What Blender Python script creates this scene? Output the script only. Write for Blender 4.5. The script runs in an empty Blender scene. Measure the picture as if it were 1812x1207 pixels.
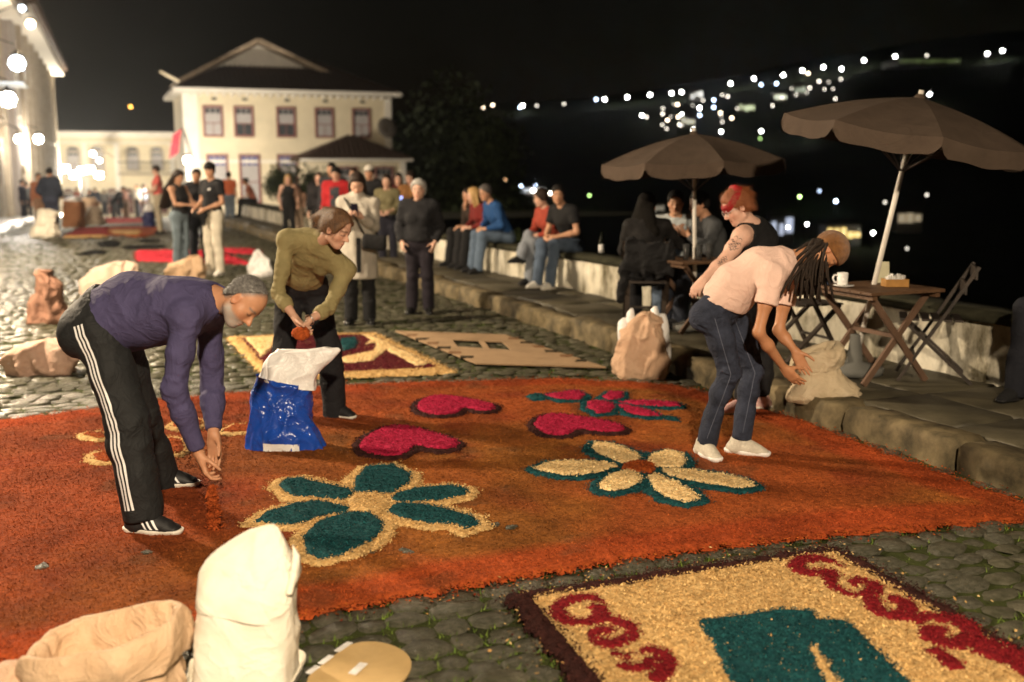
import bpy, math, time
import numpy as np
from mathutils import Vector

T0 = time.time()
RNG = np.random.default_rng(7)
SC = bpy.context.scene
COL = SC.collection

# ------------------------------------------------------------------ camera, sky, exposure
F_PX, CX, CY, HORIZON, CAM_Z = 1900.0, 906.0, 603.5, 295.0, 1.75
PITCH = math.atan((CY - HORIZON) / F_PX)
cam_data = bpy.data.cameras.new("camera")
cam = bpy.data.objects.new("camera", cam_data)
COL.objects.link(cam)
cam.location = (0, 0, CAM_Z)
cam.rotation_euler = (math.radians(90) - PITCH, 0, 0)
cam_data.sensor_width = 36.0
cam_data.lens = 36.0 * F_PX / 1812.0
cam_data.clip_start, cam_data.clip_end = 0.1, 4000
cam_data.dof.use_dof = True
cam_data.dof.focus_distance = 5.5
cam_data.dof.aperture_fstop = 1.45
SC.camera = cam

world = bpy.data.worlds.new("World")
SC.world = world
world.use_nodes = True
_wn = world.node_tree
_wn.nodes.clear()
_sky = _wn.nodes.new("ShaderNodeTexSky")
_sky.sky_type = 'NISHITA'
_sky.sun_disc = False
_sky.sun_elevation = math.radians(1.0)
_sky.sun_rotation = math.radians(200)
_bg = _wn.nodes.new("ShaderNodeBackground")
_bg.inputs["Strength"].default_value = 0.0012
_wo = _wn.nodes.new("ShaderNodeOutputWorld")
_wn.links.new(_sky.outputs[0], _bg.inputs[0])
_wn.links.new(_bg.outputs[0], _wo.inputs[0])

SC.view_settings.view_transform = 'Standard'
SC.view_settings.look = 'None'
SC.view_settings.gamma = 1.0
SC.view_settings.exposure = 0.0
SC.view_settings.use_curve_mapping = False
SC.render.engine = 'CYCLES'
SC.cycles.use_denoising = True
SC.cycles.max_bounces = 5
SC.cycles.diffuse_bounces = 2
SC.cycles.glossy_bounces = 2
SC.cycles.transmission_bounces = 4
SC.cycles.sample_clamp_indirect = 4.0
SC.cycles.caustics_reflective = False
SC.cycles.caustics_refractive = False
LAMP_GAIN = 1.0
HAZE = .0002
KEY_ASSUMED, FILL_MID, FILL_FAR, FILL_SQUARE = 7600, 5400, 4600, 14000  # powers of the unseen lamps, the first assumed, the others added

# ------------------------------------------------------------------ pixels to directions
_c, _s = math.cos(PITCH), math.sin(PITCH)
def ray(u, v):
    d = ((u - CX) / F_PX, 1.0, -(v - CY) / F_PX)
    return np.array([d[0], d[1] * _c + d[2] * _s, -d[1] * _s + d[2] * _c])
def G(u, v, z=0.0):                      # where the line of sight meets the plane z
    D = ray(u, v)
    t = (z - CAM_Z) / D[2]
    return np.array([D[0] * t, D[1] * t, z])
def P(u, v, Y):                          # where it meets the plane y = Y
    D = ray(u, v)
    t = Y / D[1]
    return np.array([D[0] * t, Y, CAM_Z + D[2] * t])
def V3(*a): return np.array(a, float)
def unit(a):
    a = np.asarray(a, float)
    return a / (np.linalg.norm(a) + 1e-12)

# ------------------------------------------------------------------ objects
def tag(o, label=None, cat=None, group=None, kind=None):
    if label: o["label"] = label
    if cat: o["category"] = cat
    if group: o["group"] = group
    if kind: o["kind"] = kind
    return o
def empty(name, loc=(0, 0, 0), rz=0.0):
    o = bpy.data.objects.new(name, None)
    o.empty_display_size = 0.1
    COL.objects.link(o)
    o.location = tuple(float(x) for x in loc)
    o.rotation_euler = (0, 0, rz)
    return o
def _mat(o):
    from mathutils import Matrix
    m = Matrix.Translation(o.location) @ o.rotation_euler.to_matrix().to_4x4()
    if o.parent is not None: m = _mat(o.parent) @ o.matrix_parent_inverse @ m
    return m
def put(name, mesh, parent=None, world_coords=True):
    o = bpy.data.objects.new(name, mesh)
    COL.objects.link(o)
    if parent is not None:
        o.parent = parent
        if world_coords: o.matrix_parent_inverse = _mat(parent).inverted()
    return o
def mesh_np(name, verts, faces, mat=None, smooth=True, cols=None, mats=None, mat_idx=None):
    """faces: (n,k) int array or list of such arrays"""
    me = bpy.data.meshes.new(name)
    verts = np.asarray(verts, np.float32)
    if not isinstance(faces, list): faces = [faces]
    faces = [np.asarray(f, np.int32) for f in faces if len(f)]
    nl = sum(f.size for f in faces); nf = sum(len(f) for f in faces)
    me.vertices.add(len(verts)); me.loops.add(nl); me.polygons.add(nf)
    me.vertices.foreach_set("co", verts.ravel())
    me.loops.foreach_set("vertex_index", np.concatenate([f.ravel() for f in faces]))
    sizes = np.concatenate([np.full(len(f), f.shape[1], np.int32) for f in faces])
    starts = np.concatenate([[0], np.cumsum(sizes)[:-1]]).astype(np.int32)
    me.polygons.foreach_set("loop_start", starts)
    me.polygons.foreach_set("loop_total", sizes)
    me.polygons.foreach_set("use_smooth", np.full(nf, smooth, bool))
    if mat is not None: me.materials.append(mat)
    if mats:
        for m in mats: me.materials.append(m)
        if mat_idx is not None: me.polygons.foreach_set("material_index", np.asarray(mat_idx, np.int32))
    if cols is not None:
        a = me.color_attributes.new("Col", 'FLOAT_COLOR', 'POINT')
        c = np.ones((len(verts), 4), np.float32); c[:, :3] = cols
        a.data.foreach_set("color", c.ravel())
    me.update(calc_edges=True)
    return me
class MB:
    """collects boxes, tubes, lofts as one mesh"""
    def __init__(self): self.v, self.f4, self.f3, self.n = [], [], [], 0
    def add(self, v, f):
        v = np.asarray(v, float); f = np.asarray(f, int)
        self.v.append(v)
        (self.f4 if f.shape[1] == 4 else self.f3).append(f + self.n)
        self.n += len(v)
        return self
    def box(self, c, size, ax=None):
        c = np.asarray(c, float); h = np.asarray(size, float) / 2
        s = np.array([[x, y, z] for x in (-1, 1) for y in (-1, 1) for z in (-1, 1)]) * h
        if ax is not None: s = s @ np.asarray(ax, float)
        return self.add(s + c, [[0, 1, 3, 2], [4, 6, 7, 5], [0, 4, 5, 1], [2, 3, 7, 6], [0, 2, 6, 4], [1, 5, 7, 3]])
    def bar(self, a, b, w, t, side=None):       # rectangular bar from a to b
        a = np.asarray(a, float); b = np.asarray(b, float)
        d = unit(b - a)
        if side is None: side = V3(0, 0, 1) if abs(d[2]) < .9 else V3(1, 0, 0)
        s = unit(np.asarray(side, float) - d * np.dot(side, d)); q = np.cross(d, s)
        return self.box((a + b) / 2, (np.linalg.norm(b - a), w, t), [d, s, q])
    def tube(self, pts, rad, n=10, closed=True):
        pts = np.asarray(pts, float); m = len(pts)
        rad = np.broadcast_to(np.asarray(rad, float), (m,))
        tn = np.gradient(pts, axis=0); tn /= np.linalg.norm(tn, axis=1)[:, None] + 1e-12
        ref = V3(0, 0, 1) if abs(tn[0][2]) < .9 else V3(1, 0, 0)
        vs = []
        s = unit(np.cross(tn[0], ref))
        for i in range(m):
            s = unit(s - tn[i] * np.dot(s, tn[i])); q = np.cross(tn[i], s)
            a = np.linspace(0, 2 * math.pi, n, endpoint=False)
            vs.append(pts[i] + rad[i] * (np.cos(a)[:, None] * s + np.sin(a)[:, None] * q))
        return self.rings(vs, caps=closed)
    def rings(self, vs, caps=True):
        n = len(vs[0]); m = len(vs)
        i = np.arange(n); j = (i + 1) % n
        f = np.concatenate([np.stack([k * n + i, k * n + j, (k + 1) * n + j, (k + 1) * n + i], 1) for k in range(m - 1)])
        V = np.concatenate(vs)
        base = self.n
        self.add(V, f)
        if caps:
            for k in (0, m - 1):
                c = V[k * n:(k + 1) * n].mean(0)
                self.v.append(c[None]); ci = self.n; self.n += 1
                a, b = (j, i) if k == 0 else (i, j)
                self.f3.append(np.stack([base + k * n + a, base + k * n + b, np.full(n, ci)], 1))
        return self
    def lathe(self, prof, c, n=16, ax=None):    # prof: (r,z) pairs
        a = np.linspace(0, 2 * math.pi, n, endpoint=False)
        c = np.asarray(c, float)
        R = np.eye(3) if ax is None else np.asarray(ax, float)
        vs = [c + np.stack([r * np.cos(a), r * np.sin(a), np.full(n, z)], 1) @ R for r, z in prof]
        return self.rings(vs, True)
    def prism(self, poly, z0, z1):              # convex or simple polygon (fan from centre)
        p = np.asarray(poly, float); n = len(p)
        lo = np.column_stack([p, np.full(n, z0)]); hi = np.column_stack([p, np.full(n, z1)])
        return self.rings([lo, hi], True)
    def mesh(self, name, mat, smooth=False):
        fs = []
        if self.f4: fs.append(np.concatenate(self.f4))
        if self.f3: fs.append(np.concatenate(self.f3))
        return mesh_np(name, np.concatenate(self.v), fs, mat, smooth)
    def put(self, name, mat, parent=None, smooth=False, local=False):
        return put(name, self.mesh(name, mat, smooth), parent, not local)
def frame_z(d, ref=(0, 0, 1)):
    z = unit(d); x = np.cross(ref, z)
    if np.linalg.norm(x) < 1e-3: x = np.cross((0, 1, 0), z)
    x = unit(x); return np.array([x, np.cross(z, x), z])
def rotz(a):
    c, s = math.cos(a), math.sin(a)
    return np.array([[c, -s, 0], [s, c, 0], [0, 0, 1.0]])

# ------------------------------------------------------------------ noise
_LAT = np.random.default_rng(3).random((32, 32, 32)).astype(np.float32)
def vnoise(p):                                  # value noise 0..1
    p = np.asarray(p, np.float32)
    i = np.floor(p).astype(np.int32); f = p - i
    f = f * f * (3 - 2 * f); i0 = i & 31; i1 = (i + 1) & 31
    x0, y0, z0 = i0[..., 0], i0[..., 1], i0[..., 2]; x1, y1, z1 = i1[..., 0], i1[..., 1], i1[..., 2]
    fx, fy, fz = f[..., 0], f[..., 1], f[..., 2]
    L = _LAT
    a = L[x0, y0, z0] * (1 - fx) + L[x1, y0, z0] * fx
    b = L[x0, y1, z0] * (1 - fx) + L[x1, y1, z0] * fx
    c = L[x0, y0, z1] * (1 - fx) + L[x1, y0, z1] * fx
    d = L[x0, y1, z1] * (1 - fx) + L[x1, y1, z1] * fx
    a = a * (1 - fy) + b * fy; c = c * (1 - fy) + d * fy
    return a * (1 - fz) + c * fz
def fnoise(p, o=3):
    p = np.asarray(p, np.float32); t = 0; a = .5
    for k in range(o):
        t = t + a * (vnoise(p * (2 ** k) + 7.3 * k) - .5); a *= .5
    return t

def crease(p, f, seed=0.):                      # sharp-edged cloth folds, about -.5..+.5
    q = np.asarray(p, np.float32) * f + seed
    w = np.stack([vnoise(q * .7 + 11.), vnoise(q * .7 + 23.), vnoise(q * .7 + 37.)], -1) - .5
    q = q + 1.5 * w
    a = 1 - np.abs(2 * vnoise(q) - 1); b = 1 - np.abs(2 * vnoise(q * 2.1 + 5.) - 1)
    return a ** 3 * .75 + b ** 3 * .35 - .45
# ------------------------------------------------------------------ materials
MATS = {}
def M(name, col, rough=.8, spec=.3, var=.12, vscale=6.0, bump=.0, bscale=60.0, metal=0.0, sheen=0.0, col2=None, emit=None, estr=0, vcol=False, coords='Object', trans=0.0, stretch=None, coat=0.0, sss=0.0, alpha=1.0, wr=0.0, wrs=9.0):
    if name in MATS: return MATS[name]
    m = bpy.data.materials.new(name); MATS[name] = m
    m.use_nodes = True
    nt = m.node_tree; nd, ln = nt.nodes, nt.links
    b = nd["Principled BSDF"]
    b.inputs["Roughness"].default_value = rough
    b.inputs["Specular IOR Level"].default_value = spec
    b.inputs["Metallic"].default_value = metal
    if sheen: b.inputs["Sheen Weight"].default_value = sheen
    if trans: b.inputs["Transmission Weight"].default_value = trans
    if coat: b.inputs["Coat Weight"].default_value = coat
    if sss:
        b.inputs["Subsurface Weight"].default_value = sss
        b.inputs["Subsurface Radius"].default_value = (.01, .004, .002)
    tc = nd.new("ShaderNodeTexCoord")
    src = tc.outputs[coords]
    if stretch:
        mp = nd.new("ShaderNodeMapping"); mp.inputs["Scale"].default_value = stretch
        ln.new(src, mp.inputs[0]); src = mp.outputs[0]
    n1 = nd.new("ShaderNodeTexNoise"); n1.inputs["Scale"].default_value = vscale
    n1.inputs["Detail"].default_value = 5; n1.inputs["Roughness"].default_value = .62
    ln.new(src, n1.inputs["Vector"])
    rmp = nd.new("ShaderNodeMapRange")
    rmp.inputs[1].default_value = .3; rmp.inputs[2].default_value = .7
    ln.new(n1.outputs["Fac"], rmp.inputs[0])
    mix = nd.new("ShaderNodeMix"); mix.data_type = 'RGBA'
    c = np.array(col, float)
    if vcol:
        at = nd.new("ShaderNodeVertexColor"); at.layer_name = "Col"
        hsv = nd.new("ShaderNodeHueSaturation")
        vr = nd.new("ShaderNodeMapRange"); vr.inputs[3].default_value = 1 - var; vr.inputs[4].default_value = 1 + var
        ln.new(rmp.outputs[0], vr.inputs[0]); ln.new(vr.outputs[0], hsv.inputs["Value"])
        ln.new(at.outputs[0], hsv.inputs["Color"]); ln.new(hsv.outputs[0], b.inputs["Base Color"])
    else:
        if col2 is None: ca, cb = c * (1 - var), np.minimum(c * (1 + var), .95)
        else: ca, cb = c, np.array(col2, float)
        mix.inputs["A"].default_value = (*ca, 1); mix.inputs["B"].default_value = (*cb, 1)
        ln.new(rmp.outputs[0], mix.inputs["Factor"]); ln.new(mix.outputs["Result"], b.inputs["Base Color"])
    if bump:
        n2 = nd.new("ShaderNodeTexNoise"); n2.inputs["Scale"].default_value = bscale; n2.inputs["Detail"].default_value = 3
        ln.new(src, n2.inputs["Vector"])
        bp = nd.new("ShaderNodeBump"); bp.inputs["Strength"].default_value = bump; bp.inputs["Distance"].default_value = .01
        ln.new(n2.outputs["Fac"], bp.inputs["Height"]); ln.new(bp.outputs[0], b.inputs["Normal"])
    if wr:                                                # soft creases of cloth
        n3 = nd.new("ShaderNodeTexNoise"); n3.inputs["Scale"].default_value = wrs; n3.inputs["Detail"].default_value = 2.5; n3.inputs["Distortion"].default_value = 1.6
        ln.new(src, n3.inputs["Vector"])
        m1 = nd.new("ShaderNodeMath"); m1.operation = 'SUBTRACT'; m1.inputs[1].default_value = .5; ln.new(n3.outputs["Fac"], m1.inputs[0])
        m2 = nd.new("ShaderNodeMath"); m2.operation = 'ABSOLUTE'; ln.new(m1.outputs[0], m2.inputs[0])
        m3 = nd.new("ShaderNodeMath"); m3.operation = 'POWER'; m3.inputs[1].default_value = .6; ln.new(m2.outputs[0], m3.inputs[0])
        b3 = nd.new("ShaderNodeBump"); b3.inputs["Strength"].default_value = wr; b3.inputs["Distance"].default_value = .03; b3.invert = True
        ln.new(m3.outputs[0], b3.inputs["Height"])
        if bump: ln.new(bp.outputs[0], b3.inputs["Normal"])
        ln.new(b3.outputs[0], b.inputs["Normal"])
    if emit is not None:
        b.inputs["Emission Color"].default_value = (*emit, 1); b.inputs["Emission Strength"].default_value = estr
    if alpha < 1: b.inputs["Alpha"].default_value = alpha
    return m
# ------------------------------------------------------------------ implicit surfaces (bodies, clothes, sacks)
def rc(a, b, r1, r2, k=.02, op=1):
    a = np.asarray(a, float); b = np.asarray(b, float); ba = b - a; L2 = float(ba @ ba) + 1e-9
    r = max(r1, r2)
    def fn(X, Y, Z):
        px, py, pz = X - a[0], Y - a[1], Z - a[2]
        h = np.clip((px * ba[0] + py * ba[1] + pz * ba[2]) / L2, 0, 1)
        dx, dy, dz = px - h * ba[0], py - h * ba[1], pz - h * ba[2]
        return np.sqrt(dx * dx + dy * dy + dz * dz) - (r1 + (r2 - r1) * h)
    return (np.minimum(a, b) - r, np.maximum(a, b) + r, fn, k, op)
def seg(a, b, lat, w1, d1, w2, d2, k=.04, op=1):
    a = np.asarray(a, float); b = np.asarray(b, float); ba = b - a; L2 = float(ba @ ba) + 1e-9
    ax = unit(ba); l = unit(np.asarray(lat, float) - ax * np.dot(lat, ax)); f = np.cross(ax, l)
    r = max(w1, d1, w2, d2)
    def fn(X, Y, Z):
        px, py, pz = X - a[0], Y - a[1], Z - a[2]
        h = np.clip((px * ba[0] + py * ba[1] + pz * ba[2]) / L2, 0, 1)
        dx, dy, dz = px - h * ba[0], py - h * ba[1], pz - h * ba[2]
        w = w1 + (w2 - w1) * h; d = d1 + (d2 - d1) * h; m = np.minimum(w, d)
        q = np.sqrt(((dx * l[0] + dy * l[1] + dz * l[2]) / w) ** 2 + ((dx * f[0] + dy * f[1] + dz * f[2]) / d) ** 2
                    + ((dx * ax[0] + dy * ax[1] + dz * ax[2]) / m) ** 2)
        return (q - 1) * m
    return (np.minimum(a, b) - r, np.maximum(a, b) + r, fn, k, op)
def ell(c, R, rad, k=.015, op=1):
    c = np.asarray(c, float); R = np.asarray(R, float); rad = np.asarray(rad, float); r = rad.max(); m = rad.min()
    def fn(X, Y, Z):
        px, py, pz = X - c[0], Y - c[1], Z - c[2]
        q0 = 0; q1 = 0
        for i in range(3):
            t = (px * R[i, 0] + py * R[i, 1] + pz * R[i, 2]) / rad[i]
            q0 = q0 + t * t; q1 = q1 + (t / rad[i]) ** 2
        k0 = np.sqrt(q0); k1 = np.sqrt(q1) + 1e-9
        return np.where(k0 < .3, -m * (1 - k0), k0 * (k0 - 1) / k1)
    return (c - r, c + r, fn, k, op)
def smin(a, b, k):
    h = np.clip(.5 + .5 * (b - a) / k, 0, 1)
    return b + (a - b) * h - k * h * (1 - h)
FARD = np.float32(.5)
def group_field(g, lo, h, shape, disp=None):
    """evaluates one group on the grid; returns (slices, values)"""
    kk = max(p[3] for p in g['prims']); pad = kk + 4 * h
    adds = [p for p in g['prims'] if p[4] == 1]
    glo = np.min([p[0] for p in adds], 0) - pad; ghi = np.max([p[1] for p in adds], 0) + pad
    i0 = np.clip(np.floor((glo - lo) / h).astype(int), 0, np.array(shape) - 1)
    i1 = np.clip(np.ceil((ghi - lo) / h).astype(int) + 1, 1, shape)
    V = np.full(i1 - i0, FARD, np.float32)
    for plo, phi, fn, k, op in g['prims']:
        pd = k + 4 * h
        a = np.clip(np.floor((plo - pd - lo) / h).astype(int), i0, i1); b = np.clip(np.ceil((phi + pd - lo) / h).astype(int) + 1, i0, i1)
        if np.any(b <= a): continue
        X = (lo[0] + h * np.arange(a[0], b[0])).astype(np.float32)[:, None, None]
        Y = (lo[1] + h * np.arange(a[1], b[1])).astype(np.float32)[None, :, None]
        Z = (lo[2] + h * np.arange(a[2], b[2])).astype(np.float32)[None, None, :]
        d = fn(X, Y, Z)
        sl = tuple(slice(a[i] - i0[i], b[i] - i0[i]) for i in range(3))
        if op == 1: V[sl] = smin(V[sl], d, k)
        else: V[sl] = -smin(-V[sl], d, k)
    if disp is not None:                                # folds first, then the clean cut of hem and cuff
        m = np.abs(V) < .03
        V[m] += disp((np.argwhere(m) + i0) * h + lo).astype(np.float32)
    for p0, n in g.get('cuts', []):
        X = (lo[0] + h * np.arange(i0[0], i1[0])).astype(np.float32)[:, None, None]
        Y = (lo[1] + h * np.arange(i0[1], i1[1])).astype(np.float32)[None, :, None]
        Z = (lo[2] + h * np.arange(i0[2], i1[2])).astype(np.float32)[None, None, :]
        n = unit(n)
        V = np.maximum(V, ((X - p0[0]) * n[0] + (Y - p0[1]) * n[1] + (Z - p0[2]) * n[2]).astype(np.float32))
    return tuple(slice(i0[i], i1[i]) for i in range(3)), V
def surface_nets(V, lo, h):
    ins = V < 0
    n = np.zeros(np.array(V.shape) - 1, np.int8)
    C = [(i, j, k) for i in (0, 1) for j in (0, 1) for k in (0, 1)]
    sh = V.shape
    for i, j, k in C: n += ins[i:sh[0] - 1 + i, j:sh[1] - 1 + j, k:sh[2] - 1 + k]
    act = (n > 0) & (n < 8)
    idx = np.argwhere(act)
    if len(idx) == 0: return np.zeros((0, 3)), np.zeros((0, 4), int)
    ids = np.full(act.shape, -1, np.int32); ids[act] = np.arange(len(idx))
    cv = [V[idx[:, 0] + i, idx[:, 1] + j, idx[:, 2] + k] for i, j, k in C]
    acc = np.zeros((len(idx), 3), np.float32); cnt = np.zeros(len(idx), np.float32)
    for a in range(8):
        for b in range(a + 1, 8):
            if sum(abs(C[a][q] - C[b][q]) for q in range(3)) != 1: continue
            m = (cv[a] < 0) != (cv[b] < 0)
            t = np.where(m, cv[a] / np.where(m, cv[a] - cv[b], 1), 0)
            pa, pb = np.array(C[a], np.float32), np.array(C[b], np.float32)
            acc += m[:, None] * (pa + t[:, None] * (pb - pa)); cnt += m
    verts = (idx + acc / cnt[:, None]) * h + lo
    F = []
    for ax in range(3):
        u, w = (ax + 1) % 3, (ax + 2) % 3
        s0 = [slice(None)] * 3; s1 = [slice(None)] * 3
        s0[ax] = slice(0, sh[ax] - 1); s1[ax] = slice(1, sh[ax])
        for q in (u, w): s0[q] = slice(1, sh[q] - 1); s1[q] = slice(1, sh[q] - 1)
        A, B = ins[tuple(s0)], ins[tuple(s1)]
        e = np.argwhere(A != B)
        if len(e) == 0: continue
        flip = B[tuple(e.T)]
        for q in (u, w): e[:, q] += 1
        def cid(du, dw):
            c = e.copy(); c[:, u] -= du; c[:, w] -= dw
            return ids[c[:, 0], c[:, 1], c[:, 2]]
        q = np.stack([cid(1, 1), cid(0, 1), cid(0, 0), cid(1, 0)], 1)
        q[flip] = q[flip][:, ::-1]
        F.append(q)
    return verts, np.concatenate(F)
def isomesh(name, groups, h, mat, parent=None, disp=None, colfn=None, smooth_it=0, gk=.025):
    """groups of primitives blended into one closed surface; disp(points)->added distance"""
    adds = [p for g in groups for p in g['prims'] if p[4] == 1]
    lo = np.min([p[0] for p in adds], 0) - 5 * h; hi = np.max([p[1] for p in adds], 0) + 5 * h
    shape = np.ceil((hi - lo) / h).astype(int) + 1
    V = np.full(shape, FARD, np.float32)
    for g in groups:
        sl, W = group_field(g, lo, h, shape, disp)
        k = g.get('k', gk)
        V[sl] = np.minimum(V[sl], W) if k <= 0 else smin(V[sl], W, k)
    verts, faces = surface_nets(V, lo, h)
    for _ in range(smooth_it):
        acc = np.zeros_like(verts); cnt = np.zeros(len(verts))
        for a in range(4):
            b = (a + 1) % 4
            np.add.at(acc, faces[:, a], verts[faces[:, b]]); np.add.at(cnt, faces[:, a], 1)
        verts = .5 * verts + .5 * acc / np.maximum(cnt, 1)[:, None]
    cols = colfn(verts) if colfn else None
    me = mesh_np(name, verts, faces, mat, True, cols)
    return put(name, me, parent)

from mathutils.bvhtree import BVHTree
def tree_of(o):
    me = o.data; n = len(me.vertices)
    v = np.empty(n * 3, np.float32); me.vertices.foreach_get("co", v)
    return BVHTree.FromPolygons(v.reshape(-1, 3).tolist(), [tuple(p.vertices) for p in me.polygons])
def child(root, name):
    for c in root.children:
        if c.name.split('.')[0] == name: return c
def ribbon_on(tree, centers, dirs, sides, width, mat, parent, name, off=.003):
    """a strip of cloth laid on a surface: rays from outside along -dirs"""
    rows = []
    for c, d, s in zip(centers, dirs, sides):
        row = []
        for t in (-.5, 0, .5):
            o = np.asarray(c) + np.asarray(s) * t * width + np.asarray(d) * .4
            h, n, i, q = tree.ray_cast(Vector(o), Vector(-np.asarray(d)), .8)
            if h is None: row = None; break
            row.append(np.array(h) + np.asarray(d) * off)
        if row: rows.append(row)
    m = len(rows)
    if m < 2: return
    top_ = np.array(rows).reshape(-1, 3)
    f = [[i * 3 + j, i * 3 + j + 1, (i + 1) * 3 + j + 1, (i + 1) * 3 + j] for i in range(m - 1) for j in range(2)]
    me = mesh_np(name, top_, np.array(f), mat, True)
    return put(name, me, parent)

# ------------------------------------------------------------------ people
def ik(a, c, l1, l2, pole):
    a = np.asarray(a, float); c = np.asarray(c, float)
    d = np.linalg.norm(c - a); ax = unit(c - a)
    if d >= l1 + l2: return a + ax * d * l1 / (l1 + l2)
    x = (l1 * l1 - l2 * l2 + d * d) / (2 * d); y = math.sqrt(max(l1 * l1 - x * x, 0))
    pl = np.asarray(pole, float); pl = unit(pl - ax * np.dot(pl, ax))
    return a + ax * x + pl * y
def lerp(a, b, t): return np.asarray(a) * (1 - t) + np.asarray(b) * t

def head_frame(J):
    f = unit(J['hF']); u = unit(np.asarray(J['hU'], float) - f * np.dot(J['hU'], f)); r = np.cross(f, u)
    return np.array([r, f, u])                      # rows: right, forward, up
def head_prims(J, s=1.0, nose=1.0, jaw=1.0):
    R = head_frame(J); H = J['H']
    def q(x, y, z): return H + (x * R[0] + y * R[1] + z * R[2]) * s
    E = lambda c, rad, k=.012, op=1: ell(q(*c), R, np.array(rad) * s, k, op)
    C = lambda a, b, r1, r2, k=.01, op=1: rc(q(*a), q(*b), r1 * s, r2 * s, k, op)
    p = [E((0, -.010, .032), (.0745, .096, .086), .02), E((0, .026, -.040), (.058 * jaw, .060, .074), .03),
         E((0, .052, -.098), (.026 * jaw, .024, .018), .025), C((-.038, .040, -.03), (.038, .040, -.03), .03, .03, .02),
         C((-.048 * jaw, -.005, -.07), (0, .05, -.095), .016, .018, .03), C((.048 * jaw, -.005, -.07), (0, .05, -.095), .016, .018, .03),
         C((-.034, .072, .016), (.034, .072, .016), .013, .013, .014)]
    for sx in (-1, 1):
        p.append(E((sx * .031, .094, -.004), (.016, .013, .011), .012, -1))
        p.append(E((sx * .031, .072, -.005), (.015, .0125, .0115), .004))
    p += [C((0, .080, .006), (0, .080 + .026 * nose, -.036), .007, .011, .010), C((-.012, .090, -.040), (.012, .090, -.040), .0085, .0085, .008),
          E((0, .082, -.066), (.023, .011, .0055), .006), E((0, .080, -.0765), (.019, .0105, .006), .005),
          E((0, .089, -.0712), (.026, .010, .0012), .003, -1)]
    for sx in (-1, 1):
        p += [E((sx * .076, -.006, -.010), (.009, .020, .032), .010), E((sx * .084, -.002, -.008), (.006, .010, .018), .006, -1)]
    return p
def hand_prims(w, D, N, side, curl=.5, spread=.06, s=1.0, thumb=.7, simple=False, r=1.0):
    """w wrist, D along the fingers, N the way the palm faces, side +1/-1 which side the thumb is on (along D x N)"""
    D = unit(D); N = unit(np.asarray(N, float) - D * np.dot(N, D)); S = np.cross(D, N) * side
    def q(x, y, z): return w + (x * D + y * S + z * N) * s
    p = []
    if simple:
        return [rc(q(0, 0, 0), q(.07, 0, .0), .026 * s, .034 * s, .02), rc(q(.08, 0, 0), q(.15, 0, .03), .03 * s, .02 * s, .02),
                rc(q(.03, .025, .01), q(.09, .055, .03), .016 * s, .012 * s, .012)]
    ks = [.028, .0095, -.0095, -.027]; ln = [.072, .080, .074, .058]; kx = [.092, .096, .092, .084]
    p.append(seg(q(.0, 0, 0), q(.045, 0, 0), S, .028 * s, .020 * s, .038 * s, .017 * s, .015))
    c = curl if hasattr(curl, '__len__') else [curl] * 4
    for i in range(4):
        p.append(rc(q(.02, ks[i] * .6, 0), q(kx[i], ks[i], 0), .013 * s, .0115 * s, .014))
        a = c[i] * .8; pos = np.array([kx[i], ks[i], 0.]); ln3 = np.array([.46, .31, .23]) * ln[i]
        yaw = spread * (1.5 - i)
        for t in range(3):
            d = np.array([math.cos(a) * math.cos(yaw), math.cos(a) * math.sin(yaw), math.sin(a)])
            nx = pos + d * ln3[t]
            p.append(rc(q(*pos), q(*nx), (.0092 - .0008 * t) * s * r, (.0086 - .0010 * t) * s * r, .004))
            pos = nx; a += c[i] * (1.1 if t == 0 else .7)
    th = [np.array([.018, .020, .006])]
    d = unit([.62, .72 * (1 - .35 * thumb), .25 + .45 * thumb])
    for L in (.040, .034, .028):
        th.append(th[-1] + d * L); d = unit(d + np.array([.30, -.32 * thumb, .10]))
    for t in range(3):
        p.append(rc(q(*th[t]), q(*th[t + 1]), (.0145, .0105, .0095)[t] * s, (.0105, .0098, .0075)[t] * s, .010 if t == 0 else .004))
    return p
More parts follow.
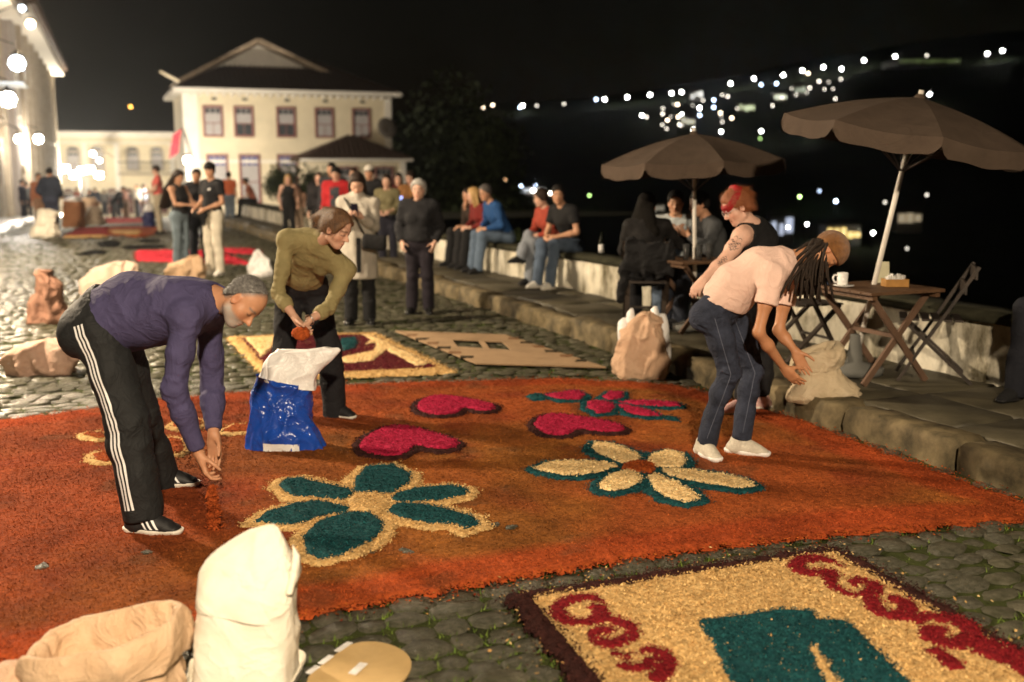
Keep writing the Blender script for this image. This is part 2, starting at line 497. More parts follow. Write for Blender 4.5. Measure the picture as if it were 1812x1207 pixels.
def torso_prims(J, B, e=0.0, k=.05):
    """B: build dict; e: inflation"""
    latH = J['HR'] - J['HL']; latS = J['SR'] - J['SL']; latM = unit(latH) + unit(latS)
    Pp, W, C, N = J['P'], J['W'], J['C'], J['N']
    w, d = B['w'], B['d']
    hp, wa, ch, sh = B.get('hip', .168), B.get('waist', .138), B.get('chest', .158), B.get('shoulder', .14)
    p = [seg(lerp(Pp, W, -.25), lerp(Pp, W, .35), latH, hp * w + e, .112 * d + e, (hp * .97) * w + e, .115 * d + e, k),
         seg(lerp(Pp, W, .4), W, latM, (hp + wa) / 2 * w + e, B.get('belly', .108) * d + e, wa * w + e, B.get('belly', .10) * d + e, k),
         seg(W, C, latM, wa * w + e, B.get('belly', .10) * d + e, ch * w + e, .118 * d + e, k),
         seg(C, lerp(C, N, .55), latS, ch * w + e, .118 * d + e, sh * w + e, .085 * d + e, k)]
    for s in 'LR':
        S = J['S' + s]
        p.append(rc(lerp(N, S, .15), S, .055 * d + e, .052 * w + e, k))
        p.append(rc(lerp(lerp(C, N, .1), S, .35), lerp(S, C, .05), .08 * d + e, .055 * w + e, k))
    for s in 'LR':                                   # buttocks
        back = -unit(np.cross(latH, J['W'] - J['P'])) * -1
        p.append(ell(J['H' + s] + (J['P'] - J['W']) * .12 - B['fwd'] * .045 * d, np.eye(3), np.array([.088, .088, .088]) * w + e, k))
    if B.get('bust'):
        f = unit(np.cross(latS, J['N'] - J['C'])); f = f if np.dot(f, B['fwd']) > 0 else -f
        f = B.get('chest_fwd', f)
        for sgn in (-1, 1):
            c = lerp(J['W'], J['C'], .82) + unit(latS) * sgn * .075 + f * .085 * d
            p.append(ell(c, np.eye(3), np.array([.062, .062, .062]) * B['bust'] + e, .035))
    return p
def arm_prims(J, s, B, e=0.0, k=.03, e2=None):
    a = B.get('arm', 1.0); e2 = e if e2 is None else e2
    S, E, Wr = J['S' + s], J['E' + s], J['W' + s]
    return [rc(S, lerp(S, E, .5), .050 * a + e, .045 * a + e, k), rc(lerp(S, E, .5), E, .045 * a + e, .037 * a + (e + e2) / 2, k),
            rc(E, lerp(E, Wr, .35), .038 * a + (e + e2) / 2, .039 * a + e2, k), rc(lerp(E, Wr, .35), Wr, .039 * a + e2, .0255 * a + e2, k)]
def leg_prims(J, s, B, e=0.0, k=.035, e2=None):
    l = B.get('leg', 1.0); e2 = e if e2 is None else e2
    H, K, A = J['H' + s], J['K' + s], J['A' + s]
    em = (e + e2) / 2
    calf = lerp(K, A, .3) - B['fwd'] * .012
    return [rc(H, lerp(H, K, .45), .092 * l + e, .076 * l + e, k), rc(lerp(H, K, .45), K, .076 * l + e, .055 * l + em, k),
            rc(K, calf, .054 * l + em, .056 * l + em, k), rc(calf, A, .056 * l + em, .036 * l + e2, k)]
def foot_prims(J, s, e=0.0, L=1.0):
    A, t = J['A' + s], unit(J['t' + s]); u = V3(0, 0, 1); z0 = J['g' + s]; sd = np.cross(u, t)
    b = np.array([A[0], A[1], 0.]); q = lambda x, y, z: b + t * x * L + sd * y * L + V3(0, 0, z0 + z * L)
    return [rc(A, q(-.02, 0, .05), .036 + e, .036 + e, .03), seg(q(-.045, 0, .032), q(.05, 0, .036), sd, .032 + e, .030 + e, .038 + e, .032 + e, .03),
            seg(q(.05, 0, .034), q(.145, 0, .022), sd, .038 + e, .032 + e, .040 + e, .020 + e, .03),
            rc(q(0, 0, .07), q(.10, 0, .032), .034 + e, .026 + e, .03)]
def body_skin_cols(J, skin, lips=None, brow=(.05, .03, .02), beard=None, scalp=None):
    R = head_frame(J); H = J['H']; s = J.get('hs', 1.0)
    skin = np.array(skin, float)
    def fn(v):
        c = np.tile(skin, (len(v), 1))
        l = (v - H) @ R.T / s
        n = fnoise(v * 14, 3)
        c *= (1 + .22 * n)[:, None]
        def mixc(mask, col):
            nonlocal c
            mask = np.clip(mask, 0, 1)[:, None]; c = c * (1 - mask) + np.array(col) * mask
        hd = np.linalg.norm(l, axis=1) < .16
        def blob(x, y, z, rx, ry, rz): return np.exp(-(((l[:, 0] - x) / rx) ** 2 + ((l[:, 1] - y) / ry) ** 2 + ((l[:, 2] - z) / rz) ** 2) * 1.5) * hd
        red = skin * np.array([1.05, .78, .72])
        for x in (-.042, .042): mixc(blob(x, .06, -.035, .03, .04, .025) * .5, red)
        mixc(blob(0, .105, -.038, .016, .02, .018) * .5, red)
        for x in (-.08, .08): mixc(blob(x, 0, -.01, .02, .03, .04) * .5, red)
        lip = np.array(lips) if lips is not None else skin * np.array([.85, .48, .45])
        mixc(blob(0, .09, -.071, .024, .03, .011) * 1.1, lip)
        mixc((np.abs(l[:, 2] + .0712) < .0018) * (np.abs(l[:, 0]) < .022) * (l[:, 1] > .07) * .8 * hd, lip * .35)
        for x in (-.032, .032):
            arch = .022 - ((l[:, 0] - x) / .03) ** 2 * .007
            mixc(np.exp(-((l[:, 2] - arch) / .0055) ** 2) * (np.abs(l[:, 0] - x) < .021) * (l[:, 1] > .05) * .85 * hd, brow)
            mixc(np.exp(-((l[:, 2] + .007) / .0045) ** 2) * (np.abs(l[:, 0] - x) < .016) * (l[:, 1] > .05) * .8 * hd, (.02, .012, .01))
        if scalp is not None:
            j = np.clip((l[:, 2] * .5 + .008 - (l[:, 1] + .012) * .86) / .02, 0, 1) * (l[:, 2] > -.06) * hd * (np.abs(l[:, 0]) < .0772) * np.clip(1.5 - 1.2 * np.exp(-((l[:, 0] / .035) ** 2 + ((l[:, 2] - .11) / .05) ** 2 + ((l[:, 1] - .0) / .05) ** 2)), 0, 1)
            mixc(j * (.55 + .5 * vnoise(v * 190)), scalp)
        if beard is not None:
            j = np.clip((-.045 - l[:, 2] + .35 * np.clip(.03 - l[:, 1], 0, .08)) / .02, 0, 1) * np.clip((l[:, 1] + .03) / .03, 0, 1) * hd
            j *= 1 - np.exp(-(((l[:, 0]) / .02) ** 2 + ((l[:, 2] + .071) / .010) ** 2)) * .9
            j *= np.clip((.16 + l[:, 2]) / .03, 0, 1)
            mixc(j * (.62 + .5 * vnoise(v * 160)), beard)
        return np.clip(c, .005, .9)
    return fn

def person(name, label, J, B, skin, clothes, hair, vox=.006, group=None, simple=False, beard=None, brow=(.05, .03, .02), lips=None,
           handL=None, handR=None, nose=1.0, jaw=1.0, cat='person', feet=True, scalp=None):
    base = np.array([J['P'][0], J['P'][1], min(J['gL'], J['gR'])])
    root = empty(name, base)
    tag(root, label, cat, group)
    hs = J.get('hs', 1.0)
    gs = [dict(prims=torso_prims(J, B, -.008), k=.03)]
    gs.append(dict(prims=[rc(J['N'] - (J['H'] - J['N']) * .15, J['H'] - head_frame(J)[2] * .05 * hs - head_frame(J)[1] * .012, .058 * B.get('neck', 1), .05 * B.get('neck', 1), .03)], k=.03))
    gs.append(dict(prims=head_prims(J, hs, nose, jaw), k=.02))
    for s, hd in (('L', handL), ('R', handR)):
        gs.append(dict(prims=arm_prims(J, s, B), k=.035))
        hd = dict(hd or {})
        D = hd.pop('D', None); N = hd.pop('N', None)
        if D is None: D = unit(J['W' + s] - J['E' + s]) + V3(0, 0, -.15)
        if N is None: N = (J['P'] - J['W' + s]) * V3(1, 1, 0)
        # thumb side: for a right hand D x N points to the thumb when the palm faces N
        side = hd.pop('side', 1 if s == 'R' else -1)
        gs.append(dict(prims=hand_prims(J['W' + s], D, N, side, simple=simple, s=hd.pop('s', B.get('hand', 1.0)), **hd), k=.012))
        gs.append(dict(prims=leg_prims(J, s, B, -.004), k=.03))
        if feet: gs.append(dict(prims=foot_prims(J, s, -.006), k=.02))
    J['hs'] = hs
    body = isomesh('body', gs, vox, M('skin', (.5, .3, .2), .5, .35, .06, 30, .12, 250, vcol=True, sss=.06), root,
                   colfn=body_skin_cols(J, skin, lips, brow, beard, scalp))
    for c in clothes: c(J, B, root, vox)
    if hair: hair(J, B, root, vox)
    return root

def folds(amp=.006, f=9.0, seed=0.0, stretch=(1, 1, 1), J=None, joints=(), jamp=.008, jr=.13):
    st = np.array(stretch, float)
    pts = [J[j] for j in joints] if J is not None else []
    def fn(p):
        d = -amp * 1.9 * crease(p * st, f, seed) - amp * 1.2 * fnoise(p * st * f * .6 + seed, 2)
        for q in pts:
            r = np.linalg.norm(p - q, axis=1); a = np.exp(-(r / jr) ** 2)
            d = d - jamp * 1.8 * a * crease(p * np.array([1, 1, 2.2]), 13., seed * 2)
        return d
    return fn
def top(mat, sleeve='long', e=.012, hem=.25, amp=.006, name='shirt', neck=.075, seed=0., cuff=None, hemdrop=0., drape=0., collar=False, sl_e=None, f=9.0, sleeveless_r=.07, neck_low=0.0):
    """hem: position from pelvis(0) to waist(1)"""
    def fn(J, B, root, vox):
        h = vox * 1.3
        hp = lerp(J['P'], J['W'], hem); up = unit(J['W'] - J['P'])
        tp = torso_prims(J, B, e)
        if drape:
            cf = B.get('chest_fwd', B['fwd'])
            tp.append(seg(lerp(J['P'], J['W'], .35) + cf * drape, lerp(J['W'], J['C'], .5) + cf * drape, J['SR'] - J['SL'], B.get('waist', .138) * B['w'] + .01, .11 * B['d'], B.get('chest', .158) * B['w'], .11 * B['d'], .05))
        nk = [rc(J['N'] + (J['H'] - J['N']) * .22, J['N'] + (J['H'] - J['N']) * 1.2, neck, neck, .008, -1)]
        if neck_low: nk.append(rc(J['N'] + (J['H'] - J['N']) * .1, lerp(J['N'], J['C'], neck_low) + B.get('chest_fwd', B['fwd']) * .14, neck, neck * .8, .01, -1))
        if collar: tp.append(rc(J['N'] - (J['H'] - J['N']) * .05, J['N'] + (J['H'] - J['N']) * .34, .064 * B.get('neck', 1), .060 * B.get('neck', 1), .02))
        ar = []
        if sleeve == 'none':
            for s in 'LR': ar.append(rc(lerp(J['S' + s], J['N'], -.2), lerp(J['S' + s], J['N'], .12), sleeveless_r, sleeveless_r, .01, -1))
        gs = [dict(prims=tp + ar + ([] if collar else nk), cuts=[(hp, -up)], k=.02)]
        for s in 'LR':
            if sleeve == 'none': continue
            S, E, Wr = J['S' + s], J['E' + s], J['W' + s]
            t = {'long': 1.92, '34': 1.62, 'short': .62, 'cap': .45}[sleeve] if cuff is None else cuff
            if t > 1: c0, n = lerp(E, Wr, t - 1), Wr - E
            else: c0, n = lerp(S, E, t), E - S
            ap = arm_prims(J, s, B, e if sl_e is None else sl_e)
            if t <= 1: ap = [rc(S, lerp(S, E, t + .15), .056 * B.get('arm', 1) + e, .056 * B.get('arm', 1) + e + .006, .03)]
            gs.append(dict(prims=ap, cuts=[(c0, n)], k=.03))
        js = [('E' + s) for s in 'LR'] if sleeve in ('long', '34') else []
        isomesh(name, gs, h, mat, root, disp=folds(amp, f, seed, J=J, joints=js + ['W']))
    return fn
def trousers(mat, e=.012, e2=.016, waist=.62, amp=.006, length=.97, name='trousers', seed=0., f=8.0, knee=True):
    def fn(J, B, root, vox):
        h = vox * 1.45
        wp = lerp(J['P'], J['W'], waist); up = unit(J['W'] - J['P'])
        gs = [dict(prims=torso_prims(J, B, e * .8)[:2] + [torso_prims(J, B, e)[i] for i in (8, 9)], cuts=[(wp, up)], k=.03)]
        for s in 'LR':
            A, K, H = J['A' + s], J['K' + s], J['H' + s]
            if length <= 1.2 and length > .5: c0 = lerp(K, A, (length - .5) / .5); n = A - K
            else: c0 = lerp(H, K, length / .5); n = K - H
            pr = leg_prims(J, s, B, e, e2=e2)
            if length > .99: pr.append(rc(lerp(K, A, .6), A - V3(0, 0, .09), .046 + e2, .044 + e2, .03))
            gs.append(dict(prims=pr, cuts=[(c0, n)], k=.035))
        isomesh(name, gs, h, mat, root, disp=folds(amp, f, seed, (1, 1, .55), J=J, joints=['KL', 'KR', 'HL', 'HR'] if knee else [], jamp=.010))
    return fn
def shoes(mat, sole_mat, L=1.0, stripes=None, laces=None, high=.0, name='shoe', sole_h=.026, heel=0.0):
    def fn(J, B, root, vox):
        for s in 'LR':
            A, t, z0 = J['A' + s], unit(J['t' + s]), J['g' + s]
            sd = np.cross(V3(0, 0, 1), t); b = np.array([A[0], A[1], z0])
            q = lambda x, y, z: b + t * x * L + sd * y * L + V3(0, 0, z * L)
            pr = [rc(q(-.022, 0, .085 + high), q(-.025, 0, .045), .040, .044, .02),
                  seg(q(-.05, 0, .036), q(.05, 0, .040), sd, .037, .037, .042, .040, .03),
                  seg(q(.05, 0, .038), q(.15, 0, .028), sd, .042, .038, .041, .024, .03),
                  rc(q(0, 0, .082), q(.105, 0, .044), .036, .030, .03)]
            g = [dict(prims=pr, cuts=[(q(0, 0, .012), V3(0, 0, -1)), (q(0, 0, .115 + high), V3(0, 0, 1))])]
            sh = isomesh(name, g, vox * (.9 if vox < .009 else 1.1), mat, root, disp=(lambda p: -.002 * fnoise(p * 40, 2)))
            so = [seg(q(-.058, 0, .03), q(.045, 0, .03), sd, .040, .040, .045, .04, .03), seg(q(.045, 0, .03), q(.155, 0, .03), sd, .045, .04, .043, .034, .03)]
            isomesh('sole', [dict(prims=so, cuts=[(q(0, 0, .001), V3(0, 0, -1)), (q(0, 0, sole_h), V3(0, 0, 1))])], vox * (.9 if vox < .009 else 1.0), sole_mat, sh)
            mb = MB()
            for i in range(4):
                x = .022 + i * .022; zt = .112 - i * .0135
                mb.tube([q(x, -.028, zt - .012), q(x + .004, 0, zt + .002), q(x, .028, zt - .012)], .0042, 5)
            if vox < .012 and laces is not None: mb.put('laces', laces, sh, True)
            if stripes is not None:
                for side in (-1, 1):
                    for i in range(3):
                        x = .020 + i * .026
                        if side == -1 and i == 0: bt_ = tree_of(sh)
                        cs = [lerp(q(x - .010, 0, .074), q(x + .016, 0, .034), u) for u in np.linspace(0, 1, 7)]
                        ribbon_on(bt_, cs, [sd * side] * 7, [t] * 7, .0125, stripes, sh, 'stripe', .002)
    return fn
def hair_cap(mat, line=(.078, .062), tilt=.72, e=.013, extra=None, amp=.006, low=-.075, freq=(90, 90, 14), name='hair', strands=1500, slen=.06):
    """short or tied hair following the skull; extra(q, R) -> more prims in head coordinates"""
    def fn(J, B, root, vox):
        R = head_frame(J); H = J['H']; s = J.get('hs', 1.0)
        q = lambda x, y, z: H + (x * R[0] + y * R[1] + z * R[2]) * s
        n = R[1] * tilt - R[2] * math.sqrt(1 - tilt * tilt)
        sk = [ell(q(0, -.012, .034), R, (np.array([.0745, .096, .086]) + e) * s, .02), ell(q(0, -.045, -.03), R, (np.array([.06, .045, .06]) + e) * s, .03)]
        gs = [dict(prims=sk, cuts=[(q(0, line[0], line[1]), n), (q(0, 0, low), -R[2])])]
        if extra: gs.append(dict(prims=extra(q, R), k=.02))
        fr = np.array(freq, float)
        def disp(p):
            l = (p - H) @ R.T
            return -amp * 2 * (fnoise(l * fr, 2)) - .004 * fnoise(p * 25, 2)
        o = isomesh(name, gs, vox * .9, mat, root, disp=disp)
        if strands and vox < .009: hair_strands(o, R, mat, strands, slen, root)
    return fn
def hair_strands(o, R, mat, n, slen, root, width=.0016, lift=.25, name='hair_strands'):
    me = o.data; m = len(me.vertices); v = np.empty(m * 3, np.float32); me.vertices.foreach_get("co", v); v = v.reshape(-1, 3)
    nr = np.empty(m * 3, np.float32); me.vertices.foreach_get("normal", nr); nr = nr.reshape(-1, 3)
    rg = np.random.default_rng(m); k = rg.integers(0, m, n); p, nn = v[k].astype(float), nr[k].astype(float)
    flow = -R[1] * .75 - R[2] * .65 + rg.normal(0, .28, (n, 3)); flow -= nn * np.sum(flow * nn, 1)[:, None]; flow /= np.linalg.norm(flow, axis=1)[:, None] + 1e-9
    sd = np.cross(nn, flow); L = slen * rg.uniform(.5, 1.3, n)[:, None]; w = sd * width * .5
    up = nn * (rg.uniform(0, lift, n)[:, None] * L)
    a, b, c = p - nn * .003, p + flow * L * .5 + up * .5 + nn * .001, p + flow * L + up
    V = np.stack([a - w, a + w, b + w, b - w, c], 1).reshape(-1, 3); i = np.arange(n) * 5
    put(name, mesh_np(name, V, [np.stack([i, i + 1, i + 2, i + 3], 1), np.stack([i + 3, i + 2, i + 4], 1)], mat, True), root)["kind"] = "stuff"
# ------------------------------------------------------------------ the setting
SV, TV = V3(-.41, .912, 0), V3(.912, .41, 0)            # along and across the street
def st(s, t, z=0.): return SV * s + TV * t + V3(0, 0, z)
def to_st(x, y): return x * SV[0] + y * SV[1], x * TV[0] + y * TV[1]
def zg(s):                                              # the street falls away beyond the first block
    d = np.maximum(np.asarray(s, float) - 31, 0)
    return -.025 * d - .0002 * d * d
def zg_xy(x, y): return float(zg(to_st(x, y)[0]))
KERB = [(-6, 4.75), (4, 4.85), (7, 4.92), (10, 5.1), (14, 5.2), (20, 5.22), (32, 5.46), (37, 5.5)]
def kerb_t(s): return np.interp(s, [k[0] for k in KERB], [k[1] for k in KERB])
WALL_T, PAVE_Z = 6.42, .18

M_GROUT = M('street_earth', (.022, .024, .010), .95, .1, .3, 5, .8, 60, col2=(.050, .062, .016))
M_COBBLE = M('cobble_stone', (.024, .027, .012), .40, .4, .3, 7, 1.0, 30, col2=(.120, .110, .080))
M_FLAG = M('flagstone', (.026, .023, .015), .60, .3, .3, 2.2, .6, 22, col2=(.095, .082, .052))
M_KERB = M('kerb_stone', (.028, .024, .014), .8, .2, .3, 5, .5, 18, col2=(.20, .155, .085))

s_ = np.concatenate([np.arange(-12, 31, 3.), np.arange(31, 38, 1.75), [38.]])
def sheet(ss, ts, zf, mat, name, kind='structure'):
    A, Bq = np.meshgrid(ss, ts, indexing='ij')
    v = np.stack([SV[0] * A + TV[0] * Bq, SV[1] * A + TV[1] * Bq, zf(A, Bq)], -1).reshape(-1, 3)
    n, m = len(ss), len(ts)
    i = (np.arange(n - 1)[:, None] * m + np.arange(m - 1)[None]).ravel()
    f = np.stack([i, i + m, i + m + 1, i + 1], 1)
    o = put(name, mesh_np(name, v, f, mat, True)); tag(o, kind=kind)
    return o
# beyond the cobbles that are modelled one by one the same stones become a fine relief
m = M('far_cobbles', (.030, .029, .014), .72, .3, .3, 1.2, .0, col2=(.085, .08, .045)); nt = m.node_tree
vo = nt.nodes.new("ShaderNodeTexVoronoi"); vo.inputs["Scale"].default_value = 5.5; vo.feature = 'DISTANCE_TO_EDGE'
tc = nt.nodes.new("ShaderNodeTexCoord"); nt.links.new(tc.outputs["Object"], vo.inputs["Vector"])
cl = nt.nodes.new("ShaderNodeMath"); cl.operation = 'MINIMUM'; cl.inputs[1].default_value = .16; nt.links.new(vo.outputs["Distance"], cl.inputs[0])
bp = nt.nodes.new("ShaderNodeBump"); bp.inputs["Strength"].default_value = .9; bp.inputs["Distance"].default_value = .15
nt.links.new(cl.outputs[0], bp.inputs["Height"]); nt.links.new(bp.outputs[0], nt.nodes["Principled BSDF"].inputs["Normal"])
street = sheet(s_, np.linspace(-60, 6.5, 20), lambda a, b: zg(a) - np.where(a < 31.5, .017, .0), M_GROUT, 'street')
street.data.materials.append(m)
for p in street.data.polygons:
    c = p.center
    if to_st(c.x, c.y)[0] > 31: p.material_index = 1
square = sheet(np.arange(38, 140, 4.), np.linspace(-70, 27, 24), lambda a, b: zg(a), m, 'square')

# --- cobbles
def stone_mesh(rg, name, mat, n=8, round_=.15, h=1.0):
    a = (np.arange(n) + .5) / n * 2 * math.pi + rg.normal(0, .07, n)
    c, s = np.cos(a), np.sin(a); k = 1 / np.maximum(np.abs(c), np.abs(s)) ** .93
    o = np.stack([c * k, s * k], 1) * .5 * (1 + rg.normal(0, .055, (n, 1)))
    v = [np.column_stack([o, np.full(n, -h * .35)]), np.column_stack([o * .99, np.full(n, h * .34) + rg.normal(0, .04, n) * h]),
         np.column_stack([o * (1 - round_), np.full(n, h * .42) + rg.normal(0, .05, n) * h])]
    mb = MB(); mb.rings(v, True)
    V = np.concatenate(mb.v); V[-1, 2] = h * .5
    F = [np.concatenate(mb.f4), np.concatenate([f for f in mb.f3[1:]])]
    return mesh_np(name, V, F, mat, True)
rg = np.random.default_rng(21)
STONES = [stone_mesh(rg, 'cobble', M_COBBLE) for _ in range(12)]
# outline of the big carpet, photographed points laid on the ground
def gp(pts, z=0.): return np.array([G(u, v, z)[:2] for u, v in pts])
BIG_OUT = [(-330, 795), (0, 748), (170, 727), (290, 710), (400, 700), (620, 684), (760, 679), (1000, 673), (1180, 683), (1250, 697), (1330, 722), (1420, 748), (1560, 802), (1690, 850), (1800, 888),
           (1830, 905), (1810, 924), (1700, 930), (1500, 947), (1300, 967), (1150, 988), (950, 1020), (800, 1045), (650, 1075), (525, 1094), (330, 1140), (150, 1166), (0, 1180), (-330, 1225)]
BIG = gp(BIG_OUT)
cA, cB, cC = G(1480, 974)[:2], G(895, 1062)[:2], G(1830, 1172)[:2]
_ex = unit(cB - cA); _ey = unit(cC - cA); RECT = np.array([cA, cB, cB + _ey * 2.2, cA + _ey * 2.2])
def inside(poly, x, y):
    poly = np.asarray(poly); r = np.zeros(np.shape(x), bool); n = len(poly)
    for i in range(n):
        (x1, y1), (x2, y2) = poly[i], poly[(i + 1) % n]
        c = ((y1 > y) != (y2 > y)) & (x < (x2 - x1) * (y - y1) / (y2 - y1 + 1e-12) + x1); r ^= c
    return r
def edge_dist(poly, x, y):
    poly = np.asarray(poly); d = np.full(np.shape(x), 1e9); n = len(poly)
    for i in range(n):
        a, b = poly[i], poly[(i + 1) % n]; e = b - a
        t = np.clip(((x - a[0]) * e[0] + (y - a[1]) * e[1]) / (e @ e + 1e-12), 0, 1)
        d = np.minimum(d, np.hypot(x - a[0] - t * e[0], y - a[1] - t * e[1]))
    return d
cob = []
s = 2.0
while s < 30.5:
    w = rg.uniform(.095, .15); t = -1.2 + rg.random() * .2
    while t < kerb_t(s) - .08:
        L = rg.uniform(.10, .23)
        c = st(s + w / 2, t + L / 2)
        cob.append((c[0], c[1], L * 1.02, w * rg.uniform(.88, 1.08), rg.normal(0, .11), rg.normal(-.014, .006))); t += L + rg.uniform(.0, .012)
    s += w + rg.uniform(.0, .008)
cob = np.array(cob)
x, y = cob[:, 0], cob[:, 1]
ok = (y > 2.9) & (np.abs(x) < .56 * y + .5)
for poly, dd in ((BIG, .10), (RECT, .02)): ok &= ~(inside(poly, x, y) & (edge_dist(poly, x, y) > dd))
cob = cob[ok]; x, y = cob[:, 0], cob[:, 1]
vis = (np.abs(x) < .475 * y) & (y > 3.5)
order = np.argsort(np.where(vis, 0, 100) + y); ang = math.atan2(TV[1], TV[0])
V_all, F4, F3, nn = [], [], [], 0
VAR = []
for me in STONES:
    v = np.array([q.co for q in me.vertices]); f4 = np.array([p.vertices for p in me.polygons if len(p.vertices) == 4]); f3 = np.array([p.vertices for p in me.polygons if len(p.vertices) == 3])
    f4 = f4[(f4 >= 8).all(1)] - 8; f3 = f3 - 8; VAR.append((v[8:], f4, f3))
for rank, i in enumerate(order):
    cx, cy, L, w, da, z = cob[i]; k = int(rg.integers(12)); a = ang + da; zz = z - .028
    tilt = rg.normal(0, .028, 2)
    if rank < 290:
        o = bpy.data.objects.new('cobble', STONES[k]); COL.objects.link(o); o.parent = street
        o.location = (cx, cy, zz); o.scale = (L, w, .085); o.rotation_euler = (tilt[0], tilt[1], a)
    else:
        v, f4, f3 = VAR[k]
        p = (v * np.array([L, w, .085])); p[:, 2] += p[:, 0] * tilt[0] + p[:, 1] * tilt[1]
        p = p @ rotz(a).T + np.array([cx, cy, zz])
        V_all.append(p); F4.append(f4 + nn); F3.append(f3 + nn); nn += len(v)
o = put('cobble_bed', mesh_np('cobble_bed', np.concatenate(V_all), [np.concatenate(F4), np.concatenate(F3)], M_COBBLE, True), street); tag(o, kind='stuff')
# moss and grass in the joints
M_GRASS = M('joint_grass', (.045, .085, .012), .8, .2, .4, 8, col2=(.15, .21, .035))
n = 110000
gx, gy = rg.uniform(-2.6, 4.6, n), 3.3 + 9 * rg.random(n) ** 1.9
den = vnoise(np.column_stack([gx * 2.6, gy * 2.6, gx * 0]) + 4.) * .7 + .45 * vnoise(np.column_stack([gx * 9, gy * 9, gx * 0])) + .10 * (gy < 6)
ok = (den > .64) & (np.abs(gx) < .53 * gy + .2) & (to_st(gx, gy)[1] < 4.75)
for poly in (BIG, RECT): ok &= ~(inside(poly, gx, gy) & (edge_dist(poly, gx, gy) > .02))
# keep those that stand in a joint
from mathutils.kdtree import KDTree
kd = KDTree(len(cob))
for i, c in enumerate(cob): kd.insert((c[0], c[1], 0), i)
kd.balance()
keep = []
ca, sa = math.cos(-ang), math.sin(-ang)
for i in np.nonzero(ok)[0]:
    co, j, d = kd.find((gx[i], gy[i], 0))
    dx, dy = gx[i] - co.x, gy[i] - co.y; u, w = dx * ca - dy * sa, dx * sa + dy * ca
    if abs(u) > cob[j, 2] * .46 or abs(w) > cob[j, 3] * .44: keep.append(i)
keep = np.array(keep); m_ = len(keep)
b = np.column_stack([gx[keep], gy[keep], np.full(m_, -.03)])
H_ = rg.uniform(.018, .045, m_); a = rg.uniform(0, 6.28, m_); wd = rg.uniform(.003, .007, m_)
d = np.column_stack([np.cos(a), np.sin(a), 0 * a]); tip = b + np.column_stack([rg.normal(0, .018, m_), rg.normal(0, .018, m_), H_])
V_ = np.stack([b - d * wd[:, None], b + d * wd[:, None], tip], 1).reshape(-1, 3)
o = put('grass', mesh_np('grass', V_, np.arange(m_ * 3).reshape(-1, 3), M_GRASS, False)); tag(o, 'short grass and moss growing between the cobbles', 'grass', kind='stuff')

# --- pavement on the valley side: kerb stones, flagstones
pave = sheet(np.linspace(-6, 37, 30), np.linspace(0, 1, 3), lambda a, b: 0 * a + .12, M_GROUT, 'pavement')
vv = np.array([[*(st(a, kerb_t(a) + .06 + b * (WALL_T - kerb_t(a)))[:2]), .125] for a in np.linspace(-6, 37, 30) for b in (0, .5, 1)])
pave.data.vertices.foreach_set("co", vv.astype(np.float32).ravel()); pave.data.update()
def slab(poly, z0, z1, rg, name, mat, parent, bev=.02, rough=.006):
    p = np.asarray(poly, float); n = len(p); c = p.mean(0)
    q = []
    for i in range(n):                                   # more points along the outline, uneven
        a, b = p[i], p[(i + 1) % n]; k = max(1, int(np.linalg.norm(b - a) / .22))
        for t in np.arange(k) / k: q.append(a + (b - a) * t + rg.normal(0, rough, 2))
    q = np.array(q); n = len(q); ins = c + (q - c) * (1 - bev / np.linalg.norm(q - c, axis=1))[:, None]
    zz = z1 + rg.normal(0, rough * .5, n)
    rings = [np.column_stack([q, np.full(n, z0)]), np.column_stack([q + rg.normal(0, rough * 1.5, (n, 2)), (z0 + zz) / 2]), np.column_stack([q, zz - bev * .8]), np.column_stack([ins, zz])]
    mb = MB(); mb.rings(rings, False); c3 = np.append(c, z1)
    mb.v.append(c3[None]); i = np.arange(n); mb.f3.append(np.stack([3 * n + i, 3 * n + (i + 1) % n, np.full(n, mb.n)], 1)); mb.n += 1
    return mb.put(name, mat, parent, True)
kerb = tag(empty('kerb'), kind='structure')
s = -3.0
while s < 36:
    L = rg.uniform(.75, 1.45); t0, t1 = kerb_t(s), kerb_t(s + L); j = rg.normal(0, .02, 2)
    poly = [st(s + .012, t0 + j[0])[:2], st(s + .012, t0 + .26)[:2], st(s + L - .012, t1 + .26)[:2], st(s + L - .012, t1 + j[1])[:2]]
    slab(poly, -.06, PAVE_Z + rg.normal(0, .012), rg, 'kerb_stone', M_KERB, kerb, .045, .012)
    s += L
s = -3.0
while s < 36:
    L = rg.uniform(.55, 1.0); t = kerb_t(s) + .28
    while t < WALL_T - .05:
        w = rg.uniform(.42, .75)
        if WALL_T - (t + w) < .25: w = WALL_T - t - .01
        j = lambda: rg.normal(0, .035, 2)
        poly = [st(s, t)[:2] + j() * .6, st(s, t + w - .015)[:2] + j() * .6, st(s + L - .02, t + w - .015)[:2] + j() * .6, st(s + L - .02, t)[:2] + j() * .6]
        slab(poly, .10, PAVE_Z - .004 + rg.normal(0, .006), rg, 'flagstone', M_FLAG, pave, .016, .006); t += w
    s += L

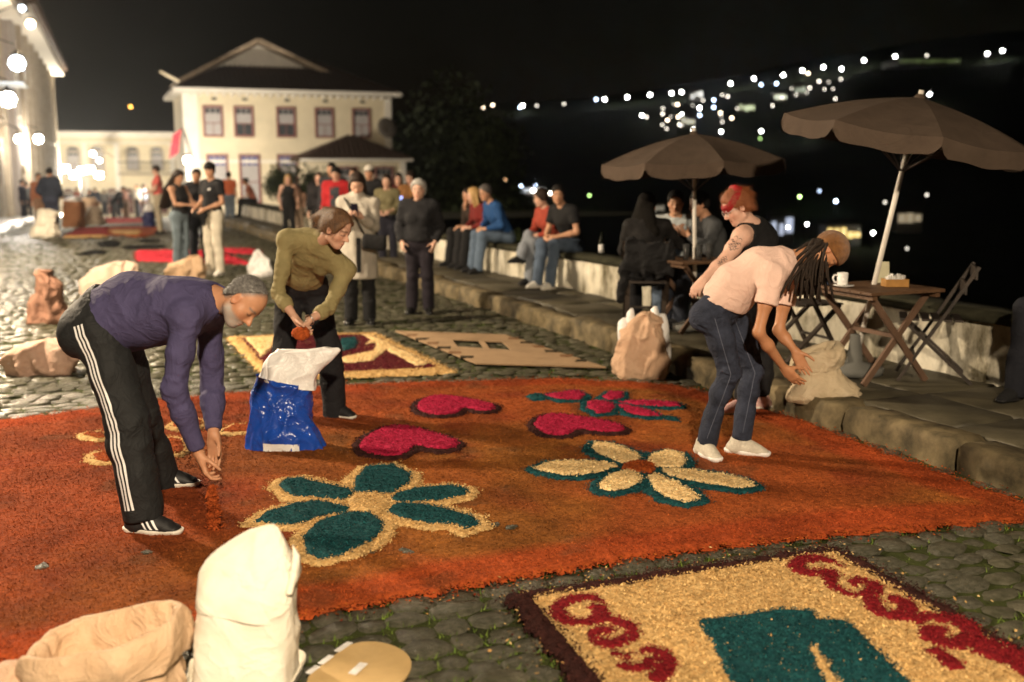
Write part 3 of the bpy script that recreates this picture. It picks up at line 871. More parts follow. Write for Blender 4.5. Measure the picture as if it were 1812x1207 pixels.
# --- parapet wall towards the valley
m = M('limewash_wall', (.72, .68, .57), .9, .15, .1, 3, .35, 25, col2=(.55, .50, .38)); nt = m.node_tree
b = nt.nodes["Principled BSDF"]; old = b.inputs["Base Color"].links[0].from_socket
n3 = nt.nodes.new("ShaderNodeTexNoise"); n3.inputs["Scale"].default_value = 1.3; n3.inputs["Detail"].default_value = 8; n3.inputs["Roughness"].default_value = .7
tc = nt.nodes.new("ShaderNodeTexCoord"); mp = nt.nodes.new("ShaderNodeMapping"); mp.inputs["Scale"].default_value = (1.6, 1.6, .8)
nt.links.new(tc.outputs["Object"], mp.inputs[0]); nt.links.new(mp.outputs[0], n3.inputs["Vector"])
mr = nt.nodes.new("ShaderNodeMapRange"); mr.inputs[1].default_value = .46; mr.inputs[2].default_value = .66
nt.links.new(n3.outputs["Fac"], mr.inputs[0]); mx = nt.nodes.new("ShaderNodeMix"); mx.data_type = 'RGBA'
mx.inputs["B"].default_value = (.10, .085, .05, 1); nt.links.new(mr.outputs[0], mx.inputs["Factor"]); nt.links.new(old, mx.inputs["A"]); nt.links.new(mx.outputs["Result"], b.inputs["Base Color"])
M_LIME = m
M_MOSSCAP = M('mossy_coping', (.018, .018, .012), .95, .1, .4, 5, .6, 30, col2=(.05, .048, .03))
pw = empty('parapet_wall', st(12, WALL_T, PAVE_Z)); tag(pw, 'low whitewashed stained parapet wall with dark mossy top along the pavement', 'wall')
def wall_run(s0, s1, hf, name, mat, z0, t_in, t_out, cap=False):
    ss = np.arange(s0, s1, .12); rings = []
    for a in ss:
        h = hf(a); w = .012 * (vnoise(np.array([[a * 2.1, 3.3, 1.]]))[0] - .5) * 2
        z = PAVE_Z + h + .02 * (vnoise(np.array([[a * 1.3, 8.3, 1.]]))[0] - .5)
        if cap: pr = [(t_in - .035, z - .02), (t_in - .03, z + .035), (t_in + .04, z + .06), (t_out, z + .05), (t_out + .03, z - .02)]
        else: pr = [(t_in + w, z0), (t_in + w * 1.3, z0 + (z - z0) * .6), (t_in + .01 + w, z - .02), (t_in + .03, z), (t_out - .02, z), (t_out, z - .03), (t_out, -4.)]
        rings.append(np.array([st(a, t, zz) for t, zz in pr]))
    mb = MB(); mb.rings(rings, True)
    return mb.put(name, mat, pw, True)
hgt = lambda a: float(np.interp(a, [8, 13, 18], [.46, .40, .37]))
wall_run(-4, 36.5, hgt, 'wall_body', M_LIME, .10, WALL_T, WALL_T + .42)
wall_run(-4, 36.5, hgt, 'coping', M_MOSSCAP, .10, WALL_T, WALL_T + .42, True)

# --- pavement on the building side and the facades beyond it
LB = [V3(-1.2, -3.0, 0), V3(-13.4, 28.0, 0), V3(-30.6, 75, 0)]
mb = MB()
lp = tag(empty('far_pavement'), kind='structure')
for (a, b) in ((LB[0], LB[1]), (LB[1], LB[2])):
    d = unit(b - a); nrm = V3(-d[1], d[0], 0)
    nseg = 10
    for i in range(nseg):
        p0, p1 = lerp(a, b, i / nseg), lerp(a, b, (i + 1) / nseg - .0015)
        z = zg_xy(*lerp(p0, p1, .5)[:2]); q = [p0, p0 + nrm * 1.5, p1 + nrm * 1.5, p1]
        slab([c[:2] for c in q], z - .4, z + .16, rg, 'paving_slab', M('pave_gloss', (.10, .10, .09), .35, .5, .3, 2, .3, 30, col2=(.2, .2, .18)), lp, .03, .01)

M_CREAM = M('cream_plaster', (.64, .56, .40), .9, .15, .08, 1.2, .15, 20)
M_WHITEP = M('white_plaster', (.70, .66, .58), .9, .15, .08, 1.5, .15, 20)
M_WOODR = M('window_wood', (.20, .085, .075), .7, .3, .2, 12, .2, 60)
M_GLASSD = M('window_glass', (.05, .055, .06), .15, .5, .2, 3)
M_CURTAIN = M('window_curtain', (.36, .34, .33), .9, .1, .15, 10, .2, 40)
M_TILE = M('roof_tile', (.050, .032, .022), .9, .15, .3, 6, .5, 20, col2=(.085, .055, .04))
M_STONE = M('stone_trim', (.36, .31, .24), .85, .2, .15, 4, .3, 30)
class Face:
    """a facade plane: origin at its lower corner, X along it, N outward"""
    def __init__(self, o, x, n, root): self.o, self.x, self.n, self.root = np.asarray(o, float), unit(x), unit(n), root
    def p(self, a, h, out=0.): return self.o + self.x * a + V3(0, 0, h) + self.n * out
    def box(self, mb, a0, a1, h0, h1, o0, o1): return mb.box(self.p((a0 + a1) / 2, (h0 + h1) / 2, (o0 + o1) / 2), (a1 - a0, h1 - h0, o1 - o0), [self.x, V3(0, 0, 1), self.n])
    def part(self, name, mat, parent, *rects):
        mb = MB()
        for r in rects: self.box(mb, *r)
        return mb.put(name, mat, parent)
    def window(self, a, h, w, hh, frame=M_WOODR, blue=False, open_=False, arch=False, fw=.13, name='window', back=None):
        """sash window: frame proud of the wall, panes set back"""
        fr = [(a - w / 2, a - w / 2 + fw, h, h + hh, -.02, .07), (a + w / 2 - fw, a + w / 2, h, h + hh, -.02, .07), (a - w / 2 + fw, a + w / 2 - fw, h + hh - fw, h + hh, -.02, .068), (a - w / 2 + fw, a + w / 2 - fw, h, h + fw, -.02, .068)]
        win = self.part(name, frame, self.root, *fr)
        if arch:
            mb = MB(); pts = [self.p(a + (w / 2 - fw / 2) * math.cos(t), h + hh + .28 * w * math.sin(t), .03) for t in np.linspace(0, math.pi, 11)]
            for q0, q1 in zip(pts[:-1], pts[1:]): mb.bar(q0, q1, fw, .09, self.n)
            mb.put('arch', frame, win)
            mb = MB(); mb.rings([np.array([self.p(a + (w / 2 - fw) * math.cos(t), h + hh + .28 * w * math.sin(t), o) for t in np.linspace(0, math.pi, 11)]) for o in (-.01, .015)], True); mb.put('fanlight', back or M_GLASSD, win)
        a0, a1, h0, h1 = a - w / 2 + fw, a + w / 2 - fw, h + fw, h + hh - fw
        self.part('pane', back or M_CURTAIN, win, (a0, a1, h0 + (h1 - h0) * (.42 if open_ else 0), h1, -.015, .012))
        if open_: self.part('pane', M_GLASSD, win, (a0, a1, h0, h0 + (h1 - h0) * .42 - .005, -.02, .006))
        for i in range(3):                                # small panes of the top light
            wq = (a1 - a0) / 3
            self.part('pane', M_GLASSD if not blue else M('blue_glass', (.06, .07, .22), .3, .4, .2), win, (a0 + i * wq + .03, a0 + (i + 1) * wq - .03, h1 - (h1 - h0) * .2, h1 - .03, .012, .022))
        self.part('glazing_bar', frame, win, (a0, a1, h0 + (h1 - h0) * .42, h0 + (h1 - h0) * .42 + .05, .012, .03), ((a0 + a1) / 2 - .02, (a0 + a1) / 2 + .02, h0, h0 + (h1 - h0) * .42, .012, .03))
        return win
def hip_roof(root, c00, c10, c11, c01, z, rise, over=.8, name='roof', mat=None, ridge=.35, thick=.16):
    c = (c00 + c10 + c11 + c01) / 4
    pts = [q + unit((q - c) * V3(1, 1, 0)) * over * 1.3 for q in (c00, c10, c11, c01)]
    pts = [V3(q[0], q[1], z) for q in pts]
    r0, r1 = lerp(lerp(pts[0], pts[3], .5), lerp(pts[1], pts[2], .5), ridge), lerp(lerp(pts[0], pts[3], .5), lerp(pts[1], pts[2], .5), 1 - ridge)
    r0, r1 = r0 + V3(0, 0, rise), r1 + V3(0, 0, rise)
    low = [q - V3(0, 0, thick) for q in pts]
    v = np.array(pts + low + [r0, r1])
    o = put(name, mesh_np(name, v, [np.array([[0, 1, 9, 8], [2, 3, 8, 9], [0, 4, 5, 1], [1, 5, 6, 2], [2, 6, 7, 3], [3, 7, 4, 0], [4, 7, 6, 5]]), np.array([[1, 2, 9], [3, 0, 8]])], mat or M_TILE, False), root)
    mb = MB()                                             # rows of roof tiles as ribs on the front slope
    for (a, b, ra, rb) in ((pts[0], pts[1], r0, r1), (pts[1], pts[2], r1, r1), (pts[3], pts[0], r0, r0)):
        n = max(6, int(np.linalg.norm(b - a) / .28))
        for i in range(n + 1):
            t = i / n; lo_ = lerp(a, b, t); hi_ = lerp(ra, rb, np.clip((t - ridge) / (1 - 2 * ridge), 0, 1)) if ra is not rb else ra
            f = 1.0
            if ra is not rb and t < ridge: f = t / ridge
            if ra is not rb and t > 1 - ridge: f = (1 - t) / ridge
            if ra is rb: f = 1 - abs(2 * t - 1)
            if ra is rb: hi_ = ra
            up = unit((lerp(ra, rb, .5) - lerp(a, b, .5)))
            if f > .03: mb.bar(lo_ + V3(0, 0, .03), lo_ + (lerp(ra, rb, .5) - lerp(a, b, .5)) * f * .98 + V3(0, 0, .03), .10, .09)
    mb.put('tile_ridges', mat or M_TILE, o)
    return o
# cream two-storey house
hl, hr = P(330, 300, 61.0), P(692, 300, 65.2); hl[2] = hr[2] = zg_xy(-13, 64) - .3
hx = unit((hr - hl) * V3(1, 1, 0)); hn = V3(hx[1], -hx[0], 0); HW = np.linalg.norm((hr - hl)[:2])
house = empty('cream_house', lerp(hl, hr, .5)); tag(house, 'two-storey cream house with dark hipped roof, sash windows and lower annex', 'house')
eave = P(330, 163, 61.)[2] - hl[2]
F1 = Face(hl, hx, hn, house); D_ = 8.
mb = MB(); F1.box(mb, 0, HW, -1, eave, -D_, 0); mb.put('wall', M_CREAM, house)
F1.part('corner_pilaster', M_WHITEP, house, (-.06, .75, -1, eave - .05, -.5, .08)); F1.part('corner_pilaster', M_WHITEP, house, (HW - .35, HW + .06, -1, eave - .05, -.5, .08))
F1.part('eaves', M_WHITEP, house, (-.55, HW + .55, eave - .02, eave + .22, -D_ - .5, .70))
F1.part('string_course', M_WHITEP, house, (.76, HW - .36, eave * .46, eave * .46 + .16, -.05, .05))
for i in range(26): F1.part('eave_bracket', M_WHITEP, house, (.4 + i * (HW - .6) / 26, .5 + i * (HW - .6) / 26, eave - .20, eave - .03, .0, .55))
ax_of = lambda u: np.interp(u, [330, 692], [0, HW])
for i, u in enumerate((378, 430, 503, 571, 638)):
    F1.window(ax_of(u), eave * .66, 1.12, 1.75, open_=i in (1, 2))
    F1.part('vent', M_GLASSD, house, (ax_of(u) - .05, ax_of(u) + .25, eave * .945, eave * .965, .0, .01))
for u in (382, 437, 503): F1.window(ax_of(u), 1.0, 1.2, 2.8, blue=True)
hip_roof(house, F1.p(0, 0), F1.p(HW, 0), F1.p(HW, 0, -D_), F1.p(0, 0, -D_), hl[2] + eave + .22, 2.2, .5)
# pale gabled attic standing behind the ridge
ga, gb = ax_of(338), ax_of(588); gm = ax_of(470)
zt = P(470, 82, 68)[2] - hl[2]
att = MB(); o1, o0 = -2.6, -7.6
tri = [(ga + .5, eave + .9), (gb - .5, eave + 1.5), (gm, zt - .25)]
att.rings([np.array([F1.p(a, h, o0) for a, h in tri]), np.array([F1.p(a, h, o1) for a, h in tri])], True); att.put('attic_gable', M_WHITEP, house)
for (a0, h0), (a1, h1) in (((ga - .4, eave + .7), (gm, zt)), ((gm, zt), (gb + .4, eave + 1.35))):
    for k in range(4):
        A_, B_ = lerp((a0, h0), (a1, h1), k / 4 + .005), lerp((a0, h0), (a1, h1), (k + 1) / 4 - .005)
        mb = MB(); mb.bar(F1.p(A_[0], A_[1], (o0 + o1) / 2), F1.p(B_[0], B_[1], (o0 + o1) / 2), .26, abs(o1 - o0) + .9); mb.put('verge_board', M('verge', (.42, .33, .24), .9, .1, .2, 3), house)
# annex
aa, ab = ax_of(522), ax_of(690); ah = eave * .475
mb = MB(); F1.box(mb, aa, ab + .2, -1, ah, -.1, 2.6); mb.put('annex_wall', M_CREAM, house)
F2 = Face(F1.p(0, 0, 2.6), hx, hn, house)
for u in (590, 655): F2.window(ax_of(u) + .1, 1.05, 1.15, 2.05, open_=u == 590)
for u in (590, 655): F2.part('vent', M_GLASSD, house, (ax_of(u), ax_of(u) + .25, ah * .88, ah * .92, .0, .01))
F2.part('corner_pilaster', M_WHITEP, house, (ab - .05, ab + .26, -1, ah - .02, -.4, .05))
F2.part('eaves', M_WHITEP, house, (aa - .4, ab + .6, ah - .02, ah + .12, -2.5, .45))
hip_roof(house, F1.p(aa, 0, 2.6), F1.p(ab + .2, 0, 2.6), F1.p(ab + .2, 0, .1), F1.p(aa, 0, .1), hl[2] + ah + .12, 1.35, .4, 'annex_roof', ridge=.49)
mb = MB(); mb.lathe([(.05, -.05), (.45, 0.), (.62, .12), (.60, .14), (.1, .02)], F1.p(ax_of(677), eave * .74, .9), 18, frame_z(hn + V3(.3, 0, .3))); mb.tube([F1.p(ax_of(677), eave * .74, .9), F1.p(ax_of(684), eave * .70, .1)], .03, 6)
mb.put('satellite_dish', M('dish_grey', (.16, .14, .12), .6, .3), house, True)
mb = MB(); mb.tube([F1.p(-.2, eave + .55, .4), F1.p(-1.2, eave + 1.05, .6)], .09, 8); mb.put('gutter_spout', M('spout_white', (.8, .7, .5), .5, .3), house, True)

# long cream building closing the square
fl, fr_ = P(88, 300, 92.), P(345, 300, 95.); fl[2] = fr_[2] = zg_xy(-33, 93) - .3
fx = unit((fr_ - fl) * V3(1, 1, 0)); fn_ = V3(fx[1], -fx[0], 0); FW = np.linalg.norm((fr_ - fl)[:2]); fe = P(200, 233, 93.)[2] - fl[2]
far = empty('arcaded_building', lerp(fl, fr_, .5)); tag(far, 'long cream two-storey building with arched balcony doors closing the square', 'building')
F3_ = Face(fl, fx, fn_, far); au = lambda u: np.interp(u, [88, 345], [0, FW])
mb = MB(); F3_.box(mb, 0, FW, -1, fe - .5, -9, 0); mb.put('wall', M_CREAM, far)
F3_.part('cornice', M_WHITEP, far, (-.2, FW + .2, fe - .5, fe, -9, .35)); F3_.part('cornice_moulding', M_WHITEP, far, (-.1, FW + .1, fe - 1.0, fe - .85, -.05, .15))
for u in (98, 150, 206, 305): F3_.part('pilaster', M_WHITEP, far, (au(u) - .2, au(u) + .2, -1, fe - 1.02, -.05, .10))
for u in (130, 172, 234, 277): F3_.window(au(u), fe * .56, 1.15, 1.75, frame=M_STONE, arch=True, fw=.16, name='balcony_door')
F3_.part('balcony_floor', M_STONE, far, (au(208), au(303), fe * .52, fe * .54, 0, .9))
bal = F3_.part('balcony_rail', M('iron', (.03, .03, .03), .5, .4), far, (au(208), au(303), fe * .66, fe * .67, .82, .88))
for i in range(24): F3_.part('baluster', M('iron', (.03, .03, .03)), bal, (au(208) + i * .19 + .05, au(208) + i * .19 + .075, fe * .54, fe * .66, .83, .87))
for i, u in enumerate((118, 150, 194, 222, 250, 282)): F3_.window(au(u), .5, 1.1, 2.0, frame=M_STONE, arch=True, fw=.14, name='door', back=M('door_wood', (.09, .035, .03), .7, .2))
# buildings on the near side of the street
def side_building(y0, y1, h, name, label, wallm, over, nwin, inset=0.):
    d = unit(LB[2] - LB[1]); nrm = V3(-d[1], d[0], 0)
    a, b = LB[1] + d * (y0 - 28) / d[1] + nrm * (1.3 - inset), LB[1] + d * (y1 - 28) / d[1] + nrm * (1.3 - inset)
    z0 = zg_xy(*lerp(a, b, .5)[:2]) - .3; a[2] = b[2] = z0
    root = empty(name, lerp(a, b, .5)); tag(root, label, 'building')
    W = np.linalg.norm(b - a); Fc = Face(a, d, -nrm, root)
    mb = MB(); Fc.box(mb, 0, W, -1, h, -8, 0); mb.put('wall', wallm, root)
    Fc.part('cornice', M_WHITEP, root, (-.3, W + .3, h, h + .35, -8, over)); Fc.part('string_course', M_STONE, root, (0, W, h * .48, h * .5, -.02, .12))
    Fc.part('roof', M_TILE, root, (-.5, W + .5, h + .35, h + .75, -8, over + .25))
    for i in range(nwin):
        a_ = W * (i + .5) / nwin
        Fc.window(a_, h * .56, 1.2, 2.0, frame=M_WHITEP, arch=True, name='window'); Fc.window(a_, .3, 1.4, 2.6, frame=M_STONE, arch=True, name='door', back=M('door_wood', (.09, .035, .03)))
        Fc.part('pilaster', M_STONE, root, (a_ + W / nwin / 2 - .25, a_ + W / nwin / 2 + .25, -1, h - .01, -.02, .22))
    return Fc, root, W
FA, bA, WA = side_building(20, 46, 8.2, 'corner_building', 'tall plastered building with deep eaves beside the glaring lamps', M('ochre_plaster', (.40, .31, .20), .9, .15, .1, 2, .2, 20), 1.0, 7)
FB, bB, WB = side_building(47, 78, 9.6, 'stone_fronted_building', 'grey-fronted building with projecting cornice past the deep-eaved one', M('grey_plaster', (.34, .30, .27), .9, .15, .1, 2, .2, 20), .9, 8, .4)
mb = MB()
for i in range(5): FA.box(mb, WA - 6 + i * .5, WA - 5.55 + i * .5, 5.2, 5.25, 0, 1.3)
mb.put('awning', M('awning_blue', (.45, .55, .65), .6, .3), bA)

# --- valley and hill beyond the parapet
RIDGE = [(-900, 330), (500, 250), (700, 205), (850, 184), (1070, 170), (1300, 142), (1420, 119), (1530, 100), (1640, 92), (1780, 84), (2200, 70), (2900, 110), (4000, 200)]
def hill_z(x, y):
    u = CX + F_PX * x / np.maximum(y, .3 * np.abs(x) + 1); r = np.hypot(x, y)
    vr = np.interp(u, [q[0] for q in RIDGE], [q[1] for q in RIDGE])
    zr = CAM_Z + (HORIZON - vr) / F_PX * 760 * .985
    z = np.interp(r, [0, 30, 120, 300], [-6, -7, -14, -26])
    k = np.clip((r - 300) / 460, 0, 1)
    return np.where(r < 300, z, -26 + (zr + 26) * k ** 1.15) - np.clip((r - 760) / 700, 0, 1) * 60
az = np.radians(np.concatenate([np.arange(-60, -26, 4), np.arange(-26, 30, .8), np.arange(30, 80, 3)])); rr_ = np.concatenate([[14, 20, 30, 45, 70], np.arange(100, 800, 22), [850, 950, 1100, 1400]])
A_, R_ = np.meshgrid(az, rr_, indexing='ij'); X_, Y_ = R_ * np.sin(A_), R_ * np.cos(A_)
Z_ = hill_z(X_, Y_) + np.where(R_ > 100, 7 * fnoise(np.stack([X_ / 60, Y_ / 60, X_ * 0], -1), 3), 0)
keepz = to_st(X_, Y_)[1] < 6.9
Z_ = np.where(keepz & (to_st(X_, Y_)[0] < 135) & (R_ < 150), np.minimum(Z_, zg(to_st(X_, Y_)[0]) - 4), Z_)
n, m_ = A_.shape; i = (np.arange(n - 1)[:, None] * m_ + np.arange(m_ - 1)[None]).ravel()
o = put('hillside', mesh_np('hillside', np.stack([X_, Y_, Z_], -1).reshape(-1, 3), np.stack([i, i + m_, i + m_ + 1, i + 1], 1), M('hill_scrub', (.02, .028, .014), .95, .1, .5, .05, .0, col2=(.035, .045, .02)), True)); tag(o, kind='structure')
# ------------------------------------------------------------------ sawdust carpets
M_SAW = M('sawdust', (.4, .2, .1), .95, .08, .25, 45, .5, 160, vcol=True)
def zoom(x0, y0, k): return lambda pts: [(x0 + a / k, y0 + b / k) for a, b in pts]
Z1, Z2, Z3, Z4, Z5, Z6 = zoom(400, 580, 2.514), zoom(880, 640, 3.02), zoom(860, 900, 1.9034), zoom(0, 640, 4.022), zoom(680, 540, 4.118), zoom(0, 200, 4.022)
def offset_poly(p, d):
    p = np.asarray(p); n = len(p)
    area = .5 * np.sum(p[:, 0] * np.roll(p[:, 1], -1) - np.roll(p[:, 0], -1) * p[:, 1])
    e = np.roll(p, -1, 0) - p; nr = np.stack([e[:, 1], -e[:, 0]], 1); nr /= np.linalg.norm(nr, axis=1)[:, None] + 1e-9
    if area < 0: nr = -nr
    m = nr + np.roll(nr, 1, 0); m /= np.linalg.norm(m, axis=1)[:, None] + 1e-9
    return p + m * d
def smooth_poly(p, it=2):
    p = np.asarray(p)
    for _ in range(it):
        q = np.roll(p, -1, 0); p = np.stack([.75 * p + .25 * q, .25 * p + .75 * q], 1).reshape(-1, 2)
    return p
def wob(x, y, a=.012, f=18.): return a * (vnoise(np.stack([x * f, y * f, x * 0 + 2.], -1)) - .5) * 2
SAWC = dict(tan=[(.52, .33, .13), (.66, .46, .21), (.42, .24, .085)], teal=[(.008, .050, .056), (.015, .085, .088), (.004, .026, .034)], cream=[(.70, .50, .24), (.80, .63, .36), (.56, .36, .15)],
            pink=[(.34, .012, .045), (.44, .025, .075), (.22, .006, .025)], maroon=[(.085, .010, .014), (.13, .014, .018), (.05, .006, .010)], dark=[(.035, .012, .010), (.055, .018, .014), (.02, .008, .008)],
            red=[(.26, .018, .012), (.34, .03, .016), (.17, .012, .01)], rust=[(.27, .055, .012), (.36, .085, .016), (.17, .028, .009)], black=[(.008, .008, .008), (.014, .013, .012), (.005, .005, .005)],
            hot=[(.50, .03, .05), (.60, .05, .07), (.36, .02, .03)], scroll=[(.16, .008, .012), (.23, .016, .018), (.10, .006, .010)])
def big_color(x, y):
    q = np.stack([x, y, x * 0], -1)
    a = fnoise(q * .75 + 3.1, 4) + .5; b = fnoise(q * 2.6 + 9., 3) + .5
    och, orn, red = np.array([.240, .086, .018]), np.array([.250, .060, .015]), np.array([.165, .028, .011])
    k = np.clip((a - .40) / .22, 0, 1)[..., None]; c = orn * (1 - k) + och * k
    k = np.clip((b - .56) / .16, 0, 1)[..., None] * .6; c = c * (1 - k) + red * k
    k = np.clip((-x - .7) / 1.0, 0, 1)[..., None] * .5; c = c * (1 - k) + red * 1.1 * k
    d = edge_dist(BIG, x, y) + .10 * fnoise(q * 3, 2); k = np.clip((.34 - d) / .12, 0, 1)[..., None] * .85
    c = c * (1 - k) + np.array([.275, .046, .012]) * k
    g = fnoise(q * 5.5 + 21., 3) + .5 * fnoise(q * 1.3 + 2., 2); c = c * np.clip(1 + 1.0 * g, .6, 1.35)[..., None]
    k = np.clip((fnoise(q * 3.7 + 40., 4) - .17) / .06, 0, 1)[..., None] * .35; c = c * (1 - k) + np.array([.085, .050, .024]) * k
    return c
def sawdust(name, poly, color, parent, z0=.012, thick=.016, dens=9000, cell=.02, size=.0085, rag=.014, seed=0, clip=None, nz=.006, stuff=True, hole=None):
    rg = np.random.default_rng(100 + seed)
    poly = np.asarray(poly); lo, hi = poly.min(0) - .02, poly.max(0) + .02
    if clip is not None: lo, hi = np.maximum(lo, clip[0]), np.minimum(hi, clip[1])
    nx, ny = int((hi[0] - lo[0]) / cell) + 2, int((hi[1] - lo[1]) / cell) + 2
    X, Y = np.meshgrid(lo[0] + cell * np.arange(nx), lo[1] + cell * np.arange(ny), indexing='ij')
    d = edge_dist(poly, X, Y) if len(poly) * nx * ny < 2e7 else None
    sd = np.where(inside(poly, X, Y), d, -d) + wob(X, Y, rag)
    if hole is not None: sd = np.minimum(sd, np.where(inside(hole, X, Y), -1, 1) * edge_dist(hole, X, Y) + .025)
    ins = sd > 0
    Z = z0 + thick * np.clip(sd / (thick * 1.6), -.6, 1) + nz * 2 * fnoise(np.stack([X * 28, Y * 28, X * 0], -1), 3)
    Z = np.where(ins, Z, z0 - .008)
    quad = (ins[:-1, :-1].astype(int) + ins[1:, :-1] + ins[1:, 1:] + ins[:-1, 1:]) >= 2
    i = np.argwhere(quad); idx = i[:, 0] * ny + i[:, 1]
    f = np.stack([idx, idx + ny, idx + ny + 1, idx + 1], 1)
    used = np.unique(f); mp = np.full(nx * ny, -1); mp[used] = np.arange(len(used)); f = mp[f]
    V = np.stack([X, Y, Z], -1).reshape(-1, 3)[used]
    V[:, :2] += rg.normal(0, cell * .16, (len(V), 2))
    def colour(x, y, n):
        if callable(color): c = color(x, y)
        else: c = np.array(SAWC[color])[rg.integers(0, 3, n)]; c = c * .5 + np.array(SAWC[color][0]) * .5
        return c * (1 + rg.normal(0, .12, n))[:, None]
    C = colour(V[:, 0], V[:, 1], len(V))
    # loose chips on top
    area = quad.sum() * cell * cell; n = int(area * dens)
    if n:
        k = rg.integers(0, len(i), n); cx = lo[0] + cell * (i[k, 0] + rg.random(n)); cy = lo[1] + cell * (i[k, 1] + rg.random(n))
        cx += rg.normal(0, rag * .6, n); cy += rg.normal(0, rag * .6, n)
        ii = np.clip(((cx - lo[0]) / cell).astype(int), 0, nx - 1); jj = np.clip(((cy - lo[1]) / cell).astype(int), 0, ny - 1)
        cz = np.maximum(Z[ii, jj], z0 - .004) + rg.uniform(.000, .006, n)
        ed = np.abs(sd[ii, jj]) < .05; cx += ed * rg.normal(0, rag, n); cy += ed * rg.normal(0, rag, n)
        a = rg.uniform(0, 6.28, n); L = size * rg.uniform(.5, 1.5, n); w = L * rg.uniform(.35, .8, n)
        e1 = np.stack([np.cos(a), np.sin(a), rg.normal(0, .45, n)], 1) * L[:, None]; e2 = np.stack([-np.sin(a), np.cos(a), rg.normal(0, .45, n)], 1) * w[:, None]
        c0 = np.stack([cx, cy, cz], 1)
        q = np.stack([c0 - e1 * .6 - e2 * .5, c0 + e1 * .65 - e2 * .35, c0 + e1 * .1 + e2 * .75], 1).reshape(-1, 3)
        f = [f, np.arange(n * 3).reshape(-1, 3) + len(V)]
        cc = colour(cx, cy, n) * rg.uniform(.7, 1.3, n)[:, None]
        V = np.concatenate([V, q]); C = np.concatenate([C, np.repeat(cc, 3, 0)])
    o = put(name, mesh_np(name, V, f, M_SAW, True, np.clip(C, 0.002, .9)), parent)
    if stuff: tag(o, kind='stuff')
    return o
def thicken(line, w):                        # centre line on the ground -> outline
    p = np.asarray(line, float)
    for _ in range(2):
        q = [p[0]]
        for a, b in zip(p[:-1], p[1:]): q += [.75 * a + .25 * b, .25 * a + .75 * b]
        p = np.array(q + [p[-1]])
    t = np.gradient(p, axis=0); t /= np.linalg.norm(t, axis=1)[:, None] + 1e-9; n = np.stack([-t[:, 1], t[:, 0]], 1)
    return np.concatenate([p + n * w / 2, (p - n * w / 2)[::-1]])

big = empty('sawdust_carpet', (0, 6.2, 0)); tag(big, 'large orange sawdust carpet with flowers and pink hearts across the cobbles', 'carpet')
sawdust('orange_ground', BIG, big_color, big, .006, .016, 14000, .018, .0066, .035, 1, clip=(np.array([-4.0, 3.2]), np.array([4, 10])), nz=.008)
def motif(polys, fill, edge, ow, base=.026, seed=10, name='petal', ename='petal_outline', dens=15000):
    for i, p in enumerate(polys):
        g = offset_poly(gp(p) if name == 'petal' else smooth_poly(gp(p), 1), .014)
        sawdust(ename, offset_poly(g, ow), edge, big, base, .012, dens, .012, .009, .012, seed + i)
        sawdust(name, g, fill, big, base + .010, .014, dens, .012, .008, .007, seed + 50 + i)
def spill(poly, color, n, parent, seed, out=.22, size=.008, clip=None):
    rg = np.random.default_rng(seed); poly = np.asarray(poly); m = len(poly); V = []; C = []
    L = np.linalg.norm(np.roll(poly, -1, 0) - poly, axis=1); k = rg.choice(m, n, p=L / L.sum()); t = rg.random(n)
    c = poly[k] * (1 - t)[:, None] + poly[(k + 1) % m] * t[:, None] + rg.normal(0, out * .45, (n, 2)) * rg.random((n, 1)) ** 1.2
    a = rg.uniform(0, 6.28, n); s = size * rg.uniform(.5, 1.2, n); d1 = np.stack([np.cos(a), np.sin(a), rg.normal(0, .3, n)], 1) * s[:, None]; d2 = np.stack([-np.sin(a), np.cos(a), rg.normal(0, .3, n)], 1) * s[:, None] * .6
    p = np.column_stack([c, rg.uniform(.010, .024, n)]); V = np.stack([p - d1, p + d2, p + d1, p - d2], 1).reshape(-1, 3)
    cc = np.array(SAWC[color])[rg.integers(0, 3, n)]
    o = put('spilled_sawdust', mesh_np('spilled_sawdust', V, np.arange(n * 4).reshape(-1, 4), M_SAW, False, np.repeat(cc, 4, 0)), parent); tag(o, kind='stuff')
spill(BIG, 'rust', 9000, big, 5)
# flower with teal petals
motif([Z1(p) for p in ([(572, 760), (580, 700), (625, 650), (740, 640), (818, 680), (805, 725), (740, 765), (640, 775)], [(245, 730), (262, 708), (330, 700), (450, 730), (540, 750), (572, 775), (520, 795), (400, 785), (290, 775)],
    [(135, 895), (180, 860), (290, 820), (420, 805), (545, 835), (530, 855), (440, 865), (330, 905), (230, 905)], [(350, 965), (420, 895), (530, 860), (630, 858), (690, 900), (690, 940), (620, 995), (520, 1040), (430, 1062), (370, 1040)],
    [(720, 840), (760, 815), (870, 820), (1010, 850), (1100, 880), (1118, 910), (1060, 932), (1030, 905), (900, 900), (780, 880)], [(740, 790), (760, 770), (880, 745), (1000, 735), (1070, 750), (1060, 775), (960, 795), (850, 805), (760, 808)])], 'teal', 'tan', .058)
circ = lambda c, rx, ry: [(c[0] + rx * math.cos(t), c[1] + ry * math.sin(t)) for t in np.linspace(0, 2 * math.pi, 20, endpoint=False)]
sawdust('flower_centre', gp(Z1(circ((635, 815), 105, 48))), 'tan', big, .034, .022, 15000, .012, .009, .01, 31)
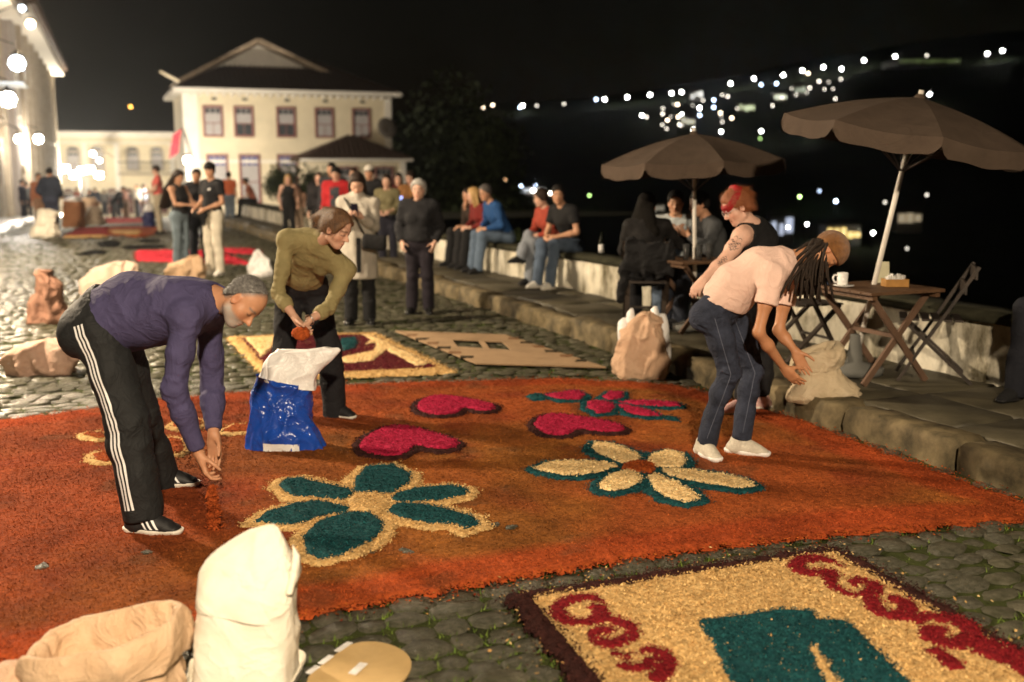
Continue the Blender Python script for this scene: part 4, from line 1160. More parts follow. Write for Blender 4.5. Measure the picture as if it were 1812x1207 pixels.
# flower with cream petals
motif([Z2(p) for p in ([(510, 490), (520, 465), (580, 468), (680, 500), (760, 540), (740, 565), (660, 575), (600, 545), (530, 515)], [(800, 575), (830, 530), (900, 512), (980, 525), (998, 560), (985, 595), (900, 600), (830, 595)],
    [(195, 600), (290, 575), (420, 568), (560, 575), (645, 590), (590, 610), (480, 635), (350, 640), (260, 620)], [(555, 690), (610, 640), (700, 620), (750, 640), (765, 680), (700, 705), (610, 730), (565, 720)],
    [(805, 650), (850, 640), (940, 680), (1020, 725), (1075, 770), (1010, 790), (920, 765), (850, 720)], [(870, 610), (960, 610), (1080, 625), (1220, 645), (1320, 670), (1375, 700), (1280, 712), (1160, 690), (1010, 665), (920, 645)])], 'cream', 'teal', .055, seed=120)
sawdust('flower_centre', gp(Z2(circ((762, 596), 105, 30))), 'rust', big, .034, .020, 13000, .012, .009, .01, 171)
# flower with pink petals
motif([Z2(p) for p in ([(250, 205), (330, 195), (430, 180), (465, 205), (440, 230), (340, 228)], [(565, 215), (600, 190), (670, 190), (660, 220), (600, 232)], [(480, 240), (560, 240), (625, 260), (600, 295), (540, 305), (490, 275)],
    [(640, 240), (720, 240), (850, 240), (960, 250), (980, 265), (880, 265), (760, 262)], [(640, 255), (700, 265), (800, 290), (880, 320), (800, 320), (700, 300)])], 'pink', 'teal', .05, seed=220, dens=11000)
for k, p in enumerate(([(150, 205), (200, 190), (290, 205), (260, 225), (190, 225)], [(880, 305), (960, 320), (985, 340), (900, 330)])): sawdust('leaf', gp(Z2(p)), 'teal', big, .026, .014, 9000, .014, .009, .012, 270 + k)
# hearts
motif([Z1([(848, 375), (870, 345), (930, 325), (1020, 330), (1100, 345), (1185, 365), (1190, 385), (1140, 395), (1052, 372), (1030, 402), (960, 412), (890, 405)]),
       Z1([(600, 560), (610, 530), (660, 490), (730, 462), (800, 465), (900, 490), (980, 515), (1035, 540), (1000, 565), (920, 565), (832, 540), (800, 588), (720, 598), (640, 585)]),
       Z2([(200, 375), (215, 335), (270, 310), (360, 315), (480, 335), (600, 355), (680, 390), (660, 405), (560, 405), (425, 385), (385, 417), (320, 425), (250, 410)])], 'pink', 'dark', .045, seed=320, name='heart', ename='heart_outline', dens=13000)
# flower not yet filled in, by the man's feet
for k, p in enumerate(([(590, 540), (720, 535), (760, 555), (740, 590), (620, 570)], [(660, 690), (770, 675), (800, 715), (780, 760), (660, 745)], [(1130, 600), (1230, 570), (1310, 600), (1335, 660), (1240, 705), (1150, 680)],
                       [(1200, 490), (1300, 440), (1440, 440), (1440, 500), (1310, 520)], [(1560, 540), (1640, 490), (1780, 480), (1900, 500), (1780, 535)])):
    g = smooth_poly(gp(Z4(p)), 1)
    sawdust('petal_outline', offset_poly(g, .045), 'tan', big, .024, .012, 5500, .014, .009, .02, 420 + k); sawdust('petal', g, 'rust', big, .032, .014, 9000, .014, .009, .014, 430 + k)
# stones that poke through the thin sawdust
rg = np.random.default_rng(77)
for u, v in ((905, 940), (720, 985), (655, 985), (1085, 880), (875, 936), (262, 985), (75, 1010)):
    o = bpy.data.objects.new('cobble', STONES[int(rg.integers(12))]); COL.objects.link(o); o.parent = street
    g = G(u, v); o.location = (g[0], g[1], .004); o.scale = (rg.uniform(.06, .11), rg.uniform(.05, .08), .05); o.rotation_euler = (rg.normal(0, .1), rg.normal(0, .1), rg.random() * 3)

# --- carpet in the near corner
nc = empty('sawdust_carpet', (*lerp(RECT[0], RECT[1], .5), 0)); tag(nc, 'tan sawdust carpet with maroon border, scrolls and teal church silhouette', 'carpet')
near_clip = (np.array([-.3, 2.9]), np.array([2.3, 6]))
sawdust('border', RECT, 'dark', nc, .018, .022, 13000, .018, .009, .02, 500, clip=near_clip, hole=offset_poly(RECT, -.10))
sawdust('field', offset_poly(RECT, -.10), 'tan', nc, .022, .014, 16000, .016, .009, .014, 501, clip=near_clip)
for k, (p, w) in enumerate((([(372, 350), (360, 332), (310, 330), (255, 345), (238, 375), (262, 408), (330, 418), (388, 398), (382, 362), (335, 356)], .036), ([(340, 415), (420, 402), (478, 425), (490, 465), (440, 492), (380, 488), (362, 458), (395, 438), (430, 458)], .036),
    ([(480, 490), (440, 530), (470, 520), (520, 505), (585, 515), (612, 550), (600, 584), (560, 620)], .036), ([(460, 545), (500, 575), (545, 555), (520, 540)], .04),
    ([(1185, 232), (1155, 205), (1095, 194), (1040, 208), (1048, 236), (1110, 248), (1168, 228), (1120, 222)], .040), ([(1150, 235), (1170, 288), (1220, 314), (1290, 316), (1310, 292), (1262, 272), (1222, 288), (1262, 298)], .042),
    ([(1310, 312), (1295, 345), (1330, 388), (1400, 392), (1428, 358), (1380, 334), (1330, 338)], .040), ([(1380, 390), (1450, 405), (1560, 398), (1625, 432), (1640, 470), (1590, 495), (1510, 478), (1490, 445), (1545, 432)], .046),
    ([(1620, 490), (1680, 500), (1760, 530), (1830, 570), (1900, 600)], .070), ([(1480, 500), (1540, 530), (1590, 580)], .035))):
    sawdust('scroll', thicken(gp(Z3(p)), w * 2.4), 'scroll', nc, .031, .014, 16000, .012, .008, .006, 510 + k, clip=near_clip)
sawdust('church_silhouette', gp(Z3([(705, 405), (850, 385), (985, 367), (1108, 374), (1116, 400), (1210, 405), (1300, 480), (1400, 584), (1560, 740), (890, 740), (800, 584)])), 'teal', nc, .031, .014, 13000, .014, .008, .007, 530, clip=near_clip)
sawdust('doorway', gp(Z3([(1082, 507), (1108, 500), (1160, 584), (1200, 650), (1150, 650), (1122, 584)])), 'tan', nc, .043, .012, 14000, .010, .008, .005, 531)

spill(RECT, 'dark', 1500, nc, 6, .15); spill(RECT, 'tan', 900, nc, 7, .5)
# --- carpets further up the street
mc = empty('sawdust_carpet', G(620, 630)); tag(mc, 'small tan and maroon sawdust carpet behind the olive-topped woman', 'carpet')
sawdust('border', gp([(403, 600), (520, 595), (665, 592), (810, 662), (615, 669), (470, 672)]), 'tan', mc, .008, .018, 8000, .02, .010, .02, 540)
sawdust('field', gp([(425, 603), (520, 599), (655, 596), (775, 655), (618, 663), (478, 665)]), 'maroon', mc, .020, .014, 7000, .02, .010, .012, 541)
for k, p in enumerate(([(432, 604), (500, 601), (480, 622), (462, 640), (452, 625)], [(640, 598), (655, 597), (760, 650), (735, 655), (690, 630)], [(600, 640), (660, 628), (668, 612), (640, 618), (660, 606), (690, 622), (660, 645), (610, 650)])): sawdust('scroll', gp(p), 'cream', mc, .030, .014, 8000, .018, .010, .012, 545 + k)
sawdust('emblem', gp([(600, 605), (630, 603), (634, 622), (606, 628)]), 'teal', mc, .030, .014, 8000, .018, .010, .012, 549)
def flat_carpet(pts, col, label, col2=None, inner=None, cell=.06, dens=900):
    g = gp(pts); o = empty('sawdust_carpet', (*g.mean(0), 0)); tag(o, label, 'carpet')
    z = zg_xy(*g.mean(0)); k = int(abs(g.sum() * 100)) % 1000
    sawdust('field', g, col, o, z + .01, .025, dens, cell, .02, .04, 600 + k)
    if inner: sawdust('motif', gp(inner), col2, o, z + .035, .02, dens, cell, .02, .03, 700 + k)
flat_carpet(Z6([(965, 985), (1300, 985), (1560, 990), (1790, 1080), (1300, 1062), (980, 1056)]), 'hot', 'bright pink-red sawdust carpet at the feet of the white-trousered man')
flat_carpet(Z6([(1560, 972), (1800, 972), (1860, 1006), (1640, 1002)]), 'hot', 'narrow pink-red sawdust strip behind the white-trousered man')
flat_carpet(Z6([(450, 885), (560, 820), (760, 818), (760, 872), (740, 890)]), 'red', 'red sawdust carpet with pale edge beside the tall brown paper bag', 'tan', Z6([(460, 888), (740, 880), (745, 895), (450, 897)]), .1, 300)
flat_carpet(Z6([(770, 818), (1140, 818), (1152, 850), (1000, 888), (770, 872)]), 'rust', 'orange and tan sawdust carpet near the man in the coral shirt', 'tan', Z6([(780, 850), (1000, 845), (980, 880), (800, 868)]), .1, 300)
flat_carpet(Z6([(720, 692), (1010, 692), (1022, 742), (735, 750)]), 'red', 'dull red sawdust carpet far up the street with a green spot', 'teal', Z6([(900, 735), (950, 733), (955, 745), (905, 747)]), .15, 200)
flat_carpet(Z6([(720, 790), (1000, 780), (1020, 800), (640, 812)]), 'maroon', 'thin maroon sawdust band across the street beyond the orange carpets', cell=.12, dens=300)
flat_carpet(Z6([(700, 925), (800, 912), (850, 925), (830, 955), (720, 958)]), 'black', 'black patch of sawdust drawing on the mossy cobbles, squarish', cell=.05)
flat_carpet(Z6([(560, 1005), (640, 985), (750, 985), (740, 1005), (570, 1015)]), 'black', 'long ragged black sawdust patch on the mossy cobbles', cell=.05)
flat_carpet(Z6([(880, 955), (1100, 948), (1200, 955), (1100, 966), (890, 968)]), 'black', 'thin black sawdust line on the cobbles beside the jeans-wearing girl', cell=.05)
flat_carpet(Z6([(1000, 908), (1130, 906), (1140, 920), (1010, 922)]), 'black', 'short black sawdust dash on the cobbles before the orange carpet', cell=.05)
# --- stencil board lying on the cobbles
M_PLY = M('stencil_board', (.30, .20, .115), .8, .2, .15, 5, .2, 60)
sb = empty('stencil_board', G(880, 618)); tag(sb, 'flat tan stencil board with cut-out openings lying on the cobbles', 'stencil board')
outer = gp(Z5([(80, 185), (880, 213), (1615, 450), (670, 422)]), .03); hole = gp(Z5([(492, 246), (860, 264), (928, 326), (532, 300)]), .03)
n = 4; mb = MB()
v = np.concatenate([np.column_stack([outer, np.full(4, .03)]), np.column_stack([hole, np.full(4, .03)]), np.column_stack([outer, np.full(4, .018)]), np.column_stack([hole, np.full(4, .018)])])
f = []
for i in range(4):
    j = (i + 1) % 4; f += [[i, j, 4 + j, 4 + i], [8 + j, 8 + i, 12 + i, 12 + j], [i, 8 + i, 8 + j, j], [4 + j, 12 + j, 12 + i, 4 + i]]
put('board', mesh_np('board', v, np.array(f), M_PLY, False), sb)
h0, h1, h2, h3 = hole
b0, b1 = lerp(h0, h1, .58), lerp(h3, h2, .55); MB().bar(np.append(b0, .026), np.append(b1, .026), .012, .05).put('cross_bar', M_PLY, sb)
for a, b, num in ((outer[0], outer[3], 6), (outer[1], outer[2], 6)):
    for i in range(num):
        t = (i + .8) / (num + .6); c = lerp(lerp(a, b, t), lerp(outer[0], outer[2], .5), .10); ang_ = rg.random() * 3
        pts = [c + np.array([math.cos(q), math.sin(q)]) * (.035 + .03 * rg.random()) * (1 + .6 * (k % 2)) for k, q in enumerate(np.linspace(0, 6.28, 9)[:-1])]
        mb = MB(); mb.prism(pts, .029, .0335); mb.put('cut_out', M('stencil_hole', (.03, .022, .012), .9, .1) if i % 2 else M('stencil_stain', (.17, .09, .045), .9, .1), sb)
# ------------------------------------------------------------------ the four people at work on the carpet
SKIN_TAN, SKIN_PALE, SKIN_BROWN = (.46, .23, .13), (.58, .34, .24), (.40, .19, .10)
FAB = lambda n, c, r=.85, var=.12, bs=260, b=.25, sh=.0, sp=.2: M('cloth_' + n, c, r, sp, var, 9, b, bs, sheen=sh, wr=.30, wrs=8.)
M_SOLE = M('sole_white', (.72, .68, .60), .6, .3, .08, 30)
M_BLACKSHOE = M('shoe_black', (.012, .012, .013), .55, .4, .2, 60, .2, 300)
M_WHITE_STRIPE = M('white_stripe', (.80, .80, .80), .7, .3, .04)

# --- man in the navy long-sleeved shirt, bending to the left part of the carpet
gN, gF = G(285, 948), G(305, 866)
yN, yF = gN[1], gF[1]
J = dict(P=P(178, 575, yN + .20), W=P(238, 546, yN + .16), C=P(318, 545, yN + .12), N=P(378, 527, yN + .13),
         H=P(432, 533, yN + .06), hF=(.52, -.30, -.80), hU=(.84, 0.05, .54), hs=1.0,
         SR=P(330, 560, yN - .05), SL=P(368, 560, yN + .36), ER=P(308, 688, yN - .10), EL=P(377, 682, yN + .42),
         WR=P(352, 802, yN - .02), WL=P(378, 768, yN + .26),
         HR=P(178, 592, yN + .09), HL=P(205, 592, yN + .36), KR=P(226, 742, yN + .03), KL=P(245, 728, yN + .52),
         AR=P(251, 892, yN), AL=P(287, 832, yF), tR=(.95, -.16, 0), tL=(.98, .06, 0), gR=0.012, gL=0.012)
B = dict(w=1.0, d=1.12, fwd=V3(1, 0, 0), chest_fwd=unit([.25, 0, -.97]), belly=.138, hip=.165, waist=.150, chest=.168, arm=1.06, leg=1.05, hand=1.05, neck=1.12)
def balding(q, R): return [ell(q(0, -.03, .05), R, (.078, .075, .07), .02)]
man = person('person', 'grey-bearded man in navy shirt and striped black track trousers bending over the sawdust', J, B, SKIN_TAN,
    [top(FAB('navy', (.062, .055, .125), .8), 'long', .013, .02, .0062, drape=.045, seed=1.7, f=6, neck=.072),
     trousers(FAB('track_black', (.016, .017, .018), .7), .026, .046, .5, .008, 1.09, seed=4., f=6),
     shoes(M_BLACKSHOE, M_SOLE, 1.10, M_WHITE_STRIPE, M_BLACKSHOE, sole_h=.030)],
    hair_cap(M('hair_grey', (.055, .050, .046), .6, .4, .5, 90, .4, 300, col2=(.24, .23, .22)), line=(.006, .058), tilt=.86, e=.0018, amp=.0022, low=-.052, freq=(160, 160, 30), strands=2600, slen=.026),
    vox=.0066, scalp=(.13, .12, .115), beard=(.36, .33, .30), brow=(.12, .10, .09), jaw=1.1, nose=1.1,
    handR=dict(D=V3(.28, -.05, -1), N=V3(.9, .45, .2), curl=[.55, .6, .65, .7], thumb=.6, spread=.03),
    handL=dict(D=V3(.05, -.12, -1), N=V3(-.35, -.9, .1), curl=[.25, .3, .35, .4], thumb=.5, spread=.03))
tr = child(man, 'trousers'); bt = tree_of(tr)
for i in range(3):
    cs, ds, ss = [], [], []
    for t in np.linspace(-.14, 2.02, 76):
        c = lerp(J['HR'], J['KR'], t) if t < 1 else lerp(J['KR'], J['AR'], t - 1)
        ax = unit(J['KR'] - J['HR']) if t < 1 else unit(J['AR'] - J['KR'])
        d = unit(V3(-.30, -1, 0) - ax * np.dot(V3(-.30, -1, 0), ax)); sd = np.cross(ax, d)
        cs.append(c + sd * ((i - 1) * .021 + .006)); ds.append(d); ss.append(sd)
    ribbon_on(bt, cs, ds, ss, .0115, M_WHITE_STRIPE, tr, 'stripe', .0035)
# sawdust running from his hand
mb = MB(); a = P(375, 862, yN + .02)
rg = np.random.default_rng(5)
M_RUST = M('sawdust_rust', (.30, .060, .014), .95, .1, .5, 60)
for k in range(2600):
    t = rg.random(); r = .012 + .014 * t
    c = a + V3(rg.normal(0, r * .5), rg.normal(0, r * .5), -t * (a[2] - .03))
    s = .005 + .004 * rg.random()
    mb.add(c + rg.normal(0, s, (3, 3)), [[0, 1, 2]])
so = mb.put('falling_sawdust', M_RUST); tag(so, 'thin stream of rust sawdust falling from the bearded man\'s hand', 'sawdust', kind='stuff')

# --- woman in the olive crop top
gA = G(600, 742); yA = gA[1]
J = dict(P=P(536, 512, yA + .10), W=P(538, 482, yA - .10), C=P(550, 440, yA - .28), N=P(562, 424, yA - .40),
         H=P(596, 404, yA - .50), hF=(.80, -.30, -.46), hU=(.30, -.15, .92), hs=.98,
         SR=P(508, 424, yA - .42), SL=P(612, 478, yA - .30), ER=P(492, 520, yA - .50), EL=P(582, 545, yA - .46),
         WR=P(522, 562, yA - .62), WL=P(548, 566, yA - .60),
         HR=P(514, 524, yA + .06), HL=P(558, 526, yA + .08), KR=P(500, 640, yA - .06), KL=P(584, 622, yA - .04),
         AR=P(498, 742, yA + .0), AL=P(592, 716, yA + .03), tR=(.2, -.98, 0), tL=(.86, -.50, 0), gR=0.012, gL=0.012)
J['AR'][2] = .10; J['AL'][2] = .10
B = dict(w=.90, d=.90, fwd=unit([.35, -.94, 0]), chest_fwd=unit([.25, -.5, -.8]), bust=.62, arm=.86, leg=.95, hand=.92, neck=.88, hip=.175, waist=.125, chest=.145)
def pony(q, R):
    return [ell(q(0, -.105, .055), R, (.030, .035, .038), .02), rc(q(0, -.125, .05), q(0, -.155, -.01), .028, .022, .02), rc(q(0, -.155, -.01), q(0, -.14, -.06), .022, .008, .02),
            rc(q(-.06, .055, .06), q(-.074, .03, -.01), .016, .008, .02), rc(q(.06, .055, .06), q(.074, .03, -.01), .016, .008, .02)]
M_HAIR_BROWN = M('hair_brown', (.055, .028, .014), .45, .5, .4, 40, .5, 240, col2=(.24, .12, .052), stretch=(3, 3, .4))
person('person', 'woman in olive crop top and black trousers cupping red sawdust behind the blue bag', J, B, SKIN_PALE,
    [top(FAB('olive', (.245, .205, .095), .8), '34', .010, .72, .0042, collar=True, seed=8., f=8, sl_e=.009),
     trousers(FAB('black_jean', (.014, .014, .016), .85), .014, .036, .80, .006, 1.12, seed=2.),
     shoes(M_BLACKSHOE, M_SOLE, .98, None, M_WHITE_STRIPE)],
    hair_cap(M_HAIR_BROWN, line=(.066, .066), tilt=.86, e=.010, amp=.004, extra=pony, low=-.05),
    vox=.0068, brow=(.06, .03, .015), nose=.95, jaw=.9,
    handR=dict(D=V3(.55, -.1, -.75), N=V3(.55, -.2, .65), curl=[.4, .45, .5, .55], thumb=.4),
    handL=dict(D=V3(-.5, -.1, -.8), N=V3(-.55, -.2, .65), curl=[.4, .45, .5, .55], thumb=.4))
c = lerp(J['WR'], J['WL'], .5) + V3(.0, -.05, -.085)
o = isomesh('sawdust_handful', [dict(prims=[ell(c, np.eye(3), (.06, .045, .045), .02)])], .006, M_RUST, None, disp=lambda p: .012 * fnoise(p * 60, 3))
tag(o, 'small mound of red sawdust cupped in two hands of the olive-topped woman', 'sawdust')
o = MB().tube([J['WL'] + .034 * (math.cos(t) * unit(np.cross(J['WL'] - J['EL'], (0, 0, 1))) + math.sin(t) * unit(np.cross(np.cross(J['WL'] - J['EL'], (0, 0, 1)), J['WL'] - J['EL']))) for t in np.linspace(0, 2 * math.pi, 25)], .004, 6).put('bracelet', M('silver', (.6, .58, .55), .3, .5, .1, metal=1.0), None, True)
tag(o, 'thin silver bracelet on the wrist of the olive-topped woman', 'bracelet')

# --- woman in the pale pink t-shirt with brown knit cap
gB = G(1320, 812); yB = gB[1]
J = dict(P=P(1278, 540, yB + .05), W=P(1302, 500, yB + .02), C=P(1349, 477, yB - .01), N=P(1394, 460, yB + .0),
         H=P(1462, 446, yB - .03), hF=(.22, -.22, -.95), hU=(.93, 0, .30), hs=.98,
         SR=P(1366, 490, yB - .17), SL=P(1396, 494, yB + .19), ER=P(1342, 588, yB - .22), EL=P(1378, 585, yB + .16),
         WR=P(1388, 652, yB - .10), WL=P(1408, 622, yB + .06),
         HR=P(1262, 556, yB - .05), HL=P(1296, 556, yB + .15), KR=P(1292, 660, yB - .08), KL=P(1334, 656, yB + .12),
         AR=P(1247, 768, yB + .02), AL=P(1310, 776, yB + .06), tR=(.30, -.95, 0), tL=(.90, -.42, 0), gR=0.012, gL=0.012)
J['AR'][2] = .11; J['AL'][2] = .11
B = dict(w=.92, d=.95, fwd=V3(1, 0, 0), chest_fwd=unit([.45, -.1, -.85]), bust=.95, arm=.84, leg=.90, hand=.95, neck=.9, hip=.172, waist=.138, chest=.150)
M_DENIM = M('denim_dark', (.026, .031, .050), .85, .2, .35, 14, .3, 420, wr=.35, wrs=9.)
M_DREAD = M('dreadlock', (.012, .008, .006), .75, .3, .5, 80, .6, 260, col2=(.035, .022, .014))
M_KNIT = M('knit_brown', (.20, .085, .025), .95, .1, .3, 40, .9, 260, sheen=.2)
def beanie(J, B, root, vox):
    R = head_frame(J); H = J['H']; q = lambda x, y, z: H + x * R[0] + y * R[1] + z * R[2]
    g = [dict(prims=[ell(q(0, -.012, .036), R, (.088, .110, .104), .02)], cuts=[(q(0, .075, .040), R[1] * .40 - R[2] * .92)])]
    b = isomesh('knit_cap', g, vox * .9, M_KNIT, root, disp=lambda p: .0016 * np.sin(np.arctan2(((p - H) @ R.T)[:, 0], ((p - H) @ R.T)[:, 1]) * 64))
    rr = np.random.default_rng(12); mb = MB()
    for i in range(96):
        a = rr.uniform(-1.0, 1.0); z = rr.uniform(-.06, .06)
        s = q(.078 * math.sin(a), -.085 * math.cos(a) * .9 - .01, z)
        L = rr.uniform(.20, .34); pts = []
        out = V3(rr.normal(-.03, .05), rr.normal(-.01, .05), 0) * 1.0 + (R[0] * math.sin(a) * .02)
        if i % 6 == 0: out = out + V3(-.12, 0, .02)
        for t in np.linspace(0, 1, 7):
            pts.append(s + out * t - R[2] * .05 * math.sin(t * 2) + V3(0, 0, -L * t ** 1.25) + rr.normal(0, .0025, 3))
        mb.tube(pts, np.linspace(.0105, .007, 7), 6)
    mb.put('dreadlocks', M_DREAD, root, True)
JP = J; pk = person('person', 'woman with dreadlocks and brown knit cap in pale pink t-shirt and jeans, stooping', J, B, (.43, .20, .10),
    [top(FAB('pale_pink', (.72, .50, .42), .85, .06), 'short', .019, .13, .0055, seed=3., f=7, drape=.03, cuff=.50),
     trousers(M_DENIM, .008, .010, .40, .006, 1.01, seed=6.),
     shoes(M('shoe_cream', (.56, .51, .42), .8, .2, .15, 60, .5, 240), M('sole_bright', (.8, .78, .74), .6, .3), 1.0, None, M('lace_grey', (.30, .29, .28), .8, .2), sole_h=.034)],
    beanie, vox=.0068, brow=(.03, .015, .01), nose=.95, jaw=.9,
    handR=dict(D=V3(.55, .05, -.55), N=V3(.4, .75, .25), curl=[.18, .2, .22, .28], thumb=.35, spread=.07),
    handL=dict(D=V3(.35, -.1, -.75), N=V3(.1, -.95, -.1), curl=[.2, .25, .3, .35], thumb=.3, spread=.07))

pt = child(pk, 'trousers'); bt = tree_of(pt); M_SEAM = M('jeans_seam', (.10, .11, .15), .9, .1, .3)
for s in 'RL':
    cs, ds, ss = [], [], []
    for t in np.linspace(.05, 1.9, 50):
        A_, K_, H_ = J['A' + s], J['K' + s], J['H' + s]
        c = lerp(H_, K_, t) if t < 1 else lerp(K_, A_, t - 1); ax = unit(K_ - H_) if t < 1 else unit(A_ - K_)
        d = unit(V3(-.12, -1, 0) - ax * np.dot(V3(-.12, -1, 0), ax)); cs.append(c); ds.append(d); ss.append(np.cross(ax, d))
    ribbon_on(bt, cs, ds, ss, .0035, M_SEAM, pt, 'seam', .0015)
# --- woman with the red headscarf and tattooed arm behind her
gC = G(1295, 735); yC = gC[1]
J = dict(P=P(1352, 530, yC + .08), W=P(1350, 484, yC + .05), C=P(1338, 430, yC - .02), N=P(1328, 398, yC - .06),
         H=P(1304, 366, yC - .10), hF=(-.86, -.15, -.45), hU=(-.38, 0, .92), hs=1.0,
         SL=P(1312, 418, yC - .22), SR=P(1352, 412, yC + .14), EL=P(1282, 462, yC - .30), ER=P(1318, 500, yC + .16),
         WL=P(1246, 494, yC - .42), WR=P(1280, 505, yC + .1),
         HL=P(1340, 545, yC - .04), HR=P(1362, 545, yC + .18), KL=P(1322, 640, yC - .06), KR=P(1346, 645, yC + .14),
         AL=P(1312, 716, yC + .0), AR=P(1345, 712, yC + .16), tL=(-.9, -.3, 0), tR=(-.9, -.1, 0), gL=.012, gR=.012)
J['AR'][2] = .1; J['AL'][2] = .1
B = dict(w=1.08, d=1.08, fwd=V3(-1, 0, 0), chest_fwd=unit([-.8, -.1, -.5]), bust=1.1, arm=1.12, leg=1.05, hand=.95, neck=1.0)
M_GINGER = M('hair_ginger', (.20, .055, .018), .5, .4, .4, 50, .5, 240, col2=(.30, .10, .03), stretch=(3, 3, .5))
def scarf(J, B, root, vox):
    hair_cap(M_GINGER, line=(.075, .06), tilt=.8, e=.012, amp=.006, low=-.05, extra=lambda q, R: [ell(q(0, -.095, .062), R, (.036, .036, .034), .02)])(J, B, root, vox)
    R = head_frame(J); q = lambda x, y, z: J['H'] + x * R[0] + y * R[1] + z * R[2]
    g = [dict(prims=[ell(q(0, -.012, .034), R, (.092, .114, .103), .01)], cuts=[(q(0, .045, .074), R[1] * .55 + R[2] * .83), (q(0, .045, .018), -R[1] * .55 - R[2] * .83)]),
         dict(prims=[ell(q(-.03, -.035, .128), R, (.034, .02, .018), .01), ell(q(.03, -.035, .128), R, (.034, .02, .018), .01)])]
    isomesh('headscarf', g, vox, FAB('scarf_red', (.28, .012, .014), .6, .3), root, disp=lambda p: -.006 * fnoise(p * 40, 2), smooth_it=0)
    mb = MB()
    for sx in (-1, 1):
        mb.tube([q(sx * .034 + .022 * math.cos(a), .096, -.006 + .019 * math.sin(a)) for a in np.linspace(0, 2 * math.pi, 17)], .0022, 6)
        mb.tube([q(sx * .056, .094, .0), q(sx * .082, .0, .002)], .002, 6)
    mb.put('glasses', M('glasses_frame', (.55, .45, .42), .35, .5, .1), root, True)
rh = person('person', 'woman with red headscarf, glasses and tattooed arm wearing a black tank top', J, B, (.62, .38, .29),
    [top(FAB('tank_black', (.012, .012, .013), .8), 'none', .007, .2, .003, name='tank_top', neck=.088, sleeveless_r=.078),
     trousers(FAB('black_jean', (.014, .014, .016)), .012, .02, .6, .006, .97),
     shoes(M('slipper_pink', (.62, .30, .30), .8, .2, .3, 40, col2=(.75, .55, .50)), M_SOLE, 1.0, None)],
    scarf, vox=.0085, brow=(.14, .05, .02),
    handL=dict(D=V3(-.5, -.3, -.6), N=V3(.3, .6, -.4), curl=[.5, .55, .6, .65], thumb=.5),
    handR=dict(D=V3(-.5, -.2, -.5), N=V3(.2, -.6, -.4), curl=.4))
# tattoo: thin dark drawn lines on the upper arm
bt = tree_of(child(rh, 'body')); M_INK = M('tattoo_ink', (.035, .04, .045), .6, .3, .1)
rg = np.random.default_rng(9); ax = unit(J['EL'] - J['SL']); d0 = unit(V3(-.35, -1, .15)); sd = np.cross(ax, d0)
for t0, r0, n in ((.30, .030, 5), (.42, .020, 5), (.95, .014, 4), (1.15, .010, 4)):
    c0 = lerp(J['SL'], J['EL'], t0) if t0 < 1 else lerp(J['EL'], J['WL'], t0 - 1)
    for i in range(n):
        a0 = i * 2 * math.pi / n
        pts = [c0 + ax * (r0 * math.cos(a0) + r0 * .8 * math.cos(a)) + sd * (r0 * math.sin(a0) + r0 * .55 * math.sin(a)) for a in np.linspace(0, 2 * math.pi, 14)]
        ribbon_on(bt, pts, [d0] * 14, [ax] * 14, .004, M_INK, rh, 'tattoo', .002)
# ------------------------------------------------------------------ sacks, tables, parasols, lamps
def loft(name, rings, mat, parent=None, n=44, sub=6, amp=.012, f=7., seed=0., sq=2.6, cap=(True, True), fold=0.0, ff=9., vert=.5, zamp=0.0):
    """rings: (cx, cy, cz, rx, ry, rot, tilt) from the ground up; cloth-like folds"""
    R = np.array([list(r) + [0] * (7 - len(r)) for r in rings], float); m = len(R)
    t = np.linspace(0, m - 1, (m - 1) * sub + 1); i = np.clip(t.astype(int), 0, m - 2); u = (t - i)[:, None]
    p0, p1, p2, p3 = R[np.maximum(i - 1, 0)], R[i], R[i + 1], R[np.minimum(i + 2, m - 1)]
    Q = .5 * (2 * p1 + (p2 - p0) * u + (2 * p0 - 5 * p1 + 4 * p2 - p3) * u ** 2 + (3 * p1 - p0 - 3 * p2 + p3) * u ** 3)
    a = np.linspace(0, 2 * math.pi, n, endpoint=False); c, s = np.cos(a), np.sin(a)
    k = (np.abs(c) ** sq + np.abs(s) ** sq) ** (-1 / sq); vs = []
    for q in Q:
        x, y = np.maximum(q[3], .004) * c * k, np.maximum(q[4], .004) * s * k; cr, sr = math.cos(q[5]), math.sin(q[5])
        v = np.stack([q[0] + x * cr - y * sr, q[1] + x * sr + y * cr, q[2] + q[6] * c * 1.0], 1)
        nr = np.stack([c * cr - s * sr, c * sr + s * cr, 0 * c], 1)
        d = amp * 2 * fnoise(v * np.array([1, 1, vert]) * f + seed, 3)
        if fold: d = d + fold * crease(v * np.array([1, 1, .6]), ff, seed * 1.7)
        if zamp: v[:, 2] += zamp * (q[2] - Q[0][2]) / (Q[:, 2].max() - Q[0][2] + 1e-6) * 2 * fnoise(np.stack([c * 1.6, s * 1.6, 0 * c + seed], 1), 2)
        vs.append(v + nr * d[:, None])
    mb = MB(); mb.rings(vs, False)
    for j, on in ((0, cap[0]), (len(vs) - 1, cap[1])):
        if on:
            cc = vs[j].mean(0); mb.v.append(cc[None]); ii = np.arange(n); jj = (ii + 1) % n
            mb.f3.append(np.stack([j * n + (jj if j == 0 else ii), j * n + (ii if j == 0 else jj), np.full(n, mb.n)], 1)); mb.n += 1
    return mb.put(name, mat, parent, True)
def pxrings(rows, Y, dy=None):
    """rows: (u, v, half width px, depth m, tilt px); scale follows the distance"""
    out = []
    for r in rows:
        y = Y + (r[5] if len(r) > 5 else 0)
        c = P(r[0], r[1], y); k = y / F_PX
        out.append((c[0], c[1], c[2], r[2] * k, r[3], 0., (r[4] if len(r) > 4 else 0) * k))
    return out
